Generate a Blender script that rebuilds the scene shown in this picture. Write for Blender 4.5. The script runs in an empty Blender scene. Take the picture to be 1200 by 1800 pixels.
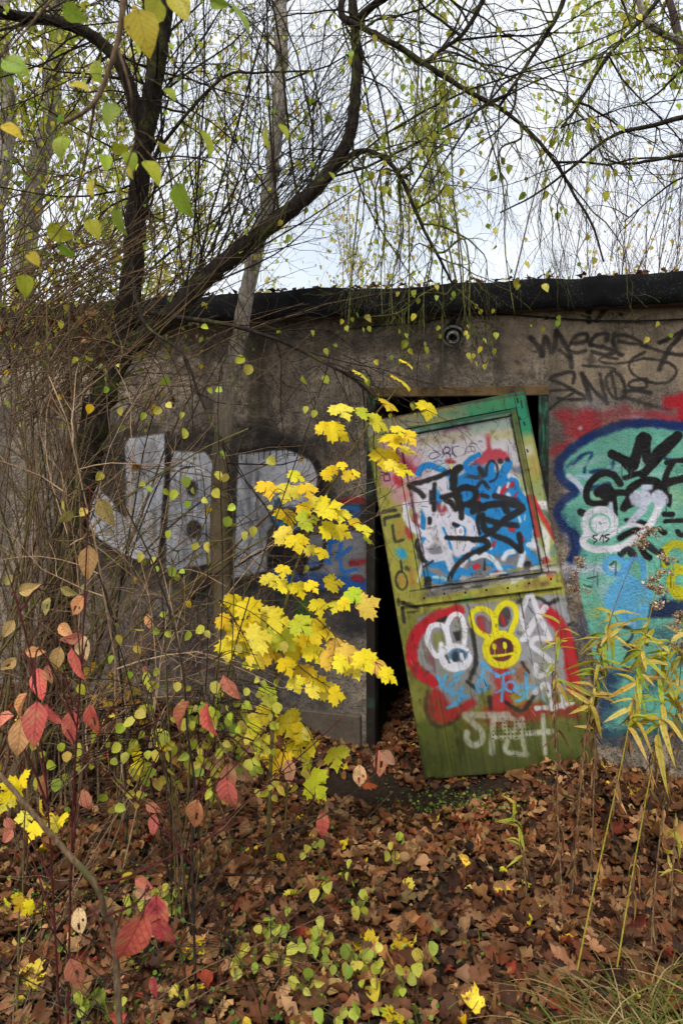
import bpy, bmesh, math, random
import numpy as np
from mathutils import Vector, Matrix

random.seed(7)
RNG = np.random.default_rng(11)
SC = bpy.context.scene
COL = SC.collection

# ------------------------------------------------------------------ camera
F, U0, V0, ZE = 1200.0, 600.0, 750.0, 1.85       # focal length in photo pixels, principal point, eye height
cam_d = bpy.data.cameras.new('camera')
cam = bpy.data.objects.new('camera', cam_d)
COL.objects.link(cam)
cam.location = (0, 0, ZE)
cam.rotation_euler = (math.radians(90), 0, 0)
cam_d.sensor_fit = 'VERTICAL'
cam_d.sensor_height = 36.0
cam_d.sensor_width = 24.0
cam_d.lens = 24.0
cam_d.shift_y = -(900 - V0) / 1800.0
cam_d.clip_start = 0.05
cam_d.clip_end = 2000
cam_d.dof.use_dof = True
cam_d.dof.focus_distance = 3.3
cam_d.dof.aperture_fstop = 6.3
SC.camera = cam

# ------------------------------------------------------------------ world, sun, exposure
SUN_EL, SUN_AZ = math.radians(52), math.radians(205)     # azimuth clockwise from +Y: behind the camera, a little to the left
world = bpy.data.worlds.new('World')
SC.world = world
world.use_nodes = True
wn, wl = world.node_tree.nodes, world.node_tree.links
wn.clear()
wout = wn.new('ShaderNodeOutputWorld')
wbg = wn.new('ShaderNodeBackground')
wbg.inputs['Strength'].default_value = 0.10
sky = wn.new('ShaderNodeTexSky')
sky.sky_type = 'NISHITA'
sky.sun_disc = False
sky.sun_elevation = SUN_EL
sky.sun_rotation = SUN_AZ
sky.air_density = 1.0
sky.dust_density = 1.5
wtc = wn.new('ShaderNodeTexCoord')
wns = wn.new('ShaderNodeTexNoise')
wns.inputs['Scale'].default_value = 2.6
wns.inputs['Detail'].default_value = 5
wns.inputs['Roughness'].default_value = 0.55
wrp = wn.new('ShaderNodeMapRange')
wrp.inputs['From Min'].default_value = 0.36
wrp.inputs['From Max'].default_value = 0.56
wrp.inputs['To Min'].default_value = 0.62
wrp.inputs['To Max'].default_value = 1.0
wmx = wn.new('ShaderNodeMix')
wmx.data_type = 'RGBA'
wmx.inputs['B'].default_value = (6.4, 6.7, 7.15, 1)      # thin bright cloud
wl.new(wtc.outputs['Generated'], wns.inputs['Vector'])
wl.new(wns.outputs['Fac'], wrp.inputs['Value'])
wl.new(wrp.outputs['Result'], wmx.inputs['Factor'])
wl.new(sky.outputs['Color'], wmx.inputs['A'])
wl.new(wmx.outputs['Result'], wbg.inputs['Color'])
wl.new(wbg.outputs['Background'], wout.inputs['Surface'])

sun_d = bpy.data.lights.new('sun', 'SUN')
sun_d.energy = 1.5
sun_d.angle = math.radians(11)
sun_d.color = (1.0, 0.95, 0.87)
sun = bpy.data.objects.new('sun', sun_d)
COL.objects.link(sun)
_to = Vector((math.sin(SUN_AZ) * math.cos(SUN_EL), math.cos(SUN_AZ) * math.cos(SUN_EL), math.sin(SUN_EL)))
sun.rotation_euler = _to.to_track_quat('Z', 'Y').to_euler()
sun.location = (-3, -6, 9)

SC.view_settings.view_transform = 'Standard'
SC.view_settings.look = 'None'
SC.view_settings.exposure = 0.75
SC.view_settings.gamma = 1.0
SC.view_settings.use_curve_mapping = False
SC.render.engine = 'CYCLES'
SC.cycles.max_bounces = 5
SC.cycles.use_adaptive_sampling = True
SC.cycles.adaptive_threshold = 0.03
SC.cycles.diffuse_bounces = 3
SC.cycles.transmission_bounces = 3
SC.cycles.use_denoising = True

# ------------------------------------------------------------------ geometry of the place
TH = math.radians(13.8)                  # the front wall turns away from the picture plane by this much
CT, ST, TT = math.cos(TH), math.sin(TH), math.tan(TH)
CW = 4.1116                              # wall line: Y = CW - X * TT
_k = (653 - U0) / F
OY = CW / (1 + _k * TT)
OX = _k * OY                             # left door jamb = origin of the hut


def at(u, v, y):
    """point at depth y metres seen at photo pixel u, v"""
    return np.array([(u - U0) / F * y, y, ZE - (v - V0) / F * y])


def hut2w(s, n, z):
    """hut coordinates: s along the wall, n out of the wall towards the viewer, z up"""
    return np.array([OX + s * CT - n * ST, OY - s * ST - n * CT, z])


def wall_sz(u, v, n=0.0):
    k = (u - U0) / F
    # plane: (X-OX)*(-ST) + (Y-OY)*(-CT) = n
    y = (OX * ST + OY * CT - n) / (k * ST + CT)
    x = k * y
    s = (x - OX) * CT - (y - OY) * ST
    return s, ZE - (v - V0) / F * y, y


def sstep(a, b, x):
    t = np.clip((x - a) / (b - a), 0, 1)
    return t * t * (3 - 2 * t)


def gz(x, y):
    x = np.asarray(x, float)
    y = np.asarray(y, float)
    d = (CW - x * TT - y) * CT
    z = -0.05 + 0.26 * sstep(0.1, 2.5, d)
    z = z - 0.11 * np.exp(-(((x - 0.40) / 0.42) ** 2 + ((y - 3.62) / 0.33) ** 2))
    z = z + 0.12 * np.exp(-(((x - 1.15) / 0.42) ** 2 + ((y - 3.45) / 0.28) ** 2))
    z = z + 0.13 * sstep(0.1, -0.7, x) * np.exp(-np.maximum(d, 0) / 0.9)
    z = z + 0.012 * np.sin(3.1 * x + 1.3) * np.cos(2.7 * y) + 0.008 * np.sin(7.3 * x - 2 * y) + 0.006 * np.sin(11 * y + 4 * x)
    far = sstep(6, 14, np.hypot(x, y))
    return z * (1 - far)


def at_ground(u, v, h=0.0):
    lo, hi = 0.6, 12.0
    for _ in range(40):
        m = (lo + hi) / 2
        p = at(u, v, m)
        if p[2] > gz(p[0], p[1]) + h:
            lo = m
        else:
            hi = m
    p = at(u, v, lo)
    return p


# ------------------------------------------------------------------ materials
def srgb(r, g, b):
    def f(c):
        c = c / 255.0
        return c / 12.92 if c <= 0.04045 else ((c + 0.055) / 1.055) ** 2.4
    return (f(r), f(g), f(b))


class NT:
    def __init__(self, name):
        self.m = bpy.data.materials.new(name)
        self.m.use_nodes = True
        self.n = self.m.node_tree.nodes
        self.l = self.m.node_tree.links
        self.n.clear()
        self.out = self.n.new('ShaderNodeOutputMaterial')

    def node(self, t, **kw):
        nd = self.n.new(t)
        for k, v in kw.items():
            if k.startswith('i_'):
                nd.inputs[k[2:].replace('_', ' ')].default_value = v
            else:
                setattr(nd, k, v)
        return nd

    def link(self, a, b):
        self.l.new(a, b)

    def coord(self, which='Object'):
        if not hasattr(self, '_tc'):
            self._tc = self.n.new('ShaderNodeTexCoord')
        return self._tc.outputs[which]

    def noise(self, scale, detail=4, rough=0.55, vec=None, dist=0.0):
        nd = self.node('ShaderNodeTexNoise')
        nd.inputs['Scale'].default_value = scale
        nd.inputs['Detail'].default_value = detail
        nd.inputs['Roughness'].default_value = rough
        nd.inputs['Distortion'].default_value = dist
        self.link(vec if vec is not None else self.coord(), nd.inputs['Vector'])
        return nd.outputs['Fac']

    def rng(self, val, a, b, c=0.0, d=1.0):
        nd = self.node('ShaderNodeMapRange')
        nd.inputs['From Min'].default_value = a
        nd.inputs['From Max'].default_value = b
        nd.inputs['To Min'].default_value = c
        nd.inputs['To Max'].default_value = d
        self.link(val, nd.inputs['Value'])
        return nd.outputs['Result']

    def mix(self, fac, a, b, blend='MIX'):
        nd = self.node('ShaderNodeMix')
        nd.data_type = 'RGBA'
        nd.blend_type = blend
        for sock, val in (('Factor', fac), ('A', a), ('B', b)):
            s = nd.inputs[sock]
            if isinstance(val, (int, float)):
                s.default_value = val
            elif isinstance(val, tuple):
                s.default_value = (*val[:3], 1)
            else:
                self.link(val, s)
        return nd.outputs['Result']

    def math(self, op, a, b=0.0):
        nd = self.node('ShaderNodeMath')
        nd.operation = op
        for i, val in enumerate((a, b)):
            if isinstance(val, (int, float)):
                nd.inputs[i].default_value = val
            else:
                self.link(val, nd.inputs[i])
        return nd.outputs[0]

    def bsdf(self, color, rough=0.8, bump=None, bump_s=0.4, bump_d=0.01, spec=0.3):
        p = self.node('ShaderNodeBsdfPrincipled')
        if isinstance(color, tuple):
            p.inputs['Base Color'].default_value = (*color[:3], 1)
        else:
            self.link(color, p.inputs['Base Color'])
        if isinstance(rough, (int, float)):
            p.inputs['Roughness'].default_value = rough
        else:
            self.link(rough, p.inputs['Roughness'])
        p.inputs['Specular IOR Level'].default_value = spec
        if bump is not None:
            b = self.node('ShaderNodeBump')
            b.inputs['Strength'].default_value = bump_s
            b.inputs['Distance'].default_value = bump_d
            self.link(bump, b.inputs['Height'])
            self.link(b.outputs['Normal'], p.inputs['Normal'])
        self.p = p
        return p

    def done(self, shader=None):
        self.link((shader or self.p).outputs[0], self.out.inputs['Surface'])
        return self.m


def bark_mat(name, c1, c2, moss=None, moss_amt=0.0, scale=18.0, bump_d=0.006, foot_c=None):
    t = NT(name)
    n1 = t.noise(scale, 4, 0.65) if bump_d > 0.004 else None
    mp = t.node('ShaderNodeMapping')
    mp.inputs['Scale'].default_value = (3.0, 3.0, 0.7)
    t.link(t.coord(), mp.inputs['Vector'])
    n2 = t.noise(scale * 1.6, 4 if bump_d > 0.004 else 2, 0.6, mp.outputs[0])
    c = t.mix(t.rng(n2, 0.35, 0.65), c1, c2)
    if moss is not None:
        n3 = t.noise(7.0, 3, 0.6)
        n4 = t.noise(60.0, 1, 0.5)
        f = t.math('MULTIPLY', t.rng(n3, 0.62 - moss_amt, 0.72 - moss_amt), t.rng(n4, 0.3, 0.6))
        c = t.mix(f, c, moss)
    if foot_c is not None:                         # algae and dirt on the lower trunk
        sx = t.node('ShaderNodeSeparateXYZ')
        t.link(t.coord(), sx.inputs[0])
        c = t.mix(t.math('MULTIPLY', t.rng(sx.outputs[2], 2.5, 1.5), t.rng(n2, 0.3, 0.6, 0.6, 1.0)), c, foot_c)
    if n1 is None:
        t.bsdf(c, 0.9, None, spec=0.12)
    else:
        t.bsdf(c, 0.9, t.math('ADD', n1, n2), 0.7, bump_d, 0.15)
    return t.done()


def leaf_mat(name, source='object', blotch=(0.30, 0.16, 0.03), blotch_amt=0.35, transl=0.3, rough=0.5, vein=0.0, fleck=0.0):
    """leaf: colour of the single leaf (object colour, or a colour attribute on massed leaves), blotches, light shining through"""
    t = NT(name)
    if source == 'object':
        oi = t.node('ShaderNodeObjectInfo')
        base = oi.outputs['Color']
        off = t.node('ShaderNodeVectorMath', operation='ADD')
        t.link(t.coord(), off.inputs[0])
        sc = t.node('ShaderNodeVectorMath', operation='SCALE')
        sc.inputs['Scale'].default_value = 37.0
        cb = t.node('ShaderNodeCombineXYZ')
        t.link(oi.outputs['Random'], cb.inputs[0])
        t.link(oi.outputs['Random'], cb.inputs[1])
        t.link(cb.outputs[0], sc.inputs[0])
        t.link(sc.outputs[0], off.inputs[1])
        vec = off.outputs[0]
        s1, s2 = 2.2, 9.0
    else:
        at_ = t.node('ShaderNodeAttribute')
        at_.attribute_name = 'Col'
        base = at_.outputs['Color']
        vec = t.coord()
        s1, s2 = 14.0, 60.0
    n1 = t.noise(s1, 2, 0.6, vec)
    n2 = t.noise(s2, 2, 0.6, vec)
    f = t.math('MULTIPLY', t.rng(n1, 0.52, 0.74), blotch_amt)
    c = t.mix(f, base, blotch)
    c = t.mix(t.math('MULTIPLY', t.rng(n2, 0.3, 0.7), 0.30), c, (0.04, 0.025, 0.015), 'MIX') if fleck > 0 else c
    c = t.mix(t.rng(n2, 0.3, 0.7, 0.0, 0.35), c, t.mix(1.0, c, (0.55, 0.5, 0.4), 'MULTIPLY'))
    if source == 'object':                         # brown specks
        c = t.mix(t.math('MULTIPLY', t.rng(n2, 0.64, 0.70), 0.65), c, (0.10, 0.045, 0.015))
    h = n2
    if vein > 0:
        sx = t.node('ShaderNodeSeparateXYZ')
        t.link(t.coord(), sx.inputs[0])
        ax = t.math('ABSOLUTE', sx.outputs[0])
        w = t.math('SINE', t.math('MULTIPLY', t.math('SUBTRACT', sx.outputs[1], t.math('MULTIPLY', ax, 1.1)), 44.0))
        vf = t.rng(w, 0.72, 1.0)
        mid = t.rng(ax, 0.022, 0.006)
        vf = t.math('MAXIMUM', vf, mid)
        c = t.mix(t.math('MULTIPLY', vf, vein), c, t.mix(1.0, c, (0.62, 0.5, 0.5), 'MULTIPLY'))
        h = t.math('SUBTRACT', n2, vf)
    t.bsdf(c, rough, h if vein > 0.5 else None, 0.35, 0.01, 0.3)
    tr = t.node('ShaderNodeBsdfTranslucent')
    t.link(c, tr.inputs['Color'])
    mx = t.node('ShaderNodeMixShader')
    mx.inputs['Fac'].default_value = transl
    t.link(t.p.outputs[0], mx.inputs[1])
    t.link(tr.outputs[0], mx.inputs[2])
    return t.done(mx)


# ------------------------------------------------------------------ mesh helpers
def tag(o, label=None, cat=None, group=None, kind=None):
    if label:
        o['label'] = label
    if cat:
        o['category'] = cat
    if group:
        o['group'] = group
    if kind:
        o['kind'] = kind
    return o


def empty(name, loc=(0, 0, 0), rz=0.0):
    o = bpy.data.objects.new(name, None)
    o.empty_display_size = 0.1
    o.location = tuple(float(c) for c in loc)
    o.rotation_euler = (0, 0, rz)
    COL.objects.link(o)
    return o


def link(name, mesh, mat=None, parent=None, world=False):
    o = bpy.data.objects.new(name, mesh)
    if mat is not None and len(mesh.materials) == 0:
        mesh.materials.append(mat)
    COL.objects.link(o)
    if parent is not None:
        o.parent = parent
        if world:                                  # mesh was made in world coordinates
            o.matrix_parent_inverse = Matrix.Translation(parent.location).inverted() if parent.rotation_euler.z == 0 else \
                (Matrix.Translation(parent.location) @ parent.rotation_euler.to_matrix().to_4x4()).inverted()
    return o


def np_mesh(name, V, Q=None, T=None, cols=None, smooth=True):
    """mesh from arrays: V (n,3), Q (m,4) quads, T (k,3) triangles, cols (n,3) colour attribute"""
    me = bpy.data.meshes.new(name)
    V = np.asarray(V, np.float32)
    Q = np.zeros((0, 4), np.int32) if Q is None else np.asarray(Q, np.int32).reshape(-1, 4)
    T = np.zeros((0, 3), np.int32) if T is None else np.asarray(T, np.int32).reshape(-1, 3)
    me.vertices.add(len(V))
    me.vertices.foreach_set('co', V.ravel())
    nl = len(Q) * 4 + len(T) * 3
    me.loops.add(nl)
    me.loops.foreach_set('vertex_index', np.concatenate([Q.ravel(), T.ravel()]))
    me.polygons.add(len(Q) + len(T))
    st = np.concatenate([np.arange(len(Q)) * 4, len(Q) * 4 + np.arange(len(T)) * 3]).astype(np.int32)
    me.polygons.foreach_set('loop_start', st)
    me.polygons.foreach_set('use_smooth', np.full(len(Q) + len(T), smooth))
    if cols is not None:
        ca = me.color_attributes.new('Col', 'FLOAT_COLOR', 'POINT')
        c4 = np.ones((len(V), 4), np.float32)
        c4[:, :3] = cols
        ca.data.foreach_set('color', c4.ravel())
    me.update(calc_edges=True)
    me.validate()
    return me


def smooth_path(pts, n=None, per=6):
    """Catmull-Rom through the points"""
    P = np.asarray(pts, float)
    if len(P) < 3:
        k = n or per
        return P[0] + (P[-1] - P[0]) * np.linspace(0, 1, k)[:, None]
    E = np.vstack([2 * P[0] - P[1], P, 2 * P[-1] - P[-2]])
    t = np.linspace(0, 1, per, endpoint=False)[:, None]
    out = []
    for i in range(1, len(E) - 2):
        a, b, c, d = E[i - 1], E[i], E[i + 1], E[i + 2]
        out.append(0.5 * ((2 * b) + (-a + c) * t + (2 * a - 5 * b + 4 * c - d) * t ** 2 + (-a + 3 * b - 3 * c + d) * t ** 3))
    out.append(P[-1:])
    return np.vstack(out)


class Tubes:
    """collects tapering tubes into one mesh"""
    def __init__(self):
        self.V, self.Q, self.T, self.C, self.n = [], [], [], [], 0

    def add(self, P, r, sides=4, rough=0.0, col=None):
        P = np.asarray(P, float)
        n = len(P)
        if np.isscalar(r):
            r = np.full(n, r)
        r = np.asarray(r, float)
        D = np.empty_like(P)
        D[1:-1] = P[2:] - P[:-2]
        D[0] = P[1] - P[0]
        D[-1] = P[-1] - P[-2]
        D /= np.linalg.norm(D, axis=1)[:, None] + 1e-9
        ref = np.array([0.0, 0.0, 1.0])
        m = np.abs(D.mean(0))
        ref = np.eye(3)[int(np.argmin(m))]
        A = np.cross(D, ref)
        A /= np.linalg.norm(A, axis=1)[:, None] + 1e-9
        B = np.cross(D, A)
        th = np.arange(sides) * (2 * math.pi / sides)
        R = r[:, None] * (1 + (RNG.normal(0, rough, (n, sides)) if rough else 0))
        ring = P[:, None, :] + R[..., None] * (np.cos(th)[None, :, None] * A[:, None, :] + np.sin(th)[None, :, None] * B[:, None, :])
        self.V.append(ring.reshape(-1, 3))
        i = np.arange(n - 1)[:, None] * sides
        j = np.arange(sides)[None, :]
        j2 = (j + 1) % sides
        q = np.stack([i + j, i + j2, i + sides + j2, i + sides + j], -1).reshape(-1, 4) + self.n
        self.Q.append(q)
        if sides > 2:                              # close both ends
            for base in (self.n, self.n + (n - 1) * sides):
                self.T.append(np.array([[base, base + k, base + k + 1] for k in range(1, sides - 1)]))
        if col is not None:
            self.C.append(np.tile(np.asarray(col, float), (n * sides, 1)))
        self.n += n * sides

    def build(self, name, mat, parent=None, kind=None):
        if not self.V:
            return None
        me = np_mesh(name, np.vstack(self.V), np.vstack(self.Q), np.vstack(self.T) if self.T else None,
                     np.vstack(self.C) if self.C else None)
        o = link(name, me, mat, parent, world=True)
        if kind:
            o['kind'] = kind
        return o


def nrm(v):
    v = np.asarray(v, float)
    return v / (np.linalg.norm(v) + 1e-9)


def rvec(s=1.0):
    return RNG.normal(0, s, 3)


def whip(p0, d0, L, n=8, curl=(0, 0, 0), wob=0.12):
    """a bending shoot"""
    P = [np.asarray(p0, float)]
    d = nrm(d0)
    step = L / (n - 1)
    curl = np.asarray(curl, float)
    for _ in range(n - 1):
        d = nrm(d + curl / n + rvec(wob))
        P.append(P[-1] + d * step)
    return np.array(P)


def shoot(tb, P, r0, r1=None, kids=4, klen=(0.12, 0.4), kang=0.8, kcurl=(0, 0, 0), wob=0.12, depth=1, tips=None, t0=0.15, col=None, droop=0.0):
    """tube along P with side twigs; collects twig points for leaves in tips"""
    r1 = r0 * 0.35 if r1 is None else r1
    n = len(P)
    s = 7 if r0 > 0.012 else (5 if r0 > 0.005 else 3)
    tb.add(P, np.linspace(r0, r1, n), s, 0.0, col)
    if tips is not None:
        tips.append((P[-1], nrm(P[-1] - P[-2])))
    if depth <= 0:
        return
    for _ in range(kids):
        t = random.uniform(t0, 0.97)
        i = min(int(t * (n - 1)), n - 2)
        f = t * (n - 1) - i
        p = P[i] * (1 - f) + P[i + 1] * f
        d = nrm(P[i + 1] - P[i])
        side = nrm(np.cross(d, rvec()))
        nd = nrm(d * math.cos(kang) + side * math.sin(kang) + np.array([0, 0, -droop]))
        L = random.uniform(*klen)
        rr = max(r0 + (r1 - r0) * t, 0.0008) * 0.62
        K = whip(p, nd, L, 6, kcurl, wob * 1.3)
        if tips is not None:
            j = random.randrange(1, 5)
            tips.append((K[j], nrm(K[j + 1] - K[j])))
        shoot(tb, K, rr, max(rr * 0.4, 0.0006), max(int(kids * 0.6), 1), (klen[0] * 0.45, klen[1] * 0.45), kang, kcurl, wob, depth - 1, tips, 0.2, col, droop)


# ------------------------------------------------------------------ leaf shapes (unit length along +Y, face +Z)
MAPLE_R = [(0.03, 0.0), (0.14, -0.06), (0.27, -0.07), (0.29, 0.03), (0.47, 0.05), (0.41, 0.15), (0.47, 0.22), (0.66, 0.34),
           (0.52, 0.42), (0.60, 0.57), (0.45, 0.56), (0.39, 0.66), (0.26, 0.57), (0.21, 0.68), (0.31, 0.80), (0.18, 0.82), (0.10, 0.93), (0.0, 1.06)]


def maple_mesh(name, curl=0.25, crumple=0.03, seed=0, coarse=False):
    rg = np.random.default_rng(seed)
    half = MAPLE_R if not coarse else [MAPLE_R[i] for i in (0, 2, 3, 4, 6, 7, 9, 10, 12, 14, 15, 17)]
    out = [np.array(p) for p in half] + [np.array((-x, y)) for x, y in half[-2::-1]]
    out = np.array(out) + rg.normal(0, 0.018, (len(out), 2))
    c = np.array([0.0, 0.33])
    mid = c + (out - c) * 0.5
    n = len(out)
    P = np.vstack([c[None], mid, out])
    rel = P - c
    a = rg.uniform(0, 6.28)
    ax = np.cos(a) * rel[:, 0] + np.sin(a) * rel[:, 1]
    ay = -np.sin(a) * rel[:, 0] + np.cos(a) * rel[:, 1]
    r2 = (rel ** 2).sum(1)
    z = -curl * r2 + rg.uniform(-1, 1) * curl * ax * np.abs(ax) * 1.2 + crumple * (np.sin(9 * ax + rg.uniform(0, 6)) + np.cos(11 * ay + rg.uniform(0, 6)))
    z = z + 0.06 * np.abs(P[:, 0])
    z[n + 1:] += rg.normal(0, crumple * 0.9, n)
    V = np.column_stack([P, z])
    V[:, 1] -= 0.0
    i = np.arange(n)
    j = (i + 1) % n
    T = [np.column_stack([np.zeros(n, int), 1 + i, 1 + j])]
    Q = np.column_stack([1 + i, 1 + n + i, 1 + n + j, 1 + j])
    return V, Q, T[0]


def curl_litter(V, rg):
    """roll up a dry leaf: bend strongly about a random axis in the leaf plane"""
    c = np.array([0, 0.4])
    a = rg.uniform(0, 6.28)
    x = (V[:, 0]) * math.cos(a) + (V[:, 1] - c[1]) * math.sin(a)
    y = -(V[:, 0]) * math.sin(a) + (V[:, 1] - c[1]) * math.cos(a)
    k = rg.uniform(0.6, 3.4)
    th = k * x + rg.uniform(-0.8, 0.8) * y
    R = 1.0 / k
    nx = np.sin(th) * R
    nz = (1 - np.cos(th)) * R
    z = V[:, 2] + nz + rg.uniform(-0.6, 0.9) * y * np.abs(y)
    return np.column_stack([nx, y, z])


def ovate(profile, na=6, nw=4, fold=0.25, droop=0.2, wave=0.02, holes=(), seed=0, serr=0.0, thick=0.0):
    """leaf blade from a half-width profile"""
    rg = np.random.default_rng(seed)
    t = np.linspace(0, 1, na + 1)
    w = np.array([profile(x) for x in t])
    s = np.linspace(-1, 1, nw + 1)
    X = w[:, None] * s[None, :] * (1 + serr * rg.normal(0, 1, (na + 1, 1)) * np.abs(s)[None, :])
    Y = np.repeat(t[:, None], nw + 1, 1) - 0.04 * np.abs(s)[None, :]
    ph = rg.uniform(0, 6.28)
    Zz = fold * np.abs(X) - droop * Y ** 2 + wave * np.sin(9 * Y + 3 * s[None, :] + ph) * np.abs(s)[None, :]
    V = np.column_stack([X.ravel(), Y.ravel(), Zz.ravel()])
    Q = []
    for i in range(na):
        for j in range(nw):
            if (i, j) in holes:
                continue
            a = i * (nw + 1) + j
            Q.append((a, a + 1, a + nw + 2, a + nw + 1))
    return V, np.array(Q), None


def prof_dog(t):
    return max(0.30 * math.sin(math.pi * t ** 0.82) ** 0.85 * (1 - 0.10 * t), 0.004) if 0 < t < 1 else 0.004


def prof_round(t):
    return max(0.43 * math.sin(math.pi * t ** 0.75) ** 0.62, 0.01) if 0 < t < 1 else 0.01


def prof_birch(t):
    return max(0.36 * math.sin(math.pi * t ** 0.62) ** 0.8, 0.006) if 0 < t < 1 else 0.006


def prof_lance(t):
    return max(0.082 * math.sin(math.pi * t ** 0.8) ** 0.8, 0.004) if 0 < t < 1 else 0.004


LEAF = {}


def leafset(key, items, mat):
    LEAF[key] = []
    for k, (V, Q, T) in enumerate(items):
        me = np_mesh(key, V, Q, T)
        me.materials.append(mat)
        LEAF[key].append(me)


def leaf_matrix(base, tip, normal, size):
    y = nrm(tip)
    z = np.asarray(normal, float)
    z = nrm(z - y * np.dot(y, z))
    x = np.cross(y, z)
    M = Matrix(((x[0] * size, y[0] * size, z[0] * size, base[0]),
                (x[1] * size, y[1] * size, z[1] * size, base[1]),
                (x[2] * size, y[2] * size, z[2] * size, base[2]),
                (0, 0, 0, 1)))
    return M


def add_leaf(parent, key, base, tip, normal, size, color, name='leaf', variant=None):
    me = LEAF[key][variant if variant is not None else random.randrange(len(LEAF[key]))]
    o = bpy.data.objects.new(name, me)
    COL.objects.link(o)
    M = leaf_matrix(base, tip, normal, size)
    if parent is not None:
        o.parent = parent
        M = Matrix.Translation(-parent.location) @ M
    o.matrix_basis = M
    o.color = (*color, 1)
    return o


class Massed:
    """many leaves in one mesh with a colour attribute"""
    def __init__(self, items):
        self.items = items
        self.V, self.Q, self.T, self.C, self.n = [], [], [], [], 0

    def add(self, base, tip, normal, size, color, k=None):
        V, Q, T = self.items[random.randrange(len(self.items)) if k is None else k]
        y = nrm(tip)
        z = np.asarray(normal, float)
        z = nrm(z - y * np.dot(y, z))
        x = np.cross(y, z)
        W = np.asarray(base) + size * (V[:, :1] * x + V[:, 1:2] * y + V[:, 2:3] * z)
        self.V.append(W)
        if Q is not None and len(Q):
            self.Q.append(Q + self.n)
        if T is not None and len(T):
            self.T.append(T + self.n)
        self.C.append(np.tile(np.asarray(color, float), (len(V), 1)))
        self.n += len(V)

    def build(self, name, mat, parent=None, kind='stuff'):
        if not self.V:
            return None
        me = np_mesh(name, np.vstack(self.V), np.vstack(self.Q) if self.Q else None, np.vstack(self.T) if self.T else None, np.vstack(self.C))
        o = link(name, me, mat, parent, world=True)
        if kind:
            o['kind'] = kind
        return o


def jit(c, s=0.12, h=0.06):
    """colour with small random change of value and hue"""
    k = 1 + random.gauss(0, s)
    return tuple(max(0.002, x * k * (1 + random.gauss(0, h))) for x in c)


def pick(cols):
    return cols[random.randrange(len(cols))]


def box_mesh(name, x0, x1, y0, y1, z0, z1, bevel=0.0, segs=1, sub=0, jitter=0.0):
    bm = bmesh.new()
    bmesh.ops.create_cube(bm, size=1.0)
    for v in bm.verts:
        v.co = ((x0 + x1) / 2 + v.co.x * (x1 - x0), (y0 + y1) / 2 + v.co.y * (y1 - y0), (z0 + z1) / 2 + v.co.z * (z1 - z0))
    if bevel > 0:
        bmesh.ops.bevel(bm, geom=bm.edges[:], offset=bevel, segments=segs, affect='EDGES', profile=0.6)
    if sub:
        bmesh.ops.subdivide_edges(bm, edges=bm.edges[:], cuts=sub, use_grid_fill=True)
    if jitter:
        for v in bm.verts:
            v.co += Vector((random.gauss(0, jitter), random.gauss(0, jitter), random.gauss(0, jitter)))
    me = bpy.data.meshes.new(name)
    bm.to_mesh(me)
    bm.free()
    return me
# ------------------------------------------------------------------ spray paint: rasterised by the script into a plain texture
def vnoise(h, w, cell, seed):
    rg = np.random.default_rng(seed)
    gh, gw = int(h / cell) + 3, int(w / cell) + 3
    g = rg.random((gh, gw))
    yy = np.arange(h) / cell
    xx = np.arange(w) / cell
    yi, xi = yy.astype(int), xx.astype(int)
    fy = (yy - yi)[:, None]
    fx = (xx - xi)[None, :]
    fy = fy * fy * (3 - 2 * fy)
    fx = fx * fx * (3 - 2 * fx)
    a = g[yi][:, xi]
    b = g[yi][:, xi + 1]
    c = g[yi + 1][:, xi]
    d = g[yi + 1][:, xi + 1]
    return (a * (1 - fx) + b * fx) * (1 - fy) + (c * (1 - fx) + d * fx) * fy


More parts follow.
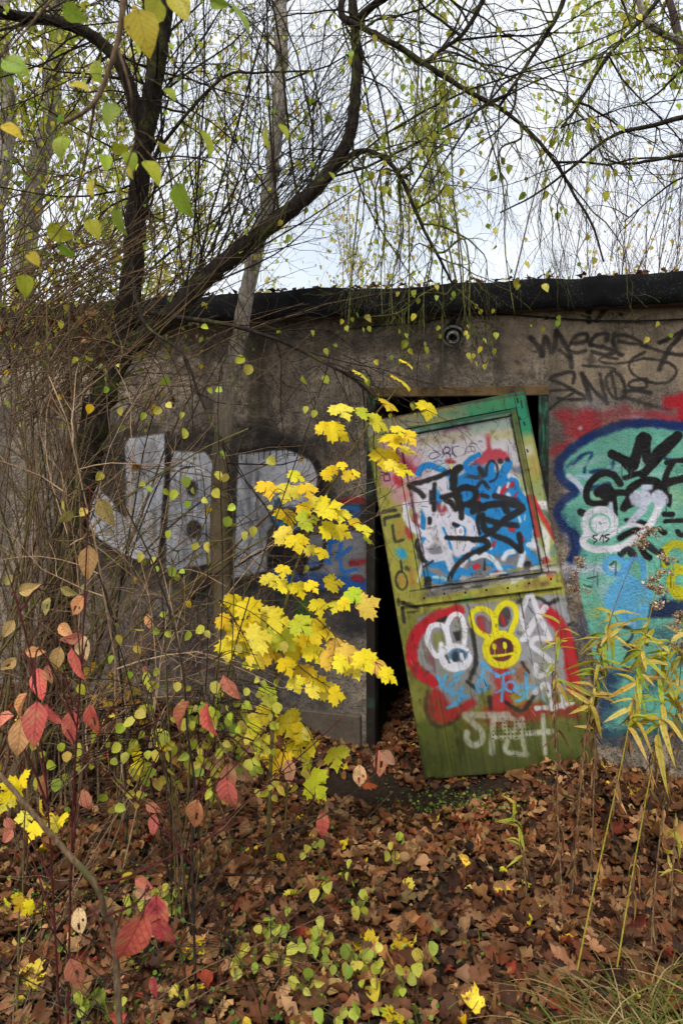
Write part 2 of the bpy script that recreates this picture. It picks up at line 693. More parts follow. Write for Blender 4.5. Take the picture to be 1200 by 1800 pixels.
class Canvas:
    def __init__(self, x0, z0, wm, hm, res, seed=1):
        self.x0, self.z0, self.res = x0, z0, res
        self.w, self.h = int(wm * res), int(hm * res)
        self.wm, self.hm = self.w / res, self.h / res
        self.rgb = np.zeros((self.h, self.w, 3), np.float32)
        self.a = np.zeros((self.h, self.w), np.float32)
        f = res / 300.0
        self.n1 = (vnoise(self.h, self.w, 6 * f + 2, seed) + 0.6 * vnoise(self.h, self.w, 2.5, seed + 1)) / 1.6
        self.n2 = (vnoise(self.h, self.w, 40 * f, seed + 2) + 0.5 * vnoise(self.h, self.w, 12 * f + 2, seed + 3)) / 1.5

    def _box(self, P, pad):
        x0 = int((P[:, 0].min() - pad - self.x0) * self.res)
        x1 = int((P[:, 0].max() + pad - self.x0) * self.res) + 2
        y0 = int((P[:, 1].min() - pad - self.z0) * self.res)
        y1 = int((P[:, 1].max() + pad - self.z0) * self.res) + 2
        x0, x1 = max(0, x0), min(self.w, x1)
        y0, y1 = max(0, y0), min(self.h, y1)
        if x1 <= x0 or y1 <= y0:
            return None
        X = self.x0 + (np.arange(x0, x1) + 0.5) / self.res
        Y = self.z0 + (np.arange(y0, y1) + 0.5) / self.res
        return x0, x1, y0, y1, X[None, :], Y[:, None]

    @staticmethod
    def _dist(P, X, Y, closed=False):
        d = np.full((Y.shape[0], X.shape[1]), 1e9)
        n = len(P)
        for i in range(n if closed else n - 1):
            ax, ay = P[i]
            bx, by = P[(i + 1) % n]
            dx, dy = bx - ax, by - ay
            L = dx * dx + dy * dy + 1e-12
            t = np.clip(((X - ax) * dx + (Y - ay) * dy) / L, 0, 1)
            d = np.minimum(d, (X - ax - t * dx) ** 2 + (Y - ay - t * dy) ** 2)
        return np.sqrt(d)

    def _lay(self, b, m, color, wear):
        x0, x1, y0, y1 = b[:4]
        m = m * (1 - wear * np.clip((self.n2[y0:y1, x0:x1] - 0.35) * 2.2, 0, 1))
        m = np.clip(m, 0, 1)
        A = self.a[y0:y1, x0:x1]
        na = m + A * (1 - m)
        C = self.rgb[y0:y1, x0:x1]
        k = (m / np.maximum(na, 1e-5))[..., None]
        tone = 1 + 0.10 * (self.n1[y0:y1, x0:x1, None] - 0.5)
        self.rgb[y0:y1, x0:x1] = C * (1 - k) + np.array(color, np.float32) / 255.0 * tone * k
        self.a[y0:y1, x0:x1] = na

    def stroke(self, P, width, color, alpha=1.0, soft=0.004, wear=0.12, smooth=True):
        P = np.asarray(P, float)
        if smooth and len(P) > 2:
            P = smooth_path(P, per=6)
        if len(P) == 1:
            P = np.vstack([P, P + 1e-4])
        b = self._box(P, width / 2 + soft * 2)
        if b is None:
            return
        d = self._dist(P, b[4], b[5])
        n = self.n1[b[2]:b[3], b[0]:b[1]]
        e = d - width / 2 + (n - 0.5) * soft * 1.6
        self._lay(b, alpha * np.clip(0.5 - e / (2 * soft), 0, 1), color, wear)

    def fill(self, P, color, alpha=1.0, soft=0.006, wear=0.15, smooth=False):
        P = np.asarray(P, float)
        if smooth:
            P = smooth_path(np.vstack([P, P[:1]]), per=5)[:-1]
        b = self._box(P, soft * 2)
        if b is None:
            return
        X, Y = b[4], b[5]
        ins = np.zeros((Y.shape[0], X.shape[1]), bool)
        n = len(P)
        for i in range(n):
            ax, ay = P[i]
            bx, by = P[(i + 1) % n]
            c = ((ay > Y) != (by > Y)) & (X < (bx - ax) * (Y - ay) / (by - ay + 1e-12) + ax)
            ins ^= c
        d = self._dist(P, X, Y, True)
        e = np.where(ins, -d, d)
        nn = self.n1[b[2]:b[3], b[0]:b[1]]
        n2 = self.n2[b[2]:b[3], b[0]:b[1]]
        e = e + ((nn - 0.5) + (n2 - 0.5) * (1.5 if soft > 0.02 else 0.3)) * soft * 1.6
        self._lay(b, alpha * np.clip(0.5 - e / (2 * soft), 0, 1), color, wear)

    def image(self, name):
        img = bpy.data.images.new(name, self.w, self.h, alpha=True)
        img.alpha_mode = 'CHANNEL_PACKED'
        px = np.ones((self.h, self.w, 4), np.float32)
        px[..., :3] = np.clip(self.rgb, 0, 1)
        px[..., 3] = self.a
        img.pixels.foreach_set(px.ravel())
        img.update()
        img.pack()
        return img


class Brush:
    """paints with coordinates measured on an enlargement of one part of the surface (ox, oy: its corner, k: its scale)"""
    def __init__(self, canvas, project, ox=0, oy=0, k=1.0):
        self.c, self.pr, self.ox, self.oy, self.k = canvas, project, ox, oy, k

    def pts(self, L):
        return np.array([self.pr(self.ox + x / self.k, self.oy + y / self.k)[:2] for x, y in L])

    def s(self, L, w, color, alpha=1.0, soft=1.2, wear=0.12, smooth=True):
        """w, soft in photo pixels (about 3.3 mm)"""
        self.c.stroke(self.pts(L), w * 0.00325, color, alpha, soft * 0.00325, wear, smooth)

    def f(self, L, color, alpha=1.0, soft=1.5, wear=0.15, smooth=False):
        self.c.fill(self.pts(L), color, alpha, soft * 0.00325, wear, smooth)

    def e(self, cx, cy, rx, ry, rot=0):
        a = np.linspace(0, 2 * math.pi, 25)
        c, s = math.cos(math.radians(rot)), math.sin(math.radians(rot))
        return [(cx + rx * math.cos(t) * c - ry * math.sin(t) * s, cy + rx * math.cos(t) * s + ry * math.sin(t) * c) for t in a]


BLACK, WHITE, BLUE, RED, NAVY = (22, 20, 22), (232, 228, 236), (16, 134, 210), (190, 22, 38), (20, 46, 104)

# ---- the front wall
WC = Canvas(-3.2, -0.3, 6.4, 3.0, 330, 5)


def wall_brush(ox=0, oy=0, k=1.0):
    return Brush(WC, wall_sz, ox, oy, k)


b = wall_brush()
# grime, old paint and painted hole shade on the plaster, and a darker left part
b.f([(-100, 730), (300, 745), (560, 730), (645, 760), (648, 1330), (-100, 1300)], (72, 69, 66), 0.45, 30, 0.5)  # darkens the left part of the wall
b.f([(430, 545), (560, 560), (640, 600), (650, 690), (560, 720), (440, 700), (410, 620)], (84, 74, 64), 0.4, 22, 0.6)
b.f([(640, 600), (960, 590), (930, 640), (950, 685), (650, 690)], (96, 86, 76), 0.4, 16, 0.6)
b.f([(835, 590), (870, 578), (905, 600), (925, 630), (880, 645), (840, 640)], (60, 52, 47), 0.6, 9, 0.4)
b.f([(600, 555), (790, 560), (800, 620), (700, 640), (610, 620)], (92, 80, 70), 0.4, 16, 0.5)
b.s([(450, 555), (452, 640), (447, 720)], 26, (70, 62, 30), 0.6, 12, 0.4)
b.f([(780, 570), (815, 570), (822, 640), (775, 640)], (50, 44, 40), 0.55, 9, 0.3)
b.f([(955, 690), (1010, 700), (1000, 800), (985, 860), (1000, 960), (960, 960)], (96, 90, 86), 0.6, 8, 0.4)
for (u, v, r) in ((907, 636, 7), (938, 618, 3), (1037, 606, 6), (957, 556, 4), (1022, 555, 5), (1088, 553, 5)):  # holes in the plaster, their inner shade painted as dark dabs
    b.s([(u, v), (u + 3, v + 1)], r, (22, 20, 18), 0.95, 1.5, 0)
t = wall_brush(900, 480, 4)
TAGC = (46, 40, 36)
t.f([(-60, 230), (1300, 200), (1300, 860), (500, 900), (250, 760), (60, 760), (-80, 520)], (190, 166, 134), 0.55, 26, 0.75)
t.f([(880, 225), (1010, 220), (1010, 330), (900, 330)], (150, 130, 104), 0.35, 4)
for L, w in (([(130, 460), (175, 510), (210, 580)], 9), ([(210, 580), (230, 450), (280, 560), (310, 410)], 8), ([(310, 410), (370, 500), (405, 580), (415, 660)], 8),
             ([(330, 540), (380, 580), (410, 600)], 6),
             ([(525, 470), (520, 430), (450, 440), (412, 490), (470, 492), (520, 480)], 6), ([(412, 492), (390, 530), (440, 558), (515, 548)], 6),
             ([(665, 470), (660, 428), (590, 440), (545, 500), (640, 520), (712, 552), (650, 575), (560, 550)], 7),
             ([(712, 430), (705, 480), (740, 560), (770, 575)], 7), ([(745, 440), (800, 440), (905, 490), (830, 495), (750, 480)], 6),
             ([(905, 510), (960, 520), (1080, 560), (1210, 575)], 6),
             ([(930, 555), (850, 600), (820, 650), (850, 710), (950, 765), (1080, 770), (1150, 710), (1130, 650), (1050, 615), (930, 600)], 4),
             ([(930, 600), (800, 628), (680, 635), (610, 615), (640, 590), (740, 605)], 3.5),
             ([(1210, 395), (1120, 450), (1035, 490)], 7), ([(1210, 410), (1120, 510), (1070, 590), (1035, 675)], 8),
             ([(490, 650), (560, 655), (700, 665), (720, 690)], 3.5),
             ([(425, 770), (430, 700), (350, 705), (265, 745), (350, 780), (440, 830), (515, 880), (420, 890), (320, 880)], 6),
             ([(240, 830), (330, 825), (440, 830), (330, 900), (260, 960)], 5),
             ([(545, 890), (520, 800), (490, 710)], 9), ([(490, 710), (570, 820), (665, 915)], 6), ([(665, 915), (640, 820), (615, 710)], 6),
             ([(700, 690), (655, 750), (690, 850), (745, 885), (795, 840), (770, 740), (715, 690)], 6), ([(695, 700), (715, 800), (735, 885)], 5),
             ([(940, 745), (850, 755), (815, 790), (870, 810), (940, 800), (940, 760)], 5), ([(780, 830), (880, 825), (970, 845)], 7),
             ([(770, 870), (880, 900), (1000, 940), (1100, 960)], 6), ([(540, 255), (535, 340)], 9), ([(650, 255), (590, 335)], 8)):
    t.s(L, w, TAGC, 0.92, 1.6, 0.2)
t.f([(560, 560), (600, 620), (540, 650), (500, 600)], (40, 36, 33), 0.6, 3)
w = wall_brush(960, 680, 5)
w.f([(350, 150), (600, 130), (1000, 160), (1250, 220), (1250, 330), (800, 330), (420, 330)], (150, 148, 158), 0.7, 16, 0.5)
w.f([(60, 230), (400, 220), (700, 150), (950, 190), (1250, 260), (1250, 360), (900, 330), (500, 400), (230, 520), (80, 620), (20, 560), (180, 440)], (178, 40, 52), 0.92, 7, 0.5)
w.f([(640, 270), (760, 250), (1000, 280), (800, 300)], (190, 180, 185), 0.6, 3)
w.s([(1080, 140), (1150, 120), (1260, 110)], 24, (185, 24, 42), 1, 4)
w.s([(1180, 150), (1200, 260), (1230, 330)], 15, (185, 24, 42), 1, 4)
w.s([(295, 365)], 7, (190, 180, 180), 0.9, 2)
TEAL = (112, 186, 162)
b.f([(984, 826), (1000, 785), (1050, 755), (1110, 744), (1160, 744), (1270, 760), (1270, 1292), (1060, 1295), (1052, 1200), (1022, 1060), (1008, 940), (978, 905), (1004, 868)], TEAL, 1, 2, 0.08)
w.f([(150, 1080), (300, 1020), (420, 1060), (330, 1150), (300, 1300), (180, 1280)], (70, 130, 125), 0.7, 8)
w.s([(1400, 370), (1200, 350), (900, 318), (650, 340), (400, 430), (220, 545), (110, 680), (140, 820), (245, 920), (140, 1010), (95, 1110), (160, 1230), (250, 1330), (250, 1420), (210, 1520)], 15, NAVY, 1, 3, 0.1)
w.s([(180, 700), (250, 640), (340, 590)], 4, NAVY, 0.6, 3)
w.f([(230, 830), (330, 900), (330, 930), (240, 920), (150, 870)], (24, 52, 104), 1, 4)
w.f([(100, 760), (160, 740), (170, 820), (110, 830)], (28, 70, 140), 0.9, 5)
w.f([(120, 1200), (240, 1240), (300, 1330), (270, 1700), (180, 1700), (200, 1450)], (30, 52, 96), 0.85, 10, 0.3)
for L, ww in (([(230, 690), (300, 610), (390, 575), (385, 620), (340, 700), (330, 750)], 5), ([(590, 660), (565, 730), (480, 730), (390, 750)], 5), ([(1040, 630), (1200, 650)], 4), ([(360, 900), (450, 880), (540, 860)], 9)):
    w.s(L, ww, NAVY, 0.9, 2)
w.s([(230, 710), (330, 680), (540, 610)], 9, (150, 190, 180), 0.9, 2, 0.4)
w.s([(560, 740), (650, 690), (760, 710), (900, 760), (1050, 760)], 8, (190, 215, 220), 0.6, 5)
w.s([(760, 700), (830, 640), (880, 660)], 14, (200, 205, 225), 0.7, 6)
w.s([(190, 780), (260, 840), (330, 930)], 9, (205, 210, 225), 1, 1.5)
w.s([(270, 785), (380, 790)], 8, (170, 190, 215), 0.8, 2)
w.f([(380, 930), (500, 900), (560, 1000), (430, 1020)], (170, 190, 130), 0.7, 8)
w.f([(1080, 900), (1250, 880), (1250, 1050), (1120, 1060)], (160, 200, 150), 0.7, 10)
for L, ww in (([(575, 590), (670, 640), (760, 690)], 15), ([(760, 690), (800, 560), (840, 450), (870, 450)], 17), ([(870, 450), (870, 560), (900, 650), (1000, 550), (1150, 430)], 16), ([(1140, 450), (1000, 600), (840, 770)], 14),
              ([(680, 680), (720, 720), (750, 770)], 9), ([(690, 800), (760, 775), (830, 755)], 9),
              ([(645, 850), (580, 770), (480, 765), (390, 830), (350, 930), (370, 1010), (460, 1030), (540, 1000), (585, 940)], 11),
              ([(450, 930), (520, 890), (560, 930), (500, 950)], 15), ([(570, 925), (650, 930), (730, 930)], 11), ([(590, 950), (600, 1040), (600, 1120)], 8),
              ([(675, 1065), (730, 970), (740, 890), (850, 830), (950, 830), (985, 880), (900, 935)], 13), ([(690, 1060), (760, 1030)], 8),
              ([(930, 900), (1060, 850), (1260, 800)], 9), ([(1050, 665), (1130, 650), (1260, 640)], 8), ([(1110, 660), (1050, 770), (1030, 860), (1050, 960)], 9), ([(1080, 960), (1070, 1040)], 7),
              ([(1040, 830), (1200, 790), (1260, 780)], 7), ([(300, 1100), (320, 1110)], 13), ([(1030, 1120), (1100, 1120)], 9), ([(1040, 1180), (1260, 1170)], 7),
              ([(640, 1330), (720, 1280), (840, 1240)], 10), ([(700, 1170), (800, 1180), (870, 1200)], 7), ([(640, 1470), (700, 1440), (750, 1480)], 8), ([(820, 1400), (860, 1470), (900, 1500)], 10), ([(880, 1400), (960, 1450), (1000, 1490)], 8),
              ([(1150, 1270), (1170, 1300), (1230, 1300)], 8), ([(1000, 1260), (1030, 1280)], 9)):
    w.s(L, ww, BLACK, 1, 1.3, 0.04)
w.s(w.e(465, 1200, 130, 125), 12, WHITE, 1, 1.3)
w.s(w.e(468, 1205, 38, 38), 16, WHITE, 1, 1.5)
w.s([(465, 1190), (475, 1200)], 3, (110, 110, 125), 0.8, 1)
w.s([(345, 1300), (320, 1370), (400, 1420), (520, 1425), (640, 1405), (760, 1340), (880, 1240), (950, 1130), (1000, 1010)], 12, WHITE, 1, 1.3)
for x in (470, 500, 560, 600, 640, 700):
    w.s([(x, 1420), (x + 3, 1440 + random.uniform(5, 30))], 2, WHITE, 1, 0.8, 0)
w.s([(800, 980), (850, 980)], 27, (206, 208, 226), 1, 2)
w.s([(980, 970), (1000, 990)], 24, (206, 208, 226), 1, 2)
w.s([(850, 880), (900, 885)], 9, (206, 208, 226), 0.95, 2)
w.s([(850, 1060), (800, 1120), (730, 1200)], 12, (206, 208, 226), 0.95, 2)
w.s([(590, 1290), (680, 1230), (780, 1210), (870, 1250)], 6, WHITE, 1, 1.2)
w.s([(560, 1020), (575, 1120)], 6, (206, 208, 226), 0.9, 2)
for L in ([(440, 1300), (408, 1308), (412, 1330), (440, 1345), (412, 1372)], [(462, 1345), (490, 1302), (496, 1368)], [(546, 1296), (514, 1304), (514, 1322), (546, 1332), (520, 1358)]):
    w.s(L, 2.0, (30, 30, 34), 1, 0.8, 0)
v = wall_brush(960, 940, 5)
LB = (92, 172, 226)
v.s([(180, 300), (350, 290), (520, 300), (660, 340)], 17, (205, 208, 226), 0.85, 8)
v.f([(420, 400), (560, 380), (580, 520), (480, 560)], (190, 200, 220), 0.7, 10)
v.s(v.e(595, 270, 85, 75), 9, LB, 1, 1.5)
v.s([(700, 330), (720, 240), (790, 200), (840, 250), (850, 370)], 9, LB, 1, 1.5)
v.f([(560, 430), (700, 330), (860, 420), (940, 540), (880, 690), (800, 840), (700, 830), (640, 720), (490, 620), (500, 560)], LB, 0.95, 4, 0.2)
v.f([(790, 540), (880, 530), (880, 600), (800, 610)], (150, 180, 130), 0.5, 8)
v.f([(360, 640), (480, 600), (500, 680), (420, 730), (360, 700)], (178, 200, 120), 0.8, 7)
YG = (206, 196, 28)
v.s([(1040, 260), (1040, 140), (1110, 80), (1200, 100), (1260, 180)], 12, YG, 1, 1.5)
v.s(v.e(1180, 420, 95, 110), 12, YG, 1, 1.5)
v.s([(1140, 290), (1180, 310), (1260, 300)], 16, YG, 1, 2)
v.s([(1150, 500), (1200, 520), (1260, 520)], 22, YG, 1, 2)
v.s([(1150, 570), (1150, 640)], 3, YG, 1, 1)
v.f([(905, 610), (1030, 530), (1060, 580), (1300, 580), (1300, 720), (900, 730)], (26, 48, 84), 1, 3)
for L, ww in (([(660, 800), (740, 830), (745, 900), (680, 980), (760, 1010)], 5), ([(690, 1100), (760, 980), (800, 1120)], 6), ([(870, 830), (880, 960)], 7), ([(1000, 140), (1060, 250)], 7), ([(860, 60), (1000, 180)], 9), ([(650, 170), (720, 120), (770, 170)], 9), ([(360, 380), (430, 365)], 2.5), ([(330, 440), (390, 460)], 2.5), ([(560, 260), (590, 235)], 3)):
    v.s(L, ww, (44, 46, 50), 0.95, 1.5)
v.f([(470, 1230), (560, 1200), (700, 1210), (620, 1330), (560, 1500), (480, 1560), (440, 1400)], (30, 46, 82), 0.9, 8)
v.f([(300, 700), (380, 900), (330, 960), (260, 800)], (34, 56, 92), 0.85, 8)
v.f([(900, 860), (1100, 840), (1060, 1000), (940, 1020)], (40, 58, 88), 0.6, 14)
v.f([(500, 1700), (1300, 1650), (1300, 1830), (500, 1830)], (42, 66, 84), 0.8, 8, 0.3)
for q, c_, a_ in (([(420, 1350), (560, 1300), (640, 1500), (560, 1700), (420, 1700)], (34, 52, 84), .7), ([(700, 1180), (800, 1150), (840, 1240), (720, 1260)], (30, 46, 76), .8), ([(900, 1240), (1020, 1200), (1050, 1330), (920, 1350)], (34, 60, 90), .7), ([(1100, 1000), (1260, 980), (1260, 1120), (1120, 1140)], (40, 44, 56), .7), ([(700, 1500), (900, 1480), (940, 1600), (760, 1620)], (96, 160, 150), .6)):
    v.f(q, c_, a_, 9, .3)
for _ in range(60):                              # drips and overspray on the mural
    u_, v_ = random.uniform(1000, 1230), random.uniform(770, 1240)
    b.s([(u_, v_), (u_ + random.gauss(0, 1), v_ + random.uniform(5, 40))], random.uniform(.8, 2.2), pick([(34, 40, 60), (206, 214, 220), (96, 150, 140), (60, 66, 74), (160, 210, 190)]), random.uniform(.3, .8), .9, .3)
# ---- chrome letters on the left half
g = wall_brush(120, 740, 2.308)
g.f([(640, 30), (1010, 50), (1060, 330), (1020, 700), (640, 700), (80, 600), (60, 200), (200, 40)], (30, 28, 28), 0.85, 14, 0.25)
SIL = (228, 229, 235)
g.f([(232, 72), (400, 48), (396, 250), (372, 560), (272, 565), (150, 500), (70, 440), (80, 300), (120, 262), (200, 350), (238, 400)], SIL, 0.98, 2.5, 0.30)
g.f([(180, 270), (220, 300), (250, 390), (200, 370)], (30, 28, 28), 0.9, 4)
g.f([(420, 122), (555, 128), (592, 180), (590, 575), (396, 612), (404, 400)], SIL, 0.98, 2.5, 0.30)
g.f(g.e(503, 275, 24, 34), (34, 32, 32), 1, 3)
g.f(g.e(512, 440, 32, 38), (34, 32, 32), 1, 3)
g.f([(690, 132), (880, 114), (978, 155), (1012, 225), (992, 320), (850, 400), (806, 450), (806, 605), (670, 640), (682, 400)], SIL, 0.98, 2.5, 0.30)
g.s([(740, 170), (735, 400), (730, 600)], 5, (110, 110, 115), 0.6, 4)
g.s([(430, 340), (500, 345), (580, 320)], 7, (90, 130, 170), 0.5, 5)
g.s([(500, 450), (560, 460), (540, 550)], 7, (80, 130, 180), 0.5, 5)
for _ in range(46):
    x = random.choice((random.uniform(235, 390), random.uniform(420, 585), random.uniform(690, 800)))
    z0_ = random.uniform(120, 420)
    g.s([(x, z0_), (x + random.gauss(0, 6), z0_ + random.uniform(40, 190))], random.uniform(2, 8), pick([(110, 110, 114), (84, 84, 88), (60, 58, 58), (140, 140, 148)]), random.uniform(.2, .5), 3, 0.5)
for L in ([(400, 50), (398, 250), (372, 570)], [(88, 445), (150, 505), (272, 570), (372, 565)], [(690, 125), (880, 106), (985, 150), (1020, 225), (1000, 330), (860, 410)]):
    g.s(L, 10, (22, 20, 20), 0.95, 2.5, 0.05)
for x in range(700, 1000, 24):
    g.s([(x, 100), (x + random.uniform(-4, 4), 130 + random.uniform(0, 60))], 2, (26, 24, 24), 0.8, 1)
g.f([(330, 700), (450, 670), (470, 760), (560, 780), (520, 840), (380, 800)], (140, 140, 150), 0.4, 12, 0.6)
g.s(g.e(405, 720, 40, 36), 6, (150, 150, 160), 0.5, 5)
h = wall_brush(480, 760, 3.6)
h.f([(-20, 520), (380, 420), (610, 420), (610, 1260), (150, 1280), (-20, 1120)], (30, 30, 38), 0.8, 10, 0.25)
h.f([(220, 600), (590, 630), (590, 960), (200, 960)], (140, 140, 146), 0.9, 6, 0.35)
h.s([(560, 430), (500, 425), (430, 445)], 12, (150, 26, 38), 1, 3)
h.s([(420, 490), (520, 480), (530, 520), (470, 540)], 11, (44, 104, 168), 1, 3)
h.s([(50, 430), (10, 500), (20, 570), (100, 600), (200, 580)], 15, (36, 122, 170), 1, 3)
for L in ([(320, 700), (400, 690)], [(362, 700), (350, 830)], [(430, 700), (400, 800)], [(490, 730), (425, 790), (440, 880), (520, 870)], [(230, 840), (330, 820), (360, 830)]):
    h.s(L, 7, (34, 104, 184), 1, 1.6)
h.s([(20, 900), (200, 930), (400, 950), (560, 960)], 26, (30, 84, 156), 1, 5)
h.s([(180, 680), (200, 800), (180, 900)], 11, BLACK, 0.9, 3)
h.s([(230, 640), (320, 660), (300, 840), (240, 870)], 6, BLACK, 0.9, 2)
h.s([(490, 830), (575, 820)], 11, (140, 30, 38), 1, 3)
h.s([(510, 920), (560, 930)], 11, (140, 30, 38), 1, 3)
h.f(h.e(200, 1130, 60, 80), (60, 96, 24), 0.9, 4)
h.s([(60, 1050), (70, 1120)], 8, (60, 96, 24), 0.7, 4)
h.s([(100, 1540), (150, 1580), (140, 1640)], 16, (40, 60, 100), 0.6, 10)
b.f([(150, 1060), (380, 1120), (370, 1190), (160, 1180)], (86, 66, 84), 0.4, 18, 0.5)
b.f([(60, 930), (130, 940), (120, 1080), (60, 1060)], (80, 50, 66), 0.5, 14, 0.5)

# ---- the tilted door: its plane from the measured corners
def _on_hut_plane(u, v, n):
    s, z, y = wall_sz(u, v, n)
    return hut2w(s, n, z)


DTL, DTR = _on_hut_plane(637, 736, 0.035), _on_hut_plane(931, 691, 0.045)
DBL, DBR = _on_hut_plane(749, 1376, 0.20), _on_hut_plane(1045, 1346, 0.23)
_x = nrm(((DTR - DTL) + (DBR - DBL)) / 2)
_z = ((DTL - DBL) + (DTR - DBR)) / 2
_z = nrm(_z - _x * np.dot(_x, _z))
_y = np.cross(_z, _x)                      # into the hut
DW = (np.linalg.norm(DTR - DTL) + np.linalg.norm(DBR - DBL)) / 2
DH = (np.linalg.norm(DTL - DBL) + np.linalg.norm(DTR - DBR)) / 2
DO = (DTL + DTR + DBL + DBR) / 4 - _x * DW / 2 - _z * DH / 2


def door_xz(u, v):
    r = np.array([(u - U0) / F, 1.0, -(v - V0) / F])
    c = np.array([0, 0, ZE])
    k = np.dot(DO - c, _y) / np.dot(r, _y)
    p = c + r * k - DO
    return np.dot(p, _x), np.dot(p, _z)


DC = Canvas(-0.02, -0.02, DW + 0.04, DH + 0.04, 560, 21)


def door_brush(ox=0, oy=0, k=1.0):
    return Brush(DC, door_xz, ox, oy, k)


b = door_brush()
OLIVE = (158, 154, 62)
b.f([(600, 650), (1100, 650), (1100, 1450), (600, 1450)], OLIVE, 1, 1, 0)
for _ in range(60):                         # streaky worn paint
    x, z = random.uniform(0, DW), random.uniform(0, DH)
    DC.stroke([(x, z), (x + random.uniform(-.01, .01), z - random.uniform(0.05, 0.3))], random.uniform(0.006, 0.04), pick([(120, 122, 46), (176, 170, 90), (96, 104, 40), (190, 180, 110), (150, 110, 50)]), random.uniform(.3, .7), 0.012, 0.5)
GR = (38, 146, 104)
b.f([(800, 690), (945, 670), (962, 760), (905, 775), (890, 728), (800, 745)], GR, 1, 5, 0.3)
b.f([(640, 740), (820, 700), (820, 730), (650, 770)], (150, 146, 130), 0.9, 6, 0.3)
b.f([(740, 700), (850, 690), (850, 722), (740, 740)], (96, 140, 90), 0.7, 8, 0.5)
b.s([(690, 733), (760, 722), (800, 716)], 5, (190, 140, 60), 0.7, 3, 0.4)
b.f([(905, 765), (948, 760), (960, 830), (925, 840)], (176, 178, 110), 0.85, 6, 0.4)
b.f([(915, 785), (935, 780), (940, 800), (918, 806)], (220, 215, 205), 0.8, 4, 0.4)
b.f([(925, 800), (962, 790), (968, 830), (930, 835)], (200, 150, 70), 0.6, 6, 0.5)
b.f([(930, 840), (965, 840), (985, 1000), (950, 1000)], (150, 168, 120), 0.8, 6, 0.5)
# upper panel ground
b.f([(703, 755), (895, 727), (960, 1012), (758, 1048), (735, 960)], (214, 206, 212), 1, 3, 0.1)
b.f([(700, 757), (893, 730), (900, 762), (830, 770), (710, 790)], (176, 170, 150), 0.8, 6, 0.4)
b.f([(822, 745), (893, 732), (900, 752), (830, 762)], (150, 180, 160), 0.9, 5, 0.3)
b.f([(855, 758), (902, 752), (905, 770), (858, 772)], (196, 186, 120), 0.9, 4, 0.3)
b.f([(670, 780), (735, 770), (745, 860), (720, 900), (690, 880)], (206, 150, 168), 0.9, 8, 0.3)
A = door_brush(690, 740, 7.5)
A.s([(720, 100), (850, 90), (950, 70)], 10, (128, 82, 118), 0.8, 5, 0.4)
A.s([(680, 110), (670, 180)], 6, (110, 70, 90), 0.7, 4)
A.s([(560, 90), (600, 160)], 11, (196, 206, 204), 0.8, 4)
A.s([(350, 140), (400, 180)], 10, (196, 206, 204), 0.8, 4)
A.s([(360, 260), (600, 230), (900, 190)], 11, (196, 166, 118), 0.7, 6, 0.4)
A.s([(0, 430), (120, 520), (280, 650)], 14, (176, 44, 66), 0.9, 5)
A.s([(30, 760), (80, 810)], 13, (190, 22, 44), 0.9, 4)
A.s([(150, 1020), (200, 940)], 9, (206, 110, 120), 0.7, 5)
B = door_brush(820, 740, 7.5)
B.s([(270, 180), (285, 360)], 6, (190, 52, 66), 0.85, 3)
B.f([(50, 575), (200, 430), (285, 350), (330, 380), (440, 370), (540, 440), (600, 590), (440, 520), (260, 560), (150, 610)], (196, 56, 72), 0.92, 3, 0.3)
B.f([(560, 600), (740, 590), (760, 690), (620, 700)], (108, 106, 120), 0.9, 4)
B.f([(700, 720), (770, 960), (700, 880)], (150, 180, 70), 0.9, 3)
C = door_brush(690, 880, 7.5)
D = door_brush(830, 880, 7.06)
D.f([(0, 700), (300, 560), (640, 600), (850, 600), (880, 880), (500, 960), (0, 1060)], (112, 112, 118), 0.95, 5, 0.3)
C.f([(330, 560), (1190, 720), (1190, 1010), (450, 1120), (330, 900)], (104, 106, 112), 0.9, 5, 0.3)
b.f([(797, 842), (835, 815), (882, 832), (908, 852), (926, 880), (938, 925), (928, 965), (890, 978), (850, 975), (828, 940), (812, 900)], (24, 134, 202), 1, 4, 0.1)
B.f([(0, 680), (120, 640), (250, 640), (240, 800), (0, 800)], (60, 58, 70), 0.85, 4)
for L, ww in (([(330, 690), (390, 610), (490, 585), (590, 620), (660, 650)], 11), ([(1130, 440), (1020, 500), (955, 570), (990, 650), (1090, 690)], 9), ([(560, 920), (600, 1060)], 12), ([(730, 700), (740, 880)], 8), ([(930, 1000), (1000, 1020)], 9)):
    A.s(L, ww, BLUE, 1, 1.3, 0.05)
for L, ww in (([(320, 560), (290, 700), (270, 760)], 12), ([(545, 560), (480, 680), (400, 780), (200, 900), (0, 930)], 15), ([(520, 770), (630, 800), (650, 920)], 11), ([(0, 800), (150, 820), (280, 830)], 12), ([(40, 620), (120, 650)], 8), ([(650, 960), (760, 1060), (790, 1200)], 13)):
    B.s(L, ww, BLUE, 1, 1.3, 0.05)
for L, ww in (([(640, 0), (690, 150), (700, 320), (680, 470), (660, 640)], 12), ([(560, 190), (590, 330), (680, 430)], 10), ([(480, 440), (340, 510), (220, 640)], 12), ([(170, 770), (250, 800), (275, 870), (200, 930)], 7), ([(390, 850), (460, 820), (550, 870), (420, 900)], 5), ([(720, 660), (780, 760), (810, 860)], 11), ([(340, 910), (360, 860), (380, 820)], 6)):
    D.s(L, ww, (26, 138, 206), 1, 1.3, 0.08)
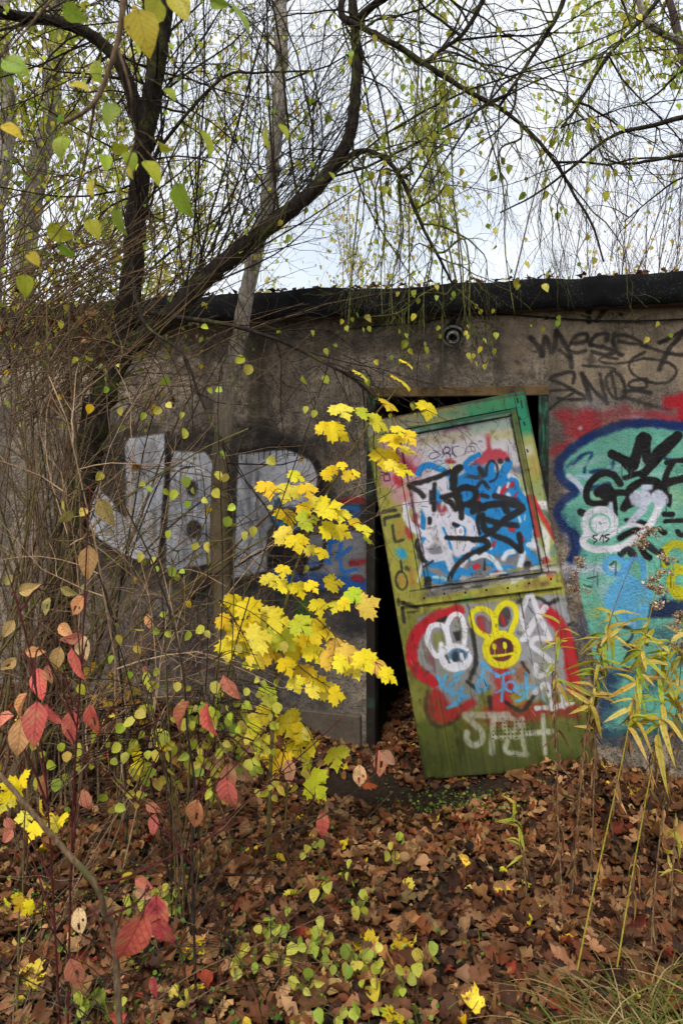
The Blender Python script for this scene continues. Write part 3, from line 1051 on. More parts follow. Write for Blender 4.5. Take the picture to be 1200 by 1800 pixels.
for L, ww in (([(395, 120), (395, 260), (385, 390)], 9), ([(500, 830), (640, 850), (730, 930), (850, 960)], 15), ([(430, 960), (600, 1050), (850, 1060)], 13), ([(880, 930), (1000, 960), (1050, 900)], 11), ([(770, 800), (900, 740), (1060, 760)], 9), ([(400, 480), (410, 560)], 8), ([(1050, 660), (1190, 620)], 9), ([(640, 370), (720, 560), (750, 640)], 10), ([(820, 330), (930, 380), (920, 470)], 8)):
    C.s(L, ww, (26, 132, 198), 1, 1.3, 0.08)
C.s([(300, 200), (280, 300), (330, 340)], 9, (170, 60, 80), 0.9, 3)
C.s([(600, 60), (620, 170), (690, 100)], 10, (150, 56, 66), 0.9, 3)
C.s([(180, 380), (230, 470)], 9, (180, 40, 60), 0.9, 4)
WH = (222, 218, 230)
A.f([(340, 830), (720, 740), (770, 870), (690, 960), (600, 910), (470, 930), (480, 1180), (560, 1220), (700, 1210), (420, 1250), (290, 1000), (250, 900)], WH, 0.92, 4, 0.2)
for L, ww in (([(170, 60), (180, 220), (270, 360), (420, 440), (560, 430)], 13), ([(380, 20), (520, 260), (640, 480), (700, 660), (770, 900)], 14), ([(470, 20), (600, 240)], 11), ([(540, 450), (450, 560), (420, 690), (500, 760), (640, 750), (740, 690)], 13),
              ([(620, 290), (800, 230), (980, 270), (1060, 400), (1030, 520), (930, 640)], 18), ([(700, 310), (780, 480), (830, 690)], 10), ([(730, 50), (770, 160), (690, 240), (620, 250)], 10), ([(850, 720), (940, 640), (1000, 690)], 9), ([(900, 850), (950, 790)], 9), ([(1060, 740), (1190, 710)], 11)):
    C.s(L, ww, WH, 0.97, 1.6, 0.12)
C.s([(885, 380), (890, 430)], 12, (240, 240, 246), 1, 1.2, 0)
C.s([(885, 395), (890, 410)], 6, (200, 180, 190), 1, 1.2, 0)
C.s([(430, 740), (370, 900), (340, 1060)], 5, (230, 228, 232), 0.9, 2)
C.s([(530, 1010), (640, 1020), (700, 1040)], 5, (190, 214, 206), 0.9, 1.5)
for L, ww in (([(0, 720), (120, 670), (250, 730), (330, 840), (350, 900)], 9), ([(625, 650), (595, 780), (570, 900), (490, 1065)], 10), ([(700, 550), (800, 570), (865, 690)], 10), ([(380, 720), (430, 650), (510, 630)], 9), ([(190, 480), (220, 590)], 7), ([(570, 190), (590, 260)], 5), ([(650, 180), (645, 240)], 2.5)):
    D.s(L, ww, (216, 222, 230), 0.95, 1.6, 0.15)
D.f([(822, 262), (890, 330), (960, 450), (962, 725), (905, 725), (885, 560)], (226, 222, 220), 1, 2)
D.f([(780, 0), (985, 0), (1030, 175), (900, 115), (830, 110)], (222, 218, 212), 1, 2)
RD = (204, 28, 40)
for L, ww in (([(715, -40), (770, 190), (800, 420)], 11), ([(745, -40), (860, 190), (960, 350), (1035, 490)], 8), ([(905, 740), (930, 850), (960, 930)], 11), ([(500, 360), (470, 350)], 9), ([(600, 450), (620, 490)], 7), ([(270, 520), (260, 560)], 6), ([(20, 830), (60, 820)], 8), ([(270, 930), (300, 900)], 8)):
    D.s(L, ww, RD, 0.95, 1.4, 0.15)
for L, ww in (([(530, 860), (470, 930), (420, 1000)], 8), ([(600, 820), (590, 850)], 6), ([(660, 940), (620, 1020)], 4), ([(150, 980), (150, 1060)], 6)):
    B.s(L, ww, RD, 0.95, 1.4, 0.1)
for L, ww in (([(430, 880), (410, 960)], 5), ([(545, 820), (530, 870)], 4), ([(555, 710), (550, 740)], 5), ([(540, 970), (560, 1010)], 7)):
    B.s(L, ww, (226, 222, 230), 0.95, 1.4, 0.1)
D.f([(840, 110), (960, 140), (1050, 260), (1000, 420), (940, 260)], (70, 68, 70), 0.85, 5, 0.3)
D.s([(990, 650), (1060, 560), (1080, 500)], 10, (50, 100, 130), 0.8, 5)
for L, ww in (([(215, 845), (420, 790), (640, 715), (880, 605)], 9), ([(235, 870), (320, 920), (395, 990)], 9), ([(545, 835), (530, 1000), (540, 1170)], 8), ([(490, 930), (500, 1080)], 6), ([(870, 620), (800, 720), (790, 880)], 13), ([(640, 1010), (740, 985), (840, 930)], 9), ([(690, 1040), (760, 1080), (820, 1160)], 10),
              ([(830, 1000), (870, 910), (960, 875), (1060, 900), (1090, 990), (1030, 1080), (920, 1110)], 11), ([(860, 1000), (880, 1150)], 14)):
    A.s(L, ww, BLACK, 0.97, 1.7, 0.08)
for L, ww in (([(890, 50), (900, 230)], 10), ([(700, 490), (900, 500), (1190, 515)], 8), ([(1190, 650), (1030, 700), (880, 820), (790, 930), (740, 1040)], 8), ([(1000, 60), (1120, 50), (1190, 100)], 12), ([(1150, 100), (1110, 260), (1140, 440)], 6), ([(320, 520), (300, 610), (370, 690), (400, 800)], 5), ([(460, 1050), (465, 1110)], 13), ([(465, 1110), (468, 1180)], 3), ([(400, 880), (520, 800)], 3), ([(800, 310), (850, 330)], 7), ([(480, 240), (480, 300)], 7)):
    C.s(L, ww, BLACK, 0.95, 1.5, 0.08)
for L, ww in (([(0, 130), (180, 60), (420, 40), (590, 70), (600, 120), (480, 190), (380, 260)], 12), ([(100, 210), (280, 270), (540, 310)], 10), ([(120, 180), (140, 350), (240, 380), (330, 300)], 11), ([(270, 440), (430, 500), (590, 620)], 10), ([(575, 420), (590, 520), (600, 630)], 9), ([(0, 490), (140, 500), (190, 560), (80, 640)], 10), ([(680, 800), (685, 820)], 12), ([(690, 840), (690, 890)], 2.5), ([(150, 740), (148, 860)], 3), ([(380, 60), (420, 130)], 12), ([(110, 460), (240, 410)], 4)):
    D.s(L, ww, BLACK, 0.95, 1.7, 0.08)
for L, ww in (([(255, 720), (265, 590), (320, 525), (385, 570), (405, 680), (370, 770), (310, 800)], 4), ([(435, 530), (445, 535)], 9), ([(530, 505), (540, 515)], 8), ([(120, 880), (200, 800), (280, 880)], 7), ([(160, 620), (220, 720)], 8), ([(200, 980), (270, 1000)], 8), ([(360, 990), (500, 1020), (640, 1060), (740, 1160)], 10)):
    B.s(L, ww, (38, 36, 44), 0.95, 1.5, 0.05)
PU = (70, 50, 110)
for L in ([(590, 410), (500, 425), (470, 470), (510, 500), (590, 470), (620, 440), (520, 380)], [(640, 480), (670, 440), (650, 400), (690, 345), (745, 360), (735, 410), (690, 420), (750, 440), (745, 490)], [(860, 330), (795, 345), (785, 410), (830, 470)]):
    A.s(L, 1.7, PU, 1, 0.8, 0)
A.s([(540, 540), (600, 520), (640, 530)], 2.5, (120, 160, 210), 0.9, 1)
A.s([(570, 580), (700, 550), (800, 545)], 2, (90, 180, 170), 0.9, 1)
A.s([(600, 620), (720, 590)], 2, (120, 200, 190), 0.9, 1)
A.f([(680, 520), (760, 480), (820, 550), (700, 550)], (196, 40, 44), 0.9, 2)
for L in ([(948, 440), (955, 370), (1010, 325), (1070, 350), (1085, 410)], [(1020, 335), (1032, 395)], [(945, 408), (1070, 400)], [(1005, 300), (1060, 290), (1110, 310)]):
    A.s(L, 1.2, (90, 76, 86), 1, 0.7, 0)
A.s([(190, 1120), (250, 1070)], 1.5, (110, 100, 170), 0.9, 0.8)
A.s([(200, 1070), (250, 1130)], 1.5, (110, 100, 170), 0.9, 0.8)
# left stile
Fb = door_brush(640, 820, 6.43)
Fb.f([(150, -80), (300, -90), (330, 190), (200, 230)], (206, 132, 150), 0.9, 4, 0.3)
for L in ([(175, 15), (265, 30), (255, 75), (190, 65)], [(190, 100), (285, 85)], [(220, 110), (230, 160), (290, 150), (280, 90)], [(180, -60), (250, -50), (240, -15), (180, -20)]):
    Fb.s(L, 2.4, (70, 40, 60), 0.95, 0.9, 0)
Fb.f([(370, 620), (440, 640), (440, 780), (370, 800)], (176, 112, 44), 0.8, 6, 0.4)
Fb.f([(500, 1200), (560, 1180), (570, 1340), (510, 1350)], (190, 96, 44), 0.7, 6, 0.4)
Fb.s([(400, 970), (430, 1000)], 15, (30, 148, 200), 0.95, 4)
Fb.s([(410, 1060), (425, 1190)], 4, (34, 40, 40), 0.9, 1.5)
Fb.s(Fb.e(420, 1290, 62, 100, -8), 4, (40, 34, 26), 0.9, 1.5)
Fb.f(Fb.e(425, 1290, 42, 70, -8), (176, 120, 56), 0.7, 3)
Fb.s([(480, 1150), (485, 1160)], 8, (60, 60, 36), 0.9, 2)
for L, ww in (([(220, 510), (350, 492)], 7), ([(235, 585), (390, 550)], 6), ([(225, 600), (232, 660)], 5), ([(320, 670), (330, 780), (355, 850)], 5), ([(380, 850), (440, 830)], 5), ([(440, 1530), (530, 1550), (615, 1600)], 5), ([(435, 1620), (440, 1750)], 5), ([(390, 1510), (395, 1560)], 7), ([(610, 1530), (620, 1610)], 4), ([(600, 900), (630, 1020), (690, 1080)], 6)):
    Fb.s(L, ww, (34, 32, 30), 0.9, 1.6, 0.15)
# scuffed strip above the middle rail
b.f([(745, 1030), (985, 985), (990, 1003), (750, 1052)], (96, 92, 88), 0.9, 3, 0.4)
for _ in range(40):
    u = random.uniform(745, 985)
    vv = 1040 - (u - 745) * 0.185 + random.uniform(-9, 9)
    b.s([(u, vv), (u + random.uniform(6, 30), vv - random.uniform(0, 5))], random.uniform(1.5, 4), pick([(30, 28, 28), (200, 196, 190), (140, 136, 60), (60, 60, 66), (170, 160, 150)]), 0.85, 1.2, 0.2)
b.f([(700, 1062), (1008, 1003), (1012, 1024), (708, 1085)], (168, 162, 62), 0.95, 3, 0.3)
b.s([(805, 1060), (830, 1050)], 8, (70, 140, 70), 0.7, 4)
b.s([(925, 1030), (960, 1022)], 7, (120, 70, 50), 0.6, 5)
b.s([(960, 1001), (1000, 1000)], 9, (220, 214, 222), 0.8, 4)
for L, w_, c_ in (([(672, 764), (740, 750), (820, 737), (893, 723)], 5, (24, 72, 50)), ([(700, 768), (800, 749), (893, 732)], 2.4, (22, 20, 18)), ([(896, 736), (912, 805), (926, 872), (950, 985)], 2.6, (24, 22, 20)),
                  ([(906, 738), (918, 800), (931, 860), (955, 960)], 4.5, (84, 86, 38)), ([(700, 768), (722, 870), (745, 980), (757, 1040)], 2.0, (40, 36, 30)), ([(640, 741), (780, 716), (935, 690)], 4, (92, 78, 56))):
    b.s(L, w_, c_, 0.85, 1.2, 0.3)
for (u, v_, l_) in ((908, 700, 8), (915, 705, 12), (905, 690, 6), (920, 742, 5), (912, 733, 4), (925, 790, 4)):
    b.s([(u, v_), (u + 2, v_ + l_)], 2.2, (24, 22, 20), 0.95, 0.9, 0)
# lower panel
E = door_brush(690, 1040, 3.53)
E.f([(30, 150), (1160, 0), (1300, 1050), (180, 1200)], (112, 112, 44), 0.9, 5, 0.3)
E.f([(150, 780), (1300, 740), (1300, 1100), (190, 1200)], (84, 92, 30), 0.95, 14, 0.3)
E.f([(160, 1000), (1300, 960), (1300, 1120), (200, 1220)], (66, 76, 24), 0.8, 14, 0.4)
E.f([(150, 160), (420, 80), (760, 60), (980, 20), (1140, 200), (1130, 600), (860, 690), (600, 720), (400, 740), (260, 640), (140, 400)], (146, 146, 152), 1, 4, 0.25)
E.f([(940, 30), (1080, 10), (1150, 190), (1080, 200)], (150, 150, 156), 0.95, 3)
E.f([(600, 470), (720, 470), (760, 620), (860, 700), (640, 770), (540, 740), (640, 600)], (186, 26, 34), 0.95, 4, 0.2)
E.f([(540, 640), (620, 600), (600, 720), (520, 740)], (128, 128, 44), 0.9, 3)
E.f([(720, 640), (840, 600), (850, 660), (760, 740)], (140, 140, 46), 0.9, 3)
E.f([(740, 470), (830, 450), (840, 560), (760, 560)], (150, 84, 50), 0.8, 5)
E.s([(410, 120), (270, 160), (150, 260), (115, 390), (150, 490), (250, 560)], 20, (190, 24, 38), 1, 2.5, 0.12)
E.f([(215, 640), (260, 590), (330, 640), (400, 720), (500, 650), (520, 700), (420, 780), (330, 820), (260, 810), (215, 740)], (186, 26, 36), 0.97, 3, 0.15)
E.s([(215, 620), (205, 740), (270, 830), (360, 820), (420, 770)], 5, (60, 26, 26), 0.8, 3)
E.f([(290, 600), (400, 560), (440, 620), (400, 700), (360, 720)], (150, 148, 154), 0.95, 3)
E.s([(950, 120), (1040, 220), (1100, 380), (1120, 600)], 22, (176, 24, 34), 1, 3, 0.15)
E.s([(620, 790), (800, 770), (960, 730), (1120, 740)], 24, (150, 34, 34), 0.9, 6, 0.3)
E.f([(420, 740), (620, 760), (560, 870), (440, 840)], (140, 84, 36), 0.6, 9, 0.4)
for L, ww in (([(490, 240), (515, 420), (480, 540)], 7), ([(460, 560), (520, 610)], 6), ([(700, 690), (800, 740), (880, 640)], 6), ([(600, 660), (605, 720)], 7), ([(280, 190), (330, 170)], 8), ([(780, 60), (900, 40), (960, 80)], 6), ([(960, 80), (1020, 50)], 6), ([(70, 70), (150, 100)], 7), ([(60, 100), (70, 190)], 6), ([(1090, 205), (1160, 180)], 5), ([(800, 440), (840, 500)], 4), ([(90, 130), (160, 120)], 3)):
    E.s(L, ww, (28, 26, 28), 0.9, 2, 0.1)
E.f([(200, 340), (250, 360), (260, 500), (215, 430)], (120, 60, 60), 0.7, 4)
# rabbit heads
E.f(E.e(285, 300, 36, 56, -12), (136, 136, 70), 0.9, 2)
E.f([(368, 250), (420, 240), (420, 310), (390, 310)], (30, 30, 34), 1, 2)
E.s([(330, 350), (270, 400), (215, 300), (240, 215), (310, 215), (345, 290), (345, 340)], 9, (232, 230, 238), 1, 1.4, 0.05)
E.s([(350, 330), (335, 220), (370, 150), (420, 150), (445, 230), (440, 330)], 9, (232, 230, 238), 1, 1.4, 0.05)
E.s([(300, 330), (300, 400)], 10, (232, 230, 238), 1, 1.6, 0.05)
E.f(E.e(388, 412, 105, 92), (232, 230, 238), 1, 1.8, 0.05)
E.f(E.e(400, 395, 62, 42), (70, 110, 140), 0.95, 2)
E.f(E.e(385, 405, 22, 30), (40, 44, 52), 0.95, 2)
E.s([(330, 400), (350, 440)], 4, (50, 50, 56), 0.9, 1.5)
E.s([(425, 390), (430, 420)], 6, (232, 230, 238), 1, 1.2, 0)
YE = (226, 212, 22)
E.f(E.e(560, 215, 48, 66, -20), (120, 60, 64), 0.8, 2)
E.s([(535, 170), (560, 250)], 7, (180, 40, 46), 0.9, 2)
E.s([(585, 190), (590, 240)], 5, (120, 120, 124), 0.9, 2)
E.f(E.e(690, 160, 42, 64, 10), (60, 54, 54), 0.9, 2)
E.s([(675, 150), (690, 200)], 6, (180, 40, 46), 0.9, 2)
E.s([(600, 290), (520, 240), (485, 160), (520, 110), (590, 120), (630, 180), (630, 250)], 9.5, YE, 1, 1.3, 0.05)
E.s([(635, 250), (640, 140), (690, 75), (750, 90), (765, 160), (735, 240)], 9.5, YE, 1, 1.3, 0.05)
E.f(E.e(675, 360, 90, 85), (104, 36, 38), 0.97, 2)
E.f([(650, 300), (730, 290), (740, 380), (690, 380)], (60, 34, 40), 0.8, 3)
E.s(E.e(675, 360, 98, 96), 12, YE, 1, 1.4, 0.05)
E.s([(628, 335), (630, 350)], 6.5, YE, 1, 1, 0)
E.s([(693, 325), (695, 345)], 6.5, YE, 1, 1, 0)
E.s([(608, 402), (680, 396), (745, 384)], 4, YE, 1, 1, 0)
E.s([(630, 350), (632, 400)], 1.2, YE, 1, 0.7, 0)
E.s([(697, 345), (700, 390)], 1.2, YE, 1, 0.7, 0)
SKY = (88, 172, 222)
for L, ww in (([(275, 530), (320, 600), (370, 640)], 7), ([(330, 520), (300, 580)], 6), ([(410, 540), (360, 580), (380, 640), (430, 600)], 6), ([(430, 640), (390, 700), (340, 720)], 7), ([(380, 690), (460, 650)], 6), ([(380, 520), (430, 500)], 6),
              ([(550, 440), (560, 500), (520, 590), (540, 620), (580, 590), (560, 540)], 6), ([(560, 450), (660, 530)], 6),
              ([(640, 530), (750, 495)], 5), ([(685, 530), (675, 680)], 5), (E.e(730, 590, 30, 30), 4.5), ([(690, 600), (640, 630)], 4), ([(790, 590), (760, 610), (790, 640), (830, 610), (800, 670), (760, 680)], 4.5), ([(825, 510), (830, 660)], 5), ([(790, 595), (910, 595)], 4.5), ([(930, 660), (960, 700)], 4)):
    E.s(L, ww, SKY, 0.97, 1.5, 0.1)
WL = (214, 212, 218)
for L, ww in (([(835, 30), (800, 130), (805, 230)], 9), ([(860, 20), (900, 130), (970, 290)], 9), ([(945, 100), (870, 200), (820, 290)], 11), ([(970, 300), (890, 290), (860, 335), (930, 390), (985, 450), (950, 510), (890, 520), (885, 460)], 8.5), ([(880, 630), (950, 575), (975, 640), (985, 730)], 8), ([(890, 725), (985, 720)], 8), ([(1000, 720), (1110, 690)], 9), ([(1050, 650), (1060, 720)], 7), ([(800, 300), (830, 290)], 8)):
    E.s(L, ww, WL, 0.92, 1.6, 0.2)
ST_ = (196, 192, 176)
for L, ww in (([(710, 765), (580, 768), (450, 768), (490, 810), (550, 870), (550, 930), (500, 955), (455, 920), (460, 880)], 11), ([(625, 775), (615, 900), (612, 1000)], 10), ([(640, 795), (740, 790), (765, 830), (750, 870), (700, 860), (690, 815)], 8.5), ([(640, 905), (720, 905), (800, 905)], 7), ([(710, 930), (700, 990), (770, 1010), (830, 1010)], 8.5), ([(800, 790), (805, 900), (820, 1010)], 9), ([(830, 885), (900, 878), (990, 868)], 9), ([(932, 765), (935, 880), (945, 1010)], 7)):
    E.s(L, ww, ST_, 0.9, 2.0, 0.25)
for ix in range(11):                         # punched holes of the letter box plate
    for iy in range(5):
        if random.random() < 0.85:
            E.s([(622 + ix * 24, 820 + iy * 24 - ix * 1.5)], 2.2, (24, 24, 20), 0.9, 0.7, 0)
for _ in range(30):
    x = random.uniform(0, DW)
    DC.stroke([(x, random.uniform(0.05, 0.5)), (x + random.uniform(-.004, .004), 0.0)], random.uniform(0.003, 0.012), pick([(46, 54, 16), (110, 118, 40), (60, 50, 30)]), 0.5, 0.006, 0.4)

# green and olive paint left on the mouldings
for q, c_, a_ in (([(0.16, 1.905), (0.87, 1.905), (0.87, 1.937), (0.16, 1.937)], (34, 92, 64), .8), ([(0.838, 1.50), (0.868, 1.50), (0.868, 1.93), (0.838, 1.93)], (104, 106, 44), .85), ([(0.838, 1.06), (0.868, 1.06), (0.868, 1.5), (0.838, 1.5)], (96, 92, 60), .35)):
    DC.fill(q, c_, a_, .004, .4)
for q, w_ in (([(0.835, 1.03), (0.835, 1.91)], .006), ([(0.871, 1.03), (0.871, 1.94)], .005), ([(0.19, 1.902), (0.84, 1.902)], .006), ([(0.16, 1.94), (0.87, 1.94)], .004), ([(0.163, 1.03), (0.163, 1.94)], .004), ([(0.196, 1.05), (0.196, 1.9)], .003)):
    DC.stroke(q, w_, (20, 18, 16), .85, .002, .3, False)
# dirt, chips and scratches over everything on the door
for _ in range(420):
    x, z = random.uniform(0, DW), random.uniform(0, DH)
    L_ = random.uniform(0.004, 0.05)
    a_ = random.gauss(-1.57, .35) if random.random() < .7 else random.uniform(0, 6.28)
    DC.stroke([(x, z), (x + L_ * math.cos(a_), z + L_ * math.sin(a_))], random.uniform(0.0012, 0.004), pick([(30, 26, 20), (46, 40, 26), (20, 18, 16), (120, 112, 80), (84, 74, 40), (190, 186, 170)]), random.uniform(.4, .9), 0.0015, 0.2)
for _ in range(26):
    x, z = random.uniform(0, DW), random.choice((random.uniform(0, .35), random.uniform(0.9, 1.05), random.uniform(0, DH)))
    DC.fill([(x + random.gauss(0, .035), z + random.gauss(0, .035)) for _ in range(6)], pick([(60, 56, 26), (70, 66, 40), (44, 40, 26), (96, 100, 40)]), random.uniform(.25, .55), 0.02, 0.6)
for e in ([(0, 0), (0, DH)], [(DW, 0), (DW, DH)], [(0, DH), (DW, DH)], [(0, 0.005), (DW, 0.005)]):
    DC.stroke(e, 0.012, (40, 34, 22), 0.75, 0.008, 0.5, False)
for zz_ in (DH * .46, DH * .505):
    DC.stroke([(0.1, zz_), (DW - .03, zz_)], 0.006, (26, 24, 18), 0.8, 0.003, 0.3, False)
for _ in range(40):                              # runs of rusty water and algae
    x, z = random.uniform(0, DW), random.uniform(.1, DH * .52)
    DC.stroke([(x, z), (x + random.gauss(0, .004), z - random.uniform(.05, .3))], random.uniform(.002, .008), pick([(54, 52, 20), (80, 88, 30), (50, 40, 24)]), random.uniform(.25, .6), .004, .4)
# ------------------------------------------------------------------ ground
def axis(lo, hi, step, far):
    core = np.arange(lo, hi + step / 2, step)
    out = [hi]
    d = step
    while out[-1] < far:
        d *= 1.5
        out.append(out[-1] + d)
    out2 = [lo]
    d = step
    while out2[-1] > -far:
        d *= 1.5
        out2.append(out2[-1] - d)
    return np.concatenate([np.array(out2[:0:-1]), core, np.array(out[1:])])


def sheet(xs, ys, zf):
    X, Y = np.meshgrid(xs, ys)
    V = np.column_stack([X.ravel(), Y.ravel(), zf(X, Y).ravel()])
    nx, ny = len(xs), len(ys)
    i = (np.arange(ny - 1)[:, None] * nx + np.arange(nx - 1)[None, :]).ravel()
    return V, np.column_stack([i, i + 1, i + nx + 1, i + nx])


t = NT('soil')
n1 = t.noise(5, 6, 0.65)
n2 = t.noise(45, 5, 0.6)
c = t.mix(t.rng(n1, 0.3, 0.7), (0.020, 0.014, 0.010), (0.045, 0.030, 0.020))
c = t.mix(t.rng(n2, 0.45, 0.75), c, (0.075, 0.050, 0.034))
t.bsdf(c, 0.95, t.math('ADD', n1, n2), 0.9, 0.02, 0.1)
M_SOIL = t.done()
gxs, gys = axis(-4.2, 4.2, 0.05, 400), axis(-0.4, 5.4, 0.05, 400)
V, Q = sheet(gxs, gys, lambda X, Y: gz(X, Y) + 0.010 * np.sin(23 * X + 5 * np.sin(9 * Y)) * np.sin(19 * Y + 3 * np.sin(13 * X)) * (np.hypot(X, Y) < 7))
ground = link('ground', np_mesh('ground', V, Q), M_SOIL)
tag(ground, 'dark bare soil of the sloping forest ground before the hut', 'ground', kind='structure')

# ------------------------------------------------------------------ hut
hut = empty('concrete_hut', (OX, OY, 0), -TH)
tag(hut, 'low abandoned concrete hut covered in graffiti with flat black roof', 'building')

XL, XR, ZT, ZB = -5.0, 4.0, 2.56, -0.5
OPW, OPH = 0.977, 2.06
t = NT('plaster')
oc = t.coord()
n1 = t.noise(2.2, 5, 0.62)
n2 = t.noise(11, 5, 0.7)
n3 = t.noise(80, 3, 0.7)
c = t.mix(t.rng(n1, 0.36, 0.62), srgb(122, 112, 101), srgb(196, 177, 152))
c = t.mix(t.rng(n2, 0.44, 0.64, 0, 0.75), c, srgb(96, 86, 76))
n4 = t.noise(24, 5, 0.75)
c = t.mix(t.rng(n4, 0.50, 0.62, 0, 0.6), c, srgb(70, 63, 57))
c = t.mix(t.rng(n4, 0.44, 0.34, 0, 0.45), c, srgb(206, 186, 158))
c = t.mix(t.rng(n3, 0.52, 0.62, 0, 0.75), c, srgb(50, 45, 41))
mp = t.node('ShaderNodeMapping')
mp.inputs['Scale'].default_value = (5.0, 5.0, 0.5)
t.link(oc, mp.inputs['Vector'])
ns = t.noise(1.6, 5, 0.6, mp.outputs[0])
c = t.mix(t.rng(ns, 0.52, 0.72, 0, 0.55), c, srgb(64, 58, 52))           # rain streaks
vo = t.node('ShaderNodeTexVoronoi')
vo.feature = 'DISTANCE_TO_EDGE'
vo.inputs['Scale'].default_value = 1.7
nd = t.node('ShaderNodeTexNoise')
nd.inputs['Scale'].default_value = 3.0
nd.inputs['Detail'].default_value = 6
t.link(oc, nd.inputs['Vector'])
wv = t.node('ShaderNodeVectorMath', operation='MULTIPLY_ADD')
wv.inputs[1].default_value = (0.6, 0.6, 0.6)
t.link(nd.outputs['Color'], wv.inputs[0])
t.link(oc, wv.inputs[2])
t.link(wv.outputs[0], vo.inputs['Vector'])
crack = t.math('MULTIPLY', t.rng(vo.outputs['Distance'], 0.007, 0.002), t.rng(n1, 0.45, 0.6))
c = t.mix(t.math('MULTIPLY', crack, 0.75), c, (0.02, 0.017, 0.015))
# paint layer
wm = t.node('ShaderNodeMapping')
wm.vector_type = 'POINT'
sx = t.node('ShaderNodeSeparateXYZ')
t.link(oc, sx.inputs[0])
cb = t.node('ShaderNodeCombineXYZ')
t.link(t.math('DIVIDE', t.math('SUBTRACT', sx.outputs[0], WC.x0), WC.wm), cb.inputs[0])
t.link(t.math('DIVIDE', t.math('SUBTRACT', sx.outputs[2], WC.z0), WC.hm), cb.inputs[1])
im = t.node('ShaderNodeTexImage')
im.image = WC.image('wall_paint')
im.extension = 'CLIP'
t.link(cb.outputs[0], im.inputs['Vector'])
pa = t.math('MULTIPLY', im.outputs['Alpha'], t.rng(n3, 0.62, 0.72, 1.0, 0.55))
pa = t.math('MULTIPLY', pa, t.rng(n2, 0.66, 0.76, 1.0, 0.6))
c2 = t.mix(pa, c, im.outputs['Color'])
c2 = t.mix(t.rng(ns, 0.45, 0.75, 0, 0.38), c2, srgb(52, 48, 44))
nw = t.noise(4.5, 6, 0.7)
c2 = t.mix(t.rng(nw, 0.52, 0.70, 0, 0.32), c2, srgb(56, 52, 46))
c2 = t.mix(t.rng(n3, 0.6, 0.72, 0, 0.25), c2, srgb(50, 46, 44))
hh = t.math('ADD', t.math('MULTIPLY', n3, 0.8), t.math('ADD', n2, n4))
hh = t.math('SUBTRACT', hh, t.math('MULTIPLY', crack, 0.8))
t.bsdf(c2, t.rng(pa, 0, 1, 0.92, 0.6), hh, 0.9, 0.010, 0.25)
M_WALL = t.done()

# front plaster skin: a grid with an uneven surface and the door opening left out
xs = np.unique(np.round(np.concatenate([np.linspace(XL, -0.03, 166), np.linspace(-0.03, OPW + 0.03, 35), np.linspace(OPW + 0.03, XR, 101)]), 5))
zs = np.unique(np.round(np.concatenate([np.linspace(ZB, OPH + 0.02, 86), np.linspace(OPH + 0.02, ZT, 18)]), 5))
X, Z = np.meshgrid(xs, zs)
dy = 0.006 * np.sin(2.1 * X + 1.7 * Z) + 0.004 * np.sin(5.3 * X - 3.1 * Z + 1) + 0.003 * RNG.normal(0, 0.6, X.shape)
dy += -0.012 * sstep(2.30, 2.33, Z)                                  # thicker band under the eaves
V = np.column_stack([X.ravel(), dy.ravel(), Z.ravel()])
nx = len(xs)
Q = []
for i in range(len(zs) - 1):
    for j in range(nx - 1):
        xm, zm = (xs[j] + xs[j + 1]) / 2, (zs[i] + zs[i + 1]) / 2
        if -0.03 < xm < OPW + 0.03 and zm < OPH + 0.02:
            continue
        a = i * nx + j
        Q.append((a, a + 1, a + nx + 1, a + nx))
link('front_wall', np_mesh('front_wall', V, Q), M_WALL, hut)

t = NT('bare_concrete')
n1 = t.noise(3, 6, 0.6)
n2 = t.noise(30, 5, 0.6)
c = t.mix(t.rng(n1, 0.3, 0.7), srgb(72, 66, 60), srgb(112, 102, 92))
c = t.mix(t.rng(n2, 0.5, 0.7, 0, 0.5), c, srgb(50, 46, 42))
t.bsdf(c, 0.93, n2, 0.6, 0.006, 0.15)
M_CONC = t.done()
for nm, x0, x1, z0, z1 in (('wall_core', XL, -0.034, ZB, 2.48), ('wall_core', OPW + 0.034, XR, ZB, 2.48), ('wall_core', -0.033, OPW + 0.033, OPH + 0.03, 2.48)):
    link(nm, box_mesh(nm, x0, x1, 0.02, 0.28, z0, z1), M_CONC, hut)
link('side_wall', box_mesh('side_wall', XL, XL + 0.25, 0.281, 3.8, ZB, 2.48), M_CONC, hut)
link('side_wall', box_mesh('side_wall', XR - 0.25, XR, 0.281, 3.8, ZB, 2.48), M_CONC, hut)
link('back_wall', box_mesh('back_wall', XL, XR, 3.801, 4.05, ZB, 2.48), M_CONC, hut)
link('partition_wall', box_mesh('partition_wall', 1.9, 2.02, 0.285, 3.79, ZB, 2.475), M_CONC, hut)
link('partition_wall', box_mesh('partition_wall', -1.3, -1.18, 0.285, 3.79, ZB, 2.475), M_CONC, hut)

t = NT('plinth_render')
n1 = t.noise(4, 6, 0.6)
n2 = t.noise(40, 4, 0.6)
c = t.mix(t.rng(n1, 0.35, 0.65), srgb(86, 76, 66), srgb(120, 106, 92))
c = t.mix(t.rng(n2, 0.5, 0.7, 0, 0.5), c, srgb(56, 50, 44))
t.bsdf(c, 0.93, n2, 0.6, 0.006, 0.15)
M_PLINTH = t.done()
x = XL
while x < -0.1:                                       # rendered plinth in cast lengths
    x1 = min(x + random.uniform(1.1, 1.6), -0.06)
    link('plinth', box_mesh('plinth', x + 0.004, x1 - 0.004, -0.028, 0.015, ZB, 0.128 + random.uniform(-.004, .004), 0.006), M_PLINTH, hut)
    x = x1

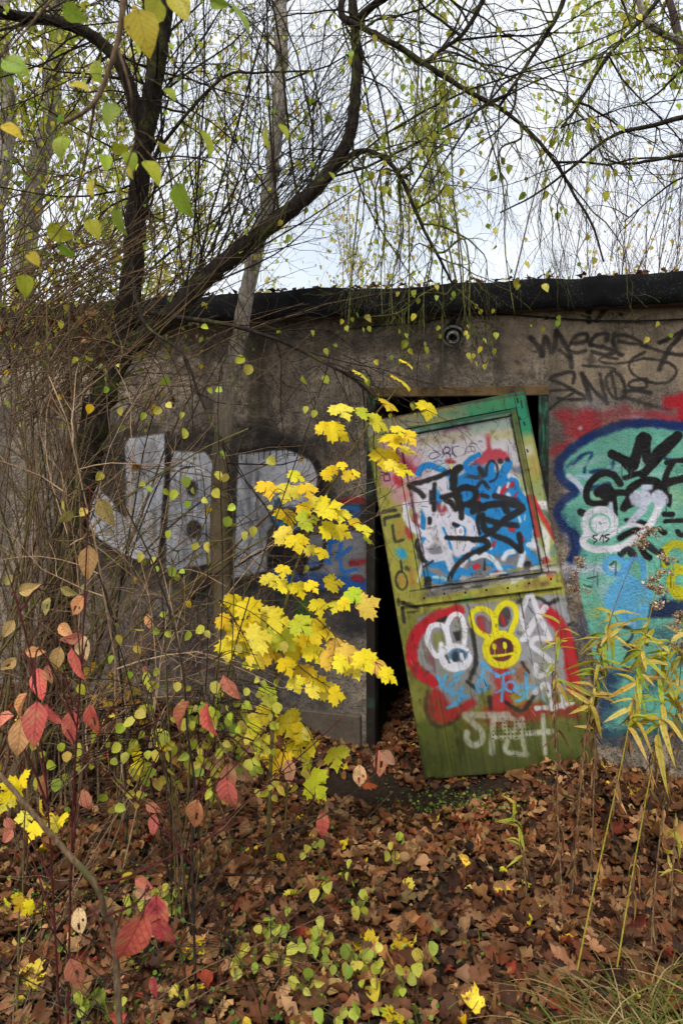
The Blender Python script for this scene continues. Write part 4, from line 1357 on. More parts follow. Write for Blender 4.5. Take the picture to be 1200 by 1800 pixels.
# roof slab and felt edge
t = NT('bitumen')
n1 = t.noise(6, 6, 0.6)
n2 = t.noise(90, 4, 0.7)
c = t.mix(t.rng(n1, 0.35, 0.65), (0.006, 0.006, 0.0065), (0.014, 0.0135, 0.0135))
c = t.mix(t.math('MULTIPLY', t.rng(n2, 0.57, 0.66), t.rng(n1, 0.47, 0.58, 0, 0.9)), c, (0.12, 0.115, 0.11))
t.bsdf(c, 0.88, t.math('ADD', n1, t.math('MULTIPLY', n2, 0.5)), 0.8, 0.012, 0.15)
M_BIT = t.done()
roof = link('roof', box_mesh('roof', XL - 0.1, XR + 0.1, -0.12, 4.2, 2.492, 2.632, 0.008), M_CONC, hut)
x = XL - 0.1
k = 0
while x < XR + 0.1:
    x1 = min(x + (1.38, 0.9, 1.55, 1.12)[k % 4], XR + 0.1)
    xx = np.linspace(x - (0.05 if k % 2 else 0.0), x1 + (0.05 if k % 2 else 0.0), 40)
    pr = [(0.9, 2.650), (0.1, 2.652), (-0.10, 2.655), (-0.132, 2.645), (-0.142, 2.60), (-0.141, 2.54), (-0.139, 2.49), (-0.124, 2.484)]
    pr = [(a - (0.011 if k % 2 else 0), zz + (0.006 if k % 2 else 0)) for a, zz in pr]
    V = []
    for xi in xx:
        w1 = 0.006 * math.sin(5 * xi + k) + 0.005 * math.sin(13 * xi + 2 * k) + random.gauss(0, 0.0022)
        for a, zz in pr:
            V.append((xi, a + random.gauss(0, 0.0018) + 0.4 * w1, zz + (w1 if zz > 2.6 else 0.7 * w1 + random.gauss(0, 0.004 if zz < 2.5 else 0.002))))
    m = len(pr)
    Q = [(i * m + j, i * m + j + 1, (i + 1) * m + j + 1, (i + 1) * m + j) for i in range(len(xx) - 1) for j in range(m - 1)]
    link('roofing_felt', np_mesh('roofing_felt', np.array(V), np.array(Q)), M_BIT, roof)
    x = x1
    k += 1

# door frame
t = NT('old_green_paint')
n1 = t.noise(7, 5, 0.6)
mp = t.node('ShaderNodeMapping')
mp.inputs['Scale'].default_value = (12, 12, 1.2)
t.link(t.coord(), mp.inputs['Vector'])
n2 = t.noise(5, 5, 0.65, mp.outputs[0])
c = t.mix(t.rng(n2, 0.45, 0.6), srgb(70, 124, 100), srgb(34, 58, 46))
c = t.mix(t.rng(n1, 0.42, 0.54), c, srgb(44, 34, 26))
sx = t.node('ShaderNodeSeparateXYZ')
t.link(t.coord(), sx.inputs[0])
c = t.mix(t.math('MULTIPLY', t.rng(sx.outputs[2], 1.75, 1.35), t.rng(n1, 0.25, 0.5, 0.5, 1.0)), c, srgb(40, 32, 26))
t.bsdf(c, 0.75, n2, 0.5, 0.004, 0.3)
M_FRAME = t.done()
t = NT('weathered_lintel')
n2 = t.noise(9, 5, 0.65)
c = t.mix(t.rng(n2, 0.4, 0.62), srgb(74, 62, 44), srgb(130, 104, 70))
t.bsdf(c, 0.85, n2, 0.6, 0.004, 0.2)
M_LINT = t.done()
frame = link('door_frame', box_mesh('door_frame', -0.032, OPW + 0.032, -0.012, 0.11, OPH - 0.035, OPH + 0.022, 0.005, 1), M_LINT, hut)
link('jamb', box_mesh('jamb', -0.031, 0.022, -0.010, 0.10, ZB, OPH - 0.036, 0.004), M_FRAME, frame)
link('jamb', box_mesh('jamb', OPW - 0.022, OPW + 0.031, -0.010, 0.10, ZB, OPH - 0.036, 0.004), M_FRAME, frame)

# ------------------------------------------------------------------ door
t = NT('painted_door')
oc = t.coord()
sx = t.node('ShaderNodeSeparateXYZ')
t.link(oc, sx.inputs[0])
cb = t.node('ShaderNodeCombineXYZ')
t.link(t.math('DIVIDE', t.math('SUBTRACT', sx.outputs[0], DC.x0), DC.wm), cb.inputs[0])
t.link(t.math('DIVIDE', t.math('SUBTRACT', sx.outputs[2], DC.z0), DC.hm), cb.inputs[1])
im = t.node('ShaderNodeTexImage')
im.image = DC.image('door_paint')
im.extension = 'EXTEND'
t.link(cb.outputs[0], im.inputs['Vector'])
mp = t.node('ShaderNodeMapping')
mp.inputs['Scale'].default_value = (20, 20, 1.0)
t.link(oc, mp.inputs['Vector'])
n1 = t.noise(3.0, 6, 0.7, mp.outputs[0])
n2 = t.noise(30, 5, 0.65)
n3 = t.noise(6, 5, 0.6)
c = t.mix(t.math('MULTIPLY', t.rng(n1, 0.56, 0.70), t.rng(n3, 0.40, 0.62, 0.1, 0.8)), im.outputs['Color'], srgb(66, 58, 40))
c = t.mix(t.rng(n2, 0.56, 0.68, 0, 0.6), c, srgb(48, 44, 30))
# algae creeping up from the wet lower edge
zl = t.rng(sx.outputs[2], 0.65, 0.02)
c = t.mix(t.math('MULTIPLY', zl, t.rng(n3, 0.35, 0.65, 0.05, 0.6)), c, srgb(74, 76, 36))
t.bsdf(c, t.rng(n3, 0.3, 0.7, 0.42, 0.7), t.math('ADD', n1, t.math('MULTIPLY', n2, 0.5)), 0.45, 0.004, 0.4)
M_DOOR = t.done()
door = empty('panel_door')
tag(door, 'graffiti covered wooden panel door hanging tilted out of its frame', 'door')
door.matrix_world = Matrix(((_x[0], _y[0], _z[0], DO[0]), (_x[1], _y[1], _z[1], DO[1]), (_x[2], _y[2], _z[2], DO[2]), (0, 0, 0, 1)))
SWL, SWR = 0.162, 0.064
RZ0, RZ1 = DH * 0.465, DH * 0.50                       # middle rail


def dpart(name, *a, bevel=0.004, parent=None, segs=2):
    return link(name, box_mesh(name, *a, bevel, segs), M_DOOR, parent or door)


dpart('stile', 0, SWL, 0, 0.042, 0, DH)
dpart('stile', DW - SWR, DW, 0, 0.042, 0, DH)
dpart('top_rail', SWL + 0.001, DW - SWR - 0.001, 0.001, 0.041, DH - 0.089, DH - 0.001)
dpart('middle_rail', 0.03, DW - 0.012, -0.018, 0.0395, RZ0, RZ1 + 0.012)
up = dpart('upper_panel', SWL - 0.01, DW - SWR + 0.01, 0.016, 0.034, RZ1, DH - 0.08, bevel=0.002)
mz0, mz1 = RZ1 + 0.014, DH - 0.090
for nm, a in (('moulding', (SWL + 0.002, SWL + 0.032, -0.004, 0.0155, mz0, mz1)), ('moulding', (DW - SWR - 0.033, DW - SWR - 0.002, -0.004, 0.0155, mz0, mz1)),
              ('moulding', (SWL + 0.0325, DW - SWR - 0.0335, -0.004, 0.0155, mz1 - 0.034, mz1 - 0.002)), ('moulding', (SWL + 0.0325, DW - SWR - 0.0335, -0.003, 0.0155, mz0 + 0.002, mz0 + 0.030))):
    dpart(nm, *a, bevel=0.006, parent=up)
nb = 4
bw = (DW - SWL - SWR) / nb
for k in range(nb):                                    # tongue and groove boards of the lower half
    x0 = SWL + k * bw
    dpart('board', x0 + 0.0005, x0 + bw - 0.0005, 0.004 + random.uniform(0, .002), 0.038, 0.004 + random.uniform(0, .01), RZ0 - 0.002, bevel=0.002)
for k in range(8):
    x0 = 0.06 + k * (DW - 0.12) / 7
    bm = bmesh.new()
    bmesh.ops.create_uvsphere(bm, u_segments=8, v_segments=5, radius=0.006)
    me = bpy.data.meshes.new('nail_head')
    bm.to_mesh(me)
    bm.free()
    o = link('nail_head', me, M_BIT, door)
    o.location = (x0, -0.0185, (RZ0 + RZ1) / 2 + random.uniform(-.012, .018))

# ------------------------------------------------------------------ fittings on the wall
t = NT('dark_rubber')
t.bsdf((0.018, 0.017, 0.017), 0.6)
M_RUB = t.done()
t = NT('old_porcelain')
n1 = t.noise(60, 3, 0.5)
t.bsdf(t.mix(t.rng(n1, 0.4, 0.6), srgb(150, 150, 146), srgb(90, 88, 84)), 0.4)
M_POR = t.done()


def lathe(name, prof, mat, parent, M, seg=24):
    V, Q = [], []
    m = len(prof)
    for i in range(seg):
        a = 2 * math.pi * i / seg
        for r, h in prof:
            V.append((r * math.cos(a), r * math.sin(a), h))
    for i in range(seg):
        for j in range(m - 1):
            Q.append((i * m + j, ((i + 1) % seg) * m + j, ((i + 1) % seg) * m + j + 1, i * m + j + 1))
    o = link(name, np_mesh(name, np.array(V), np.array(Q)), mat, parent)
    o.matrix_basis = M
    return o


s, z, y = wall_sz(797, 588)
p = hut2w(s, 0.012, z)
lampf = empty('lamp_socket', p)
tag(lampf, 'round broken lamp socket mounted on the wall above the door', 'lamp')
n_ = np.array([-ST, -CT, 0.0])
zz = nrm(n_ + np.array([0, 0, -0.55]))
xx_ = nrm(np.cross([0, 0, 1], zz))
yy_ = np.cross(zz, xx_)
LM = Matrix(((xx_[0], yy_[0], zz[0], 0), (xx_[1], yy_[1], zz[1], 0), (xx_[2], yy_[2], zz[2], 0), (0, 0, 0, 1)))
lathe('base', [(0.0, -0.03), (0.060, -0.03), (0.064, 0.0), (0.058, 0.018), (0.040, 0.024), (0.0, 0.026)], M_RUB, lampf, LM)
lathe('ring', [(0.058, 0.022), (0.066, 0.024), (0.068, 0.034), (0.062, 0.042), (0.054, 0.040), (0.052, 0.024)], M_POR, lampf, LM)
lathe('socket', [(0.036, 0.020), (0.038, 0.055), (0.034, 0.066), (0.026, 0.068), (0.024, 0.040), (0.0, 0.038)], M_POR, lampf, LM)
lathe('contact', [(0.02, 0.040), (0.016, 0.050), (0.0, 0.052)], M_BIT, lampf, LM)
tb = Tubes()
tb.add(smooth_path([hut2w(s, 0.02, z + 0.05), hut2w(s + 0.005, 0.05, z + 0.10), hut2w(s - 0.02, 0.045, z + 0.15)], per=6), 0.012, 8)
tb.build('bracket', M_RUB, lampf)

pts = []
for (u, v_) in ((610, 578), (690, 571), (745, 566), (800, 556), (885, 553), (960, 558), (1040, 563), (1120, 564), (1200, 561), (1290, 556)):
    s, z, y = wall_sz(u, v_, 0.03)
    pts.append(hut2w(s, 0.03, z))
tb = Tubes()
tb.add(smooth_path(pts, per=8), 0.0052, 6)
cab = empty('wall_cable', pts[0])
tag(cab, 'thin black cable sagging along the wall below the roof edge', 'cable')
tb.build('wire', M_RUB, cab)
for q in pts[3::2]:
    bm = bmesh.new()
    bmesh.ops.create_cube(bm, size=1)
    for vt in bm.verts:
        vt.co = (vt.co.x * 0.02, vt.co.y * 0.03, vt.co.z * 0.02)
    bmesh.ops.bevel(bm, geom=bm.edges[:], offset=0.003, segments=1, affect='EDGES')
    me = bpy.data.meshes.new('clip')
    bm.to_mesh(me)
    bm.free()
    o = link('clip', me, M_RUB, cab)
    o.location = tuple(q - pts[0] + np.array([0.004, 0.016, 0.0]))
    o.rotation_euler = (0, 0, -TH)
# ------------------------------------------------------------------ leaves: materials and shapes
M_MAPLE = leaf_mat('maple_leaf', 'object', (0.50, 0.28, 0.02), 0.28, 0.30, 0.6)
M_DOG = leaf_mat('dogwood_leaf', 'object', (0.55, 0.33, 0.12), 0.85, 0.25, 0.6, vein=0.8)
M_SMALL = leaf_mat('small_leaf', 'object', (0.45, 0.34, 0.04), 0.5, 0.35, 0.5, vein=0.5)
M_DRY = leaf_mat('dry_leaf', 'object', (0.05, 0.026, 0.014), 0.6, 0.06, 0.7)
M_DRYM = leaf_mat('dry_leaf_mass', 'attr', (0.05, 0.026, 0.014), 0.6, 0.06, 0.7)
M_LEAFM = leaf_mat('leaf_mass', 'attr', (0.40, 0.30, 0.03), 0.35, 0.38, 0.5)

maple_items = [maple_mesh('m', 0.18 + 0.08 * k, 0.012, 40 + k) for k in range(4)]
leafset('maple', maple_items, M_MAPLE)
dog_items = [ovate(prof_dog, 6, 4, 0.30, 0.12 + 0.1 * k, 0.03, (), 60 + k, 0.03) for k in range(3)]
dog_items += [ovate(prof_dog, 8, 6, 0.25, 0.15, 0.03, ((3, 2), (4, 2)), 70, 0.05), ovate(prof_dog, 8, 6, 0.2, 0.1, 0.03, ((4, 3), (5, 3), (3, 1)), 71, 0.08),
              ovate(prof_dog, 6, 4, 0.9, 0.3, 0.04, (), 73, 0.03)]
leafset('dogwood', dog_items, M_DOG)
round_items = [ovate(prof_round, 5, 4, 0.15 + 0.1 * k, 0.1, 0.02, (), 80 + k, 0.03) for k in range(3)]
leafset('round', round_items, M_SMALL)
birch_items = [ovate(prof_birch, 6, 4, 0.2 + 0.12 * k, 0.15, 0.02, (), 90 + k, 0.05) for k in range(3)]
leafset('birch', birch_items, M_SMALL)
lance_items = [ovate(prof_lance, 8, 2, 0.4, 0.2 + 0.28 * k, 0.02, (), 100 + k, 0.04) for k in range(4)]
leafset('lance', lance_items, M_SMALL)


def dry_items(n, coarse, seed):
    out = []
    rg = np.random.default_rng(seed)
    for k in range(n):
        V, Q, T = maple_mesh('d', 0.05, 0.035, seed * 50 + k, coarse)
        V = V.copy()
        V[:, 0] *= rg.uniform(0.75, 1.0)
        V = curl_litter(V, rg)
        V -= V.mean(0)
        out.append((V, Q, T))
    return out


dry_near = dry_items(14, False, 3)
dry_far = dry_items(9, True, 4)
rg_ = np.random.default_rng(8)
for k in range(5):                                    # torn halves
    V, Q, T = maple_mesh('d', 0.05, 0.04, 900 + k, True)
    V = V.copy()
    V[:, 0] = np.where(V[:, 0] < -0.05, -0.05 + 0.18 * V[:, 0], V[:, 0])
    V = curl_litter(V, rg_)
    dry_far.append((V - V.mean(0), Q, T))
for k in range(6):                                    # rolled oval leaves
    V, Q, T = ovate(prof_dog if k % 2 else prof_birch, 6, 4, 0.3, 0.2, 0.05, (), 940 + k, 0.12)
    V = curl_litter(np.column_stack([V[:, 0] * 1.25, V[:, 1], V[:, 2]]), rg_)
    dry_far.append((V - V.mean(0), Q, T))
N_SHAPES = len(dry_far)
leafset('dry', dry_near, M_DRY)
BROWNS = [srgb(158, 110, 74), srgb(134, 88, 56), srgb(182, 134, 92), srgb(112, 70, 44), srgb(148, 96, 58), srgb(92, 56, 36), srgb(200, 154, 108), srgb(136, 78, 44), srgb(168, 122, 86), srgb(74, 46, 32)]
BROWNS = [(c_[0] * .80, c_[1] * .78, c_[2] * .70) for c_ in BROWNS]
YELLOWS = [srgb(236, 200, 40), srgb(228, 186, 34), srgb(240, 214, 70), srgb(214, 196, 50)]
LIMES = [srgb(196, 204, 66), srgb(214, 212, 76), srgb(180, 192, 62), srgb(222, 212, 90), srgb(158, 184, 66)]


BARE1, BARE2 = at_ground(775, 1418), at_ground(650, 1400)


def litter_density(x, y):
    d = (CW - x * TT - y) * CT
    bare = np.exp(-(((x - BARE1[0]) / 0.36) ** 2 + ((y - BARE1[1]) / 0.15) ** 2))
    bare = np.maximum(bare, np.exp(-(((x - BARE2[0]) / 0.27) ** 2 + ((y - BARE2[1]) / 0.15) ** 2)))
    k = 1.0 - 0.99 * np.clip(bare * 2.2, 0, 1)
    s_in = (x - OX) * CT - (y - OY) * ST
    inside = d < 0.02
    k = np.where(inside & ((s_in < 0.04) | (s_in > OPW - 0.04) | (d < -0.9)), 0, k)
    return k


def ground_normal(x, y):
    e = 0.02
    return nrm([-(gz(x + e, y) - gz(x - e, y)) / (2 * e), -(gz(x, y + e) - gz(x, y - e)) / (2 * e), 1.0])


litter = Massed(dry_far)
near_spots = []
N_L = 14500
xs_ = RNG.uniform(-3.0, 3.0, N_L * 3)
ys_ = RNG.uniform(1.0, 4.9, N_L * 3)
keep = np.abs(xs_) < 0.62 * ys_ + 0.35
keep &= RNG.random(len(xs_)) < litter_density(xs_, ys_)
xs_, ys_ = xs_[keep][:N_L], ys_[keep][:N_L]
zs_ = gz(xs_, ys_)
for x, y, z in zip(xs_, ys_, zs_):
    size = random.uniform(0.030, 0.074) * (1.0 if random.random() < 0.9 else 1.4)
    n = nrm(ground_normal(x, y) + rvec(0.55))
    a = random.uniform(0, 6.283)
    tip = np.array([math.cos(a), math.sin(a), 0.0])
    r = random.random()
    col = jit(pick(BROWNS), 0.24, 0.06)
    damp = math.sin(x * 2.1 + 1.7 * math.sin(y * 1.3)) + math.sin(y * 2.9 + 1.3 * math.sin(x * 1.9))
    if damp > 0.7 and random.random() < .6:
        col = tuple(c_ * 0.55 for c_ in col)              # damp, rotting patches
    if r > 0.985:
        col = jit(pick(YELLOWS), 0.2)
    elif r > 0.972:
        col = jit(srgb(150, 60, 36), 0.2)
    zz = z + random.uniform(0.0, 0.035)
    v_px = V0 + F * (ZE - z) / y
    u_px = U0 + F * x / y
    if y < 2.45 and 0 < u_px < 1200 and v_px < 1815 and random.random() < 0.36 and len(near_spots) < 300:
        near_spots.append((x, y, zz + 0.010, tip, n, size * 1.05, col))
        continue
    litter.add((x, y, zz), tip, n, size, col, random.randrange(N_SHAPES))
# small scraps and half decayed bits between the leaves
scrap_items = [ovate(prof_birch, 3, 2, 0.5, 0.4, 0.1, (), 120 + k, 0.1) for k in range(4)]
for (V_, Q_, T_) in scrap_items:
    litter.items.append((V_, Q_, T_))
for _ in range(5000):
    y = random.uniform(1.2, 4.6)
    x = random.uniform(-0.6, 0.6) * y
    if litter_density(np.array(x), np.array(y)) < random.random() * 0.8:
        continue
    a = random.uniform(0, 6.283)
    litter.add((x, y, float(gz(x, y)) + random.uniform(0.004, 0.02)), (math.cos(a), math.sin(a), random.uniform(-.3, .3)), nrm(np.array([0, 0, 1]) + rvec(0.5)),
               random.uniform(0.015, 0.04), jit(pick(BROWNS + [srgb(196, 170, 96)]), 0.25), N_SHAPES + random.randrange(4))
lit = litter.build('leaf_litter', M_DRYM)
tag(lit, 'thick carpet of dry brown fallen maple leaves over the ground', 'leaf litter', kind='stuff')
for (x, y, z, tip, n, size, col) in near_spots:
    add_leaf(lit, 'dry', np.array([x, y, z]), tip, n, size, col, 'fallen_leaf')
# a few bright leaves freshly fallen
for (u, v_, s_) in ((690, 1655, 40), (575, 1558, 24), (660, 1668, 45), (700, 1775, 60), (345, 1675, 55), (60, 1460, 50), (30, 1720, 60), (725, 1560, 26), (1000, 1660, 30), (870, 1555, 26), (640, 1530, 24), (1110, 1390, 24), (330, 1740, 40), (205, 1690, 50)):
    p = at_ground(u, v_, 0.025)
    a = random.uniform(0, 6.283)
    add_leaf(lit, 'maple', p, (math.cos(a), math.sin(a), 0), nrm(np.array([0, -0.4, 1]) + rvec(0.25)), s_ * p[1] / F, jit(pick(YELLOWS), 0.1), 'fallen_leaf')
for (u, v_, s_, c_) in ((1185, 1482, 110, srgb(206, 150, 86)), (665, 1690, 60, srgb(176, 120, 70)), (445, 1590, 60, srgb(150, 92, 60)), (595, 1555, 50, srgb(136, 78, 48)), (1130, 1640, 70, srgb(120, 52, 36)), (720, 1632, 60, srgb(188, 132, 84)), (985, 1700, 60, srgb(170, 118, 84)), (640, 1372, 34, srgb(170, 84, 40)), (200, 1690, 60, srgb(150, 100, 40))):
    p = at_ground(u, v_, 0.03)
    a = random.uniform(0, 6.283)
    add_leaf(lit, 'dry', p, (math.cos(a), math.sin(a), 0), nrm(np.array([0, -0.7, 0.8]) + rvec(0.2)), s_ * p[1] / F, c_, 'fallen_leaf')

# leaves and crumbs caught on the roof edge
rl = Massed(dry_far + birch_items)
for k in range(420):
    s_, n_o = random.uniform(-2.9, 2.6), (random.uniform(-0.5, 0.12) if k % 2 else random.uniform(0.06, 0.13))
    p = hut2w(s_, n_o, 2.662 + random.uniform(0, .012))
    a = random.uniform(0, 6.283)
    rl.add(p, (math.cos(a), math.sin(a), random.uniform(-.3, .3)), nrm(np.array([0, 0, 1]) + rvec(.6)), random.uniform(.02, .055), jit(pick(BROWNS + YELLOWS[:1]), .2))
rlo = rl.build('roof_leaves', M_DRYM)
tag(rlo, 'dry leaves and crumbs caught along the black roof edge', 'leaf litter', kind='stuff')

# ------------------------------------------------------------------ bark
M_BLACKBARK = bark_mat('wet_dark_bark', (0.012, 0.009, 0.007), (0.045, 0.033, 0.025), (0.075, 0.08, 0.022), 0.10)
M_PALEBARK = bark_mat('pale_grey_bark', srgb(122, 112, 100), srgb(188, 178, 162), (0.10, 0.10, 0.045), 0.12, foot_c=srgb(104, 88, 62))
M_TWIG = bark_mat('twig_bark', (0.016, 0.012, 0.009), (0.05, 0.036, 0.026), (0.10, 0.10, 0.03), 0.04, 40, 0.002)
M_MOSSTWIG = bark_mat('lichen_twig_bark', (0.03, 0.026, 0.014), (0.085, 0.075, 0.03), (0.17, 0.17, 0.045), 0.22, 30, 0.003)
M_BRUSH = bark_mat('brown_stem_bark', srgb(80, 64, 50), srgb(128, 104, 78), (0.09, 0.09, 0.03), 0.04, 40, 0.002)
M_STRAW = bark_mat('straw_stem', srgb(150, 120, 90), srgb(190, 160, 128), None, 0, 40, 0.001)
M_REDSTEM = bark_mat('red_dogwood_stem', srgb(58, 26, 26), srgb(92, 42, 38), None, 0, 40, 0.001)
M_YSTEM = bark_mat('yellow_green_stem', srgb(124, 112, 40), srgb(156, 140, 56), None, 0, 30, 0.001)
M_OLIVESTEM = bark_mat('olive_stem', srgb(84, 78, 44), srgb(118, 106, 62), None, 0, 30, 0.001)


def path_px(pts, per=6):
    """pts: (u, v, depth)"""
    return smooth_path([at(u, v, y) for u, v, y in pts], per=per)


def limb(name, parent, pts, r0, r1, mat, per=6, rough=0.05, sides=12):
    P = path_px(pts, per)
    tb = Tubes()
    k = np.linspace(0, 1, len(P)) ** 0.8
    tb.add(P + RNG.normal(0, r1 * 0.12, P.shape), r0 + (r1 - r0) * k, sides, rough)
    o = tb.build(name, mat, parent)
    return P, o


def along(P, t):
    i = min(int(t * (len(P) - 1)), len(P) - 2)
    f = t * (len(P) - 1) - i
    return P[i] * (1 - f) + P[i + 1] * f, nrm(P[i + 1] - P[i])


def foot(u, y):
    x = (u - U0) / F * y
    return np.array([x, y, float(gz(x, y))])


def nearest_pt(P, q):
    return P[int(np.argmin(np.linalg.norm(P - q, axis=1)))]


# ------------------------------------------------------------------ black leaning tree on the left
TY = 3.25
base = foot(92, TY)
black = empty('dark_tree', base)
tag(black, 'dark wet forked tree leaning over the hut from the thicket', 'tree')
vb = V0 + F * (ZE - base[2]) / TY
PT, tro = limb('trunk', black, [(92, vb + 12, TY), (98, 1180, TY), (114, 1020, TY), (138, 890, TY), (160, 790, TY), (182, 700, TY), (206, 630, TY), (232, 585, TY)], 0.062, 0.060, M_BLACKBARK)
PA, _ = limb('limb', black, [(200, 640, TY), (217, 580, TY), (229, 500, TY), (238, 400, TY), (246, 300, TY - .02), (262, 200, TY - .05), (280, 90, TY - .1), (292, 0, TY - .12), (300, -120, TY - .15)], 0.058, 0.036, M_BLACKBARK)
PB, _ = limb('limb', black, [(210, 620, TY), (260, 588, TY - .02), (310, 545, TY - .04), (365, 486, TY - .06), (430, 432, TY - .08), (505, 374, TY - .1), (565, 318, TY - .1), (605, 262, TY - .1), (620, 205, TY - .1), (626, 120, TY - .1), (622, 20, TY - .1), (600, -90, TY - .1)], 0.056, 0.019, M_BLACKBARK)
PC, _ = limb('limb', black, [(252, 235, TY - .04), (215, 120, TY - .1), (160, 62, TY - .15), (90, 36, TY - .2), (-20, 22, TY - .3), (-120, 10, TY - .3)], 0.034, 0.02, M_BLACKBARK)
PD, _ = limb('limb', black, [(612, -40, TY - .1), (600, 25, TY - .15), (640, 50, TY - .2), (700, 82, TY - .25), (770, 128, TY - .3), (830, 165, TY - .32), (885, 195, TY - .33), (940, 242, TY - .33), (985, 300, TY - .33), (1010, 345, TY - .33), (1040, 395, TY - .3), (1060, 460, TY - .3)], 0.017, 0.004, M_BLACKBARK, rough=0.08)
PE, _ = limb('limb', black, [(600, 285, TY - .1), (632, 266, TY - .1), (668, 274, TY - .12), (700, 305, TY - .14), (725, 360, TY - .15), (748, 410, TY - .15), (775, 460, TY - .12), (795, 500, TY - .1), (812, 535, TY - .1)], 0.015, 0.004, M_BLACKBARK)
PF, _ = limb('limb', black, [(622, 40, TY - .1), (650, 15, TY - .15), (720, -30, TY - .2), (800, -60, TY - .3)], 0.02, 0.014, M_BLACKBARK)
PG, _ = limb('limb', black, [(870, -60, TY - .3), (846, 5, TY - .3), (812, 60, TY - .28), (765, 95, TY - .28), (735, 115, TY - .27)], 0.013, 0.006, M_BLACKBARK)
PH, _ = limb('limb', black, [(1010, -60, TY - .35), (982, 20, TY - .35), (950, 75, TY - .34), (912, 135, TY - .33), (878, 186, TY - .33)], 0.012, 0.006, M_BLACKBARK)
PI_, _ = limb('limb', black, [(1190, -50, TY - .4), (1140, 20, TY - .4), (1092, 70, TY - .4), (1050, 125, TY - .4), (1015, 185, TY - .4), (985, 225, TY - .4)], 0.011, 0.004, M_BLACKBARK)
PJ, _ = limb('limb', black, [(232, 545, TY), (330, 560, TY - .2), (420, 575, TY - .3), (500, 602, TY - .35), (565, 635, TY - .38), (620, 665, TY - .4), (660, 700, TY - .4)], 0.013, 0.005, M_BLACKBARK)
PK, _ = limb('limb', black, [(228, 430, TY), (250, 560, TY - .3), (320, 620, TY - .4), (352, 700, TY - .45), (390, 780, TY - .5), (402, 830, TY - .5)], 0.009, 0.003, M_BLACKBARK)
PL, _ = limb('limb', black, [(245, 320, TY), (300, 235, TY - .1), (390, 138, TY - .15), (450, 128, TY - .2), (545, 125, TY - .2)], 0.010, 0.004, M_BLACKBARK)
tw = Tubes()
tips = []
UPR = np.array([0.55, -0.02, 0.8])
for k in range(70):                                   # long whips sweeping up and to the right
    P, t_ = (PB, random.uniform(0.08, 0.55)) if random.random() < 0.72 else (PA, random.uniform(0.1, 0.8))
    p, d = along(P, t_)
    d0 = nrm(UPR + np.array([random.gauss(-.1, .42), random.gauss(0, .3), random.gauss(0, .25)]))
    W = whip(p, d0, random.uniform(0.9, 2.2), 11, (random.gauss(-0.2, .6), random.gauss(0, .2), random.gauss(0.15, .5)), 0.08)
    shoot(tw, W, random.uniform(0.003, 0.0065), 0.0012, random.randint(4, 8), (0.12, 0.5), 0.6, (0, 0, 0.1), 0.1, 2, tips)
for k in range(58):                                   # twigs to the left and along limb C
    P, t_ = pick([(PC, random.uniform(0.05, 0.95)), (PA, random.uniform(0.35, 0.98)), (PC, random.uniform(0.2, 0.9))])
    p, d = along(P, t_)
    W = whip(p, nrm(np.array([random.gauss(-.3, .6), random.gauss(-.1, .3), random.gauss(-0.25, .6)])), random.uniform(0.4, 1.2), 9, (random.gauss(0, .6), 0, random.gauss(-.3, .5)), 0.14)
    shoot(tw, W, random.uniform(0.003, 0.007), 0.001, random.randint(4, 7), (0.1, 0.4), 0.8, (0, 0, 0), 0.16, 2, tips)
for k in range(34):                                   # twigs in front of the wall
    P, t_ = pick([(PJ, random.uniform(0.05, 0.95)), (PK, random.uniform(0.1, 0.95)), (PT, random.uniform(0.3, 0.95)), (PJ, random.uniform(0.2, 0.9))])
    p, d = along(P, t_)
    W = whip(p, nrm(np.array([random.gauss(.5, .5), random.gauss(-.1, .25), random.gauss(-0.4, .5)])), random.uniform(0.3, 0.9), 8, (random.gauss(0, .5), 0, random.gauss(-.4, .4)), 0.15)
    shoot(tw, W, random.uniform(0.002, 0.0045), 0.0009, random.randint(4, 6), (0.08, 0.3), 0.8, (0, 0, 0), 0.15, 1, tips)
for k in range(78):                                   # crooked arching twigs over the whole top
    P, t_ = pick([(PD, random.uniform(0.0, 0.9)), (PF, random.uniform(0, 1)), (PG, random.uniform(0, 1)), (PH, random.uniform(0, 1)), (PI_, random.uniform(0, 1)), (PB, random.uniform(0.6, 1)), (PE, random.uniform(0, .7)), (PL, random.uniform(.1, 1)), (PA, random.uniform(.4, 1))])
    p, d = along(P, t_)
    W = whip(p, nrm(np.array([random.gauss(0, .9), random.gauss(0, .35), random.gauss(0.0, .7)])), random.uniform(0.45, 1.3), 12, (random.gauss(0, 1.0), 0, random.gauss(-.6, .8)), 0.17)
    shoot(tw, W, random.uniform(0.0028, 0.0062), 0.001, random.randint(5, 8), (0.1, 0.42), 0.85, (0, 0, -.3), 0.2, 2, tips)
tw.build('twigs', M_TWIG, black, 'stuff')
mt = Tubes()
mtips = []
for k in range(54):                                   # lichen covered twigs hanging down from the upper limbs
    P, t_ = pick([(PD, random.uniform(0.05, 0.75)), (PD, random.uniform(0.1, 0.65)), (PE, random.uniform(0.05, 0.9)), (PF, random.uniform(0.1, 1)), (PG, random.uniform(0, 1)), (PH, random.uniform(0, 1)), (PE, random.uniform(0.2, 0.9)), (PI_, random.uniform(0, 1))])
    p, d = along(P, t_)
    L = random.uniform(0.35, 1.15) if P is not PI_ else random.uniform(0.2, 0.5)
    if P is PE:
        L = random.uniform(0.3, 0.7)
    W = whip(p, nrm(np.array([random.gauss(0.05, .55), random.gauss(-.1, .3), random.gauss(-0.5, .45)])), L, 12, (random.gauss(0, .8), 0, -1.2), 0.2)
    shoot(mt, W, random.uniform(0.003, 0.006), 0.0014, random.randint(4, 7), (0.1, 0.42), 0.7, (0, 0, -0.9), 0.17, 2 if L > 0.5 else 1, mtips, droop=0.25)
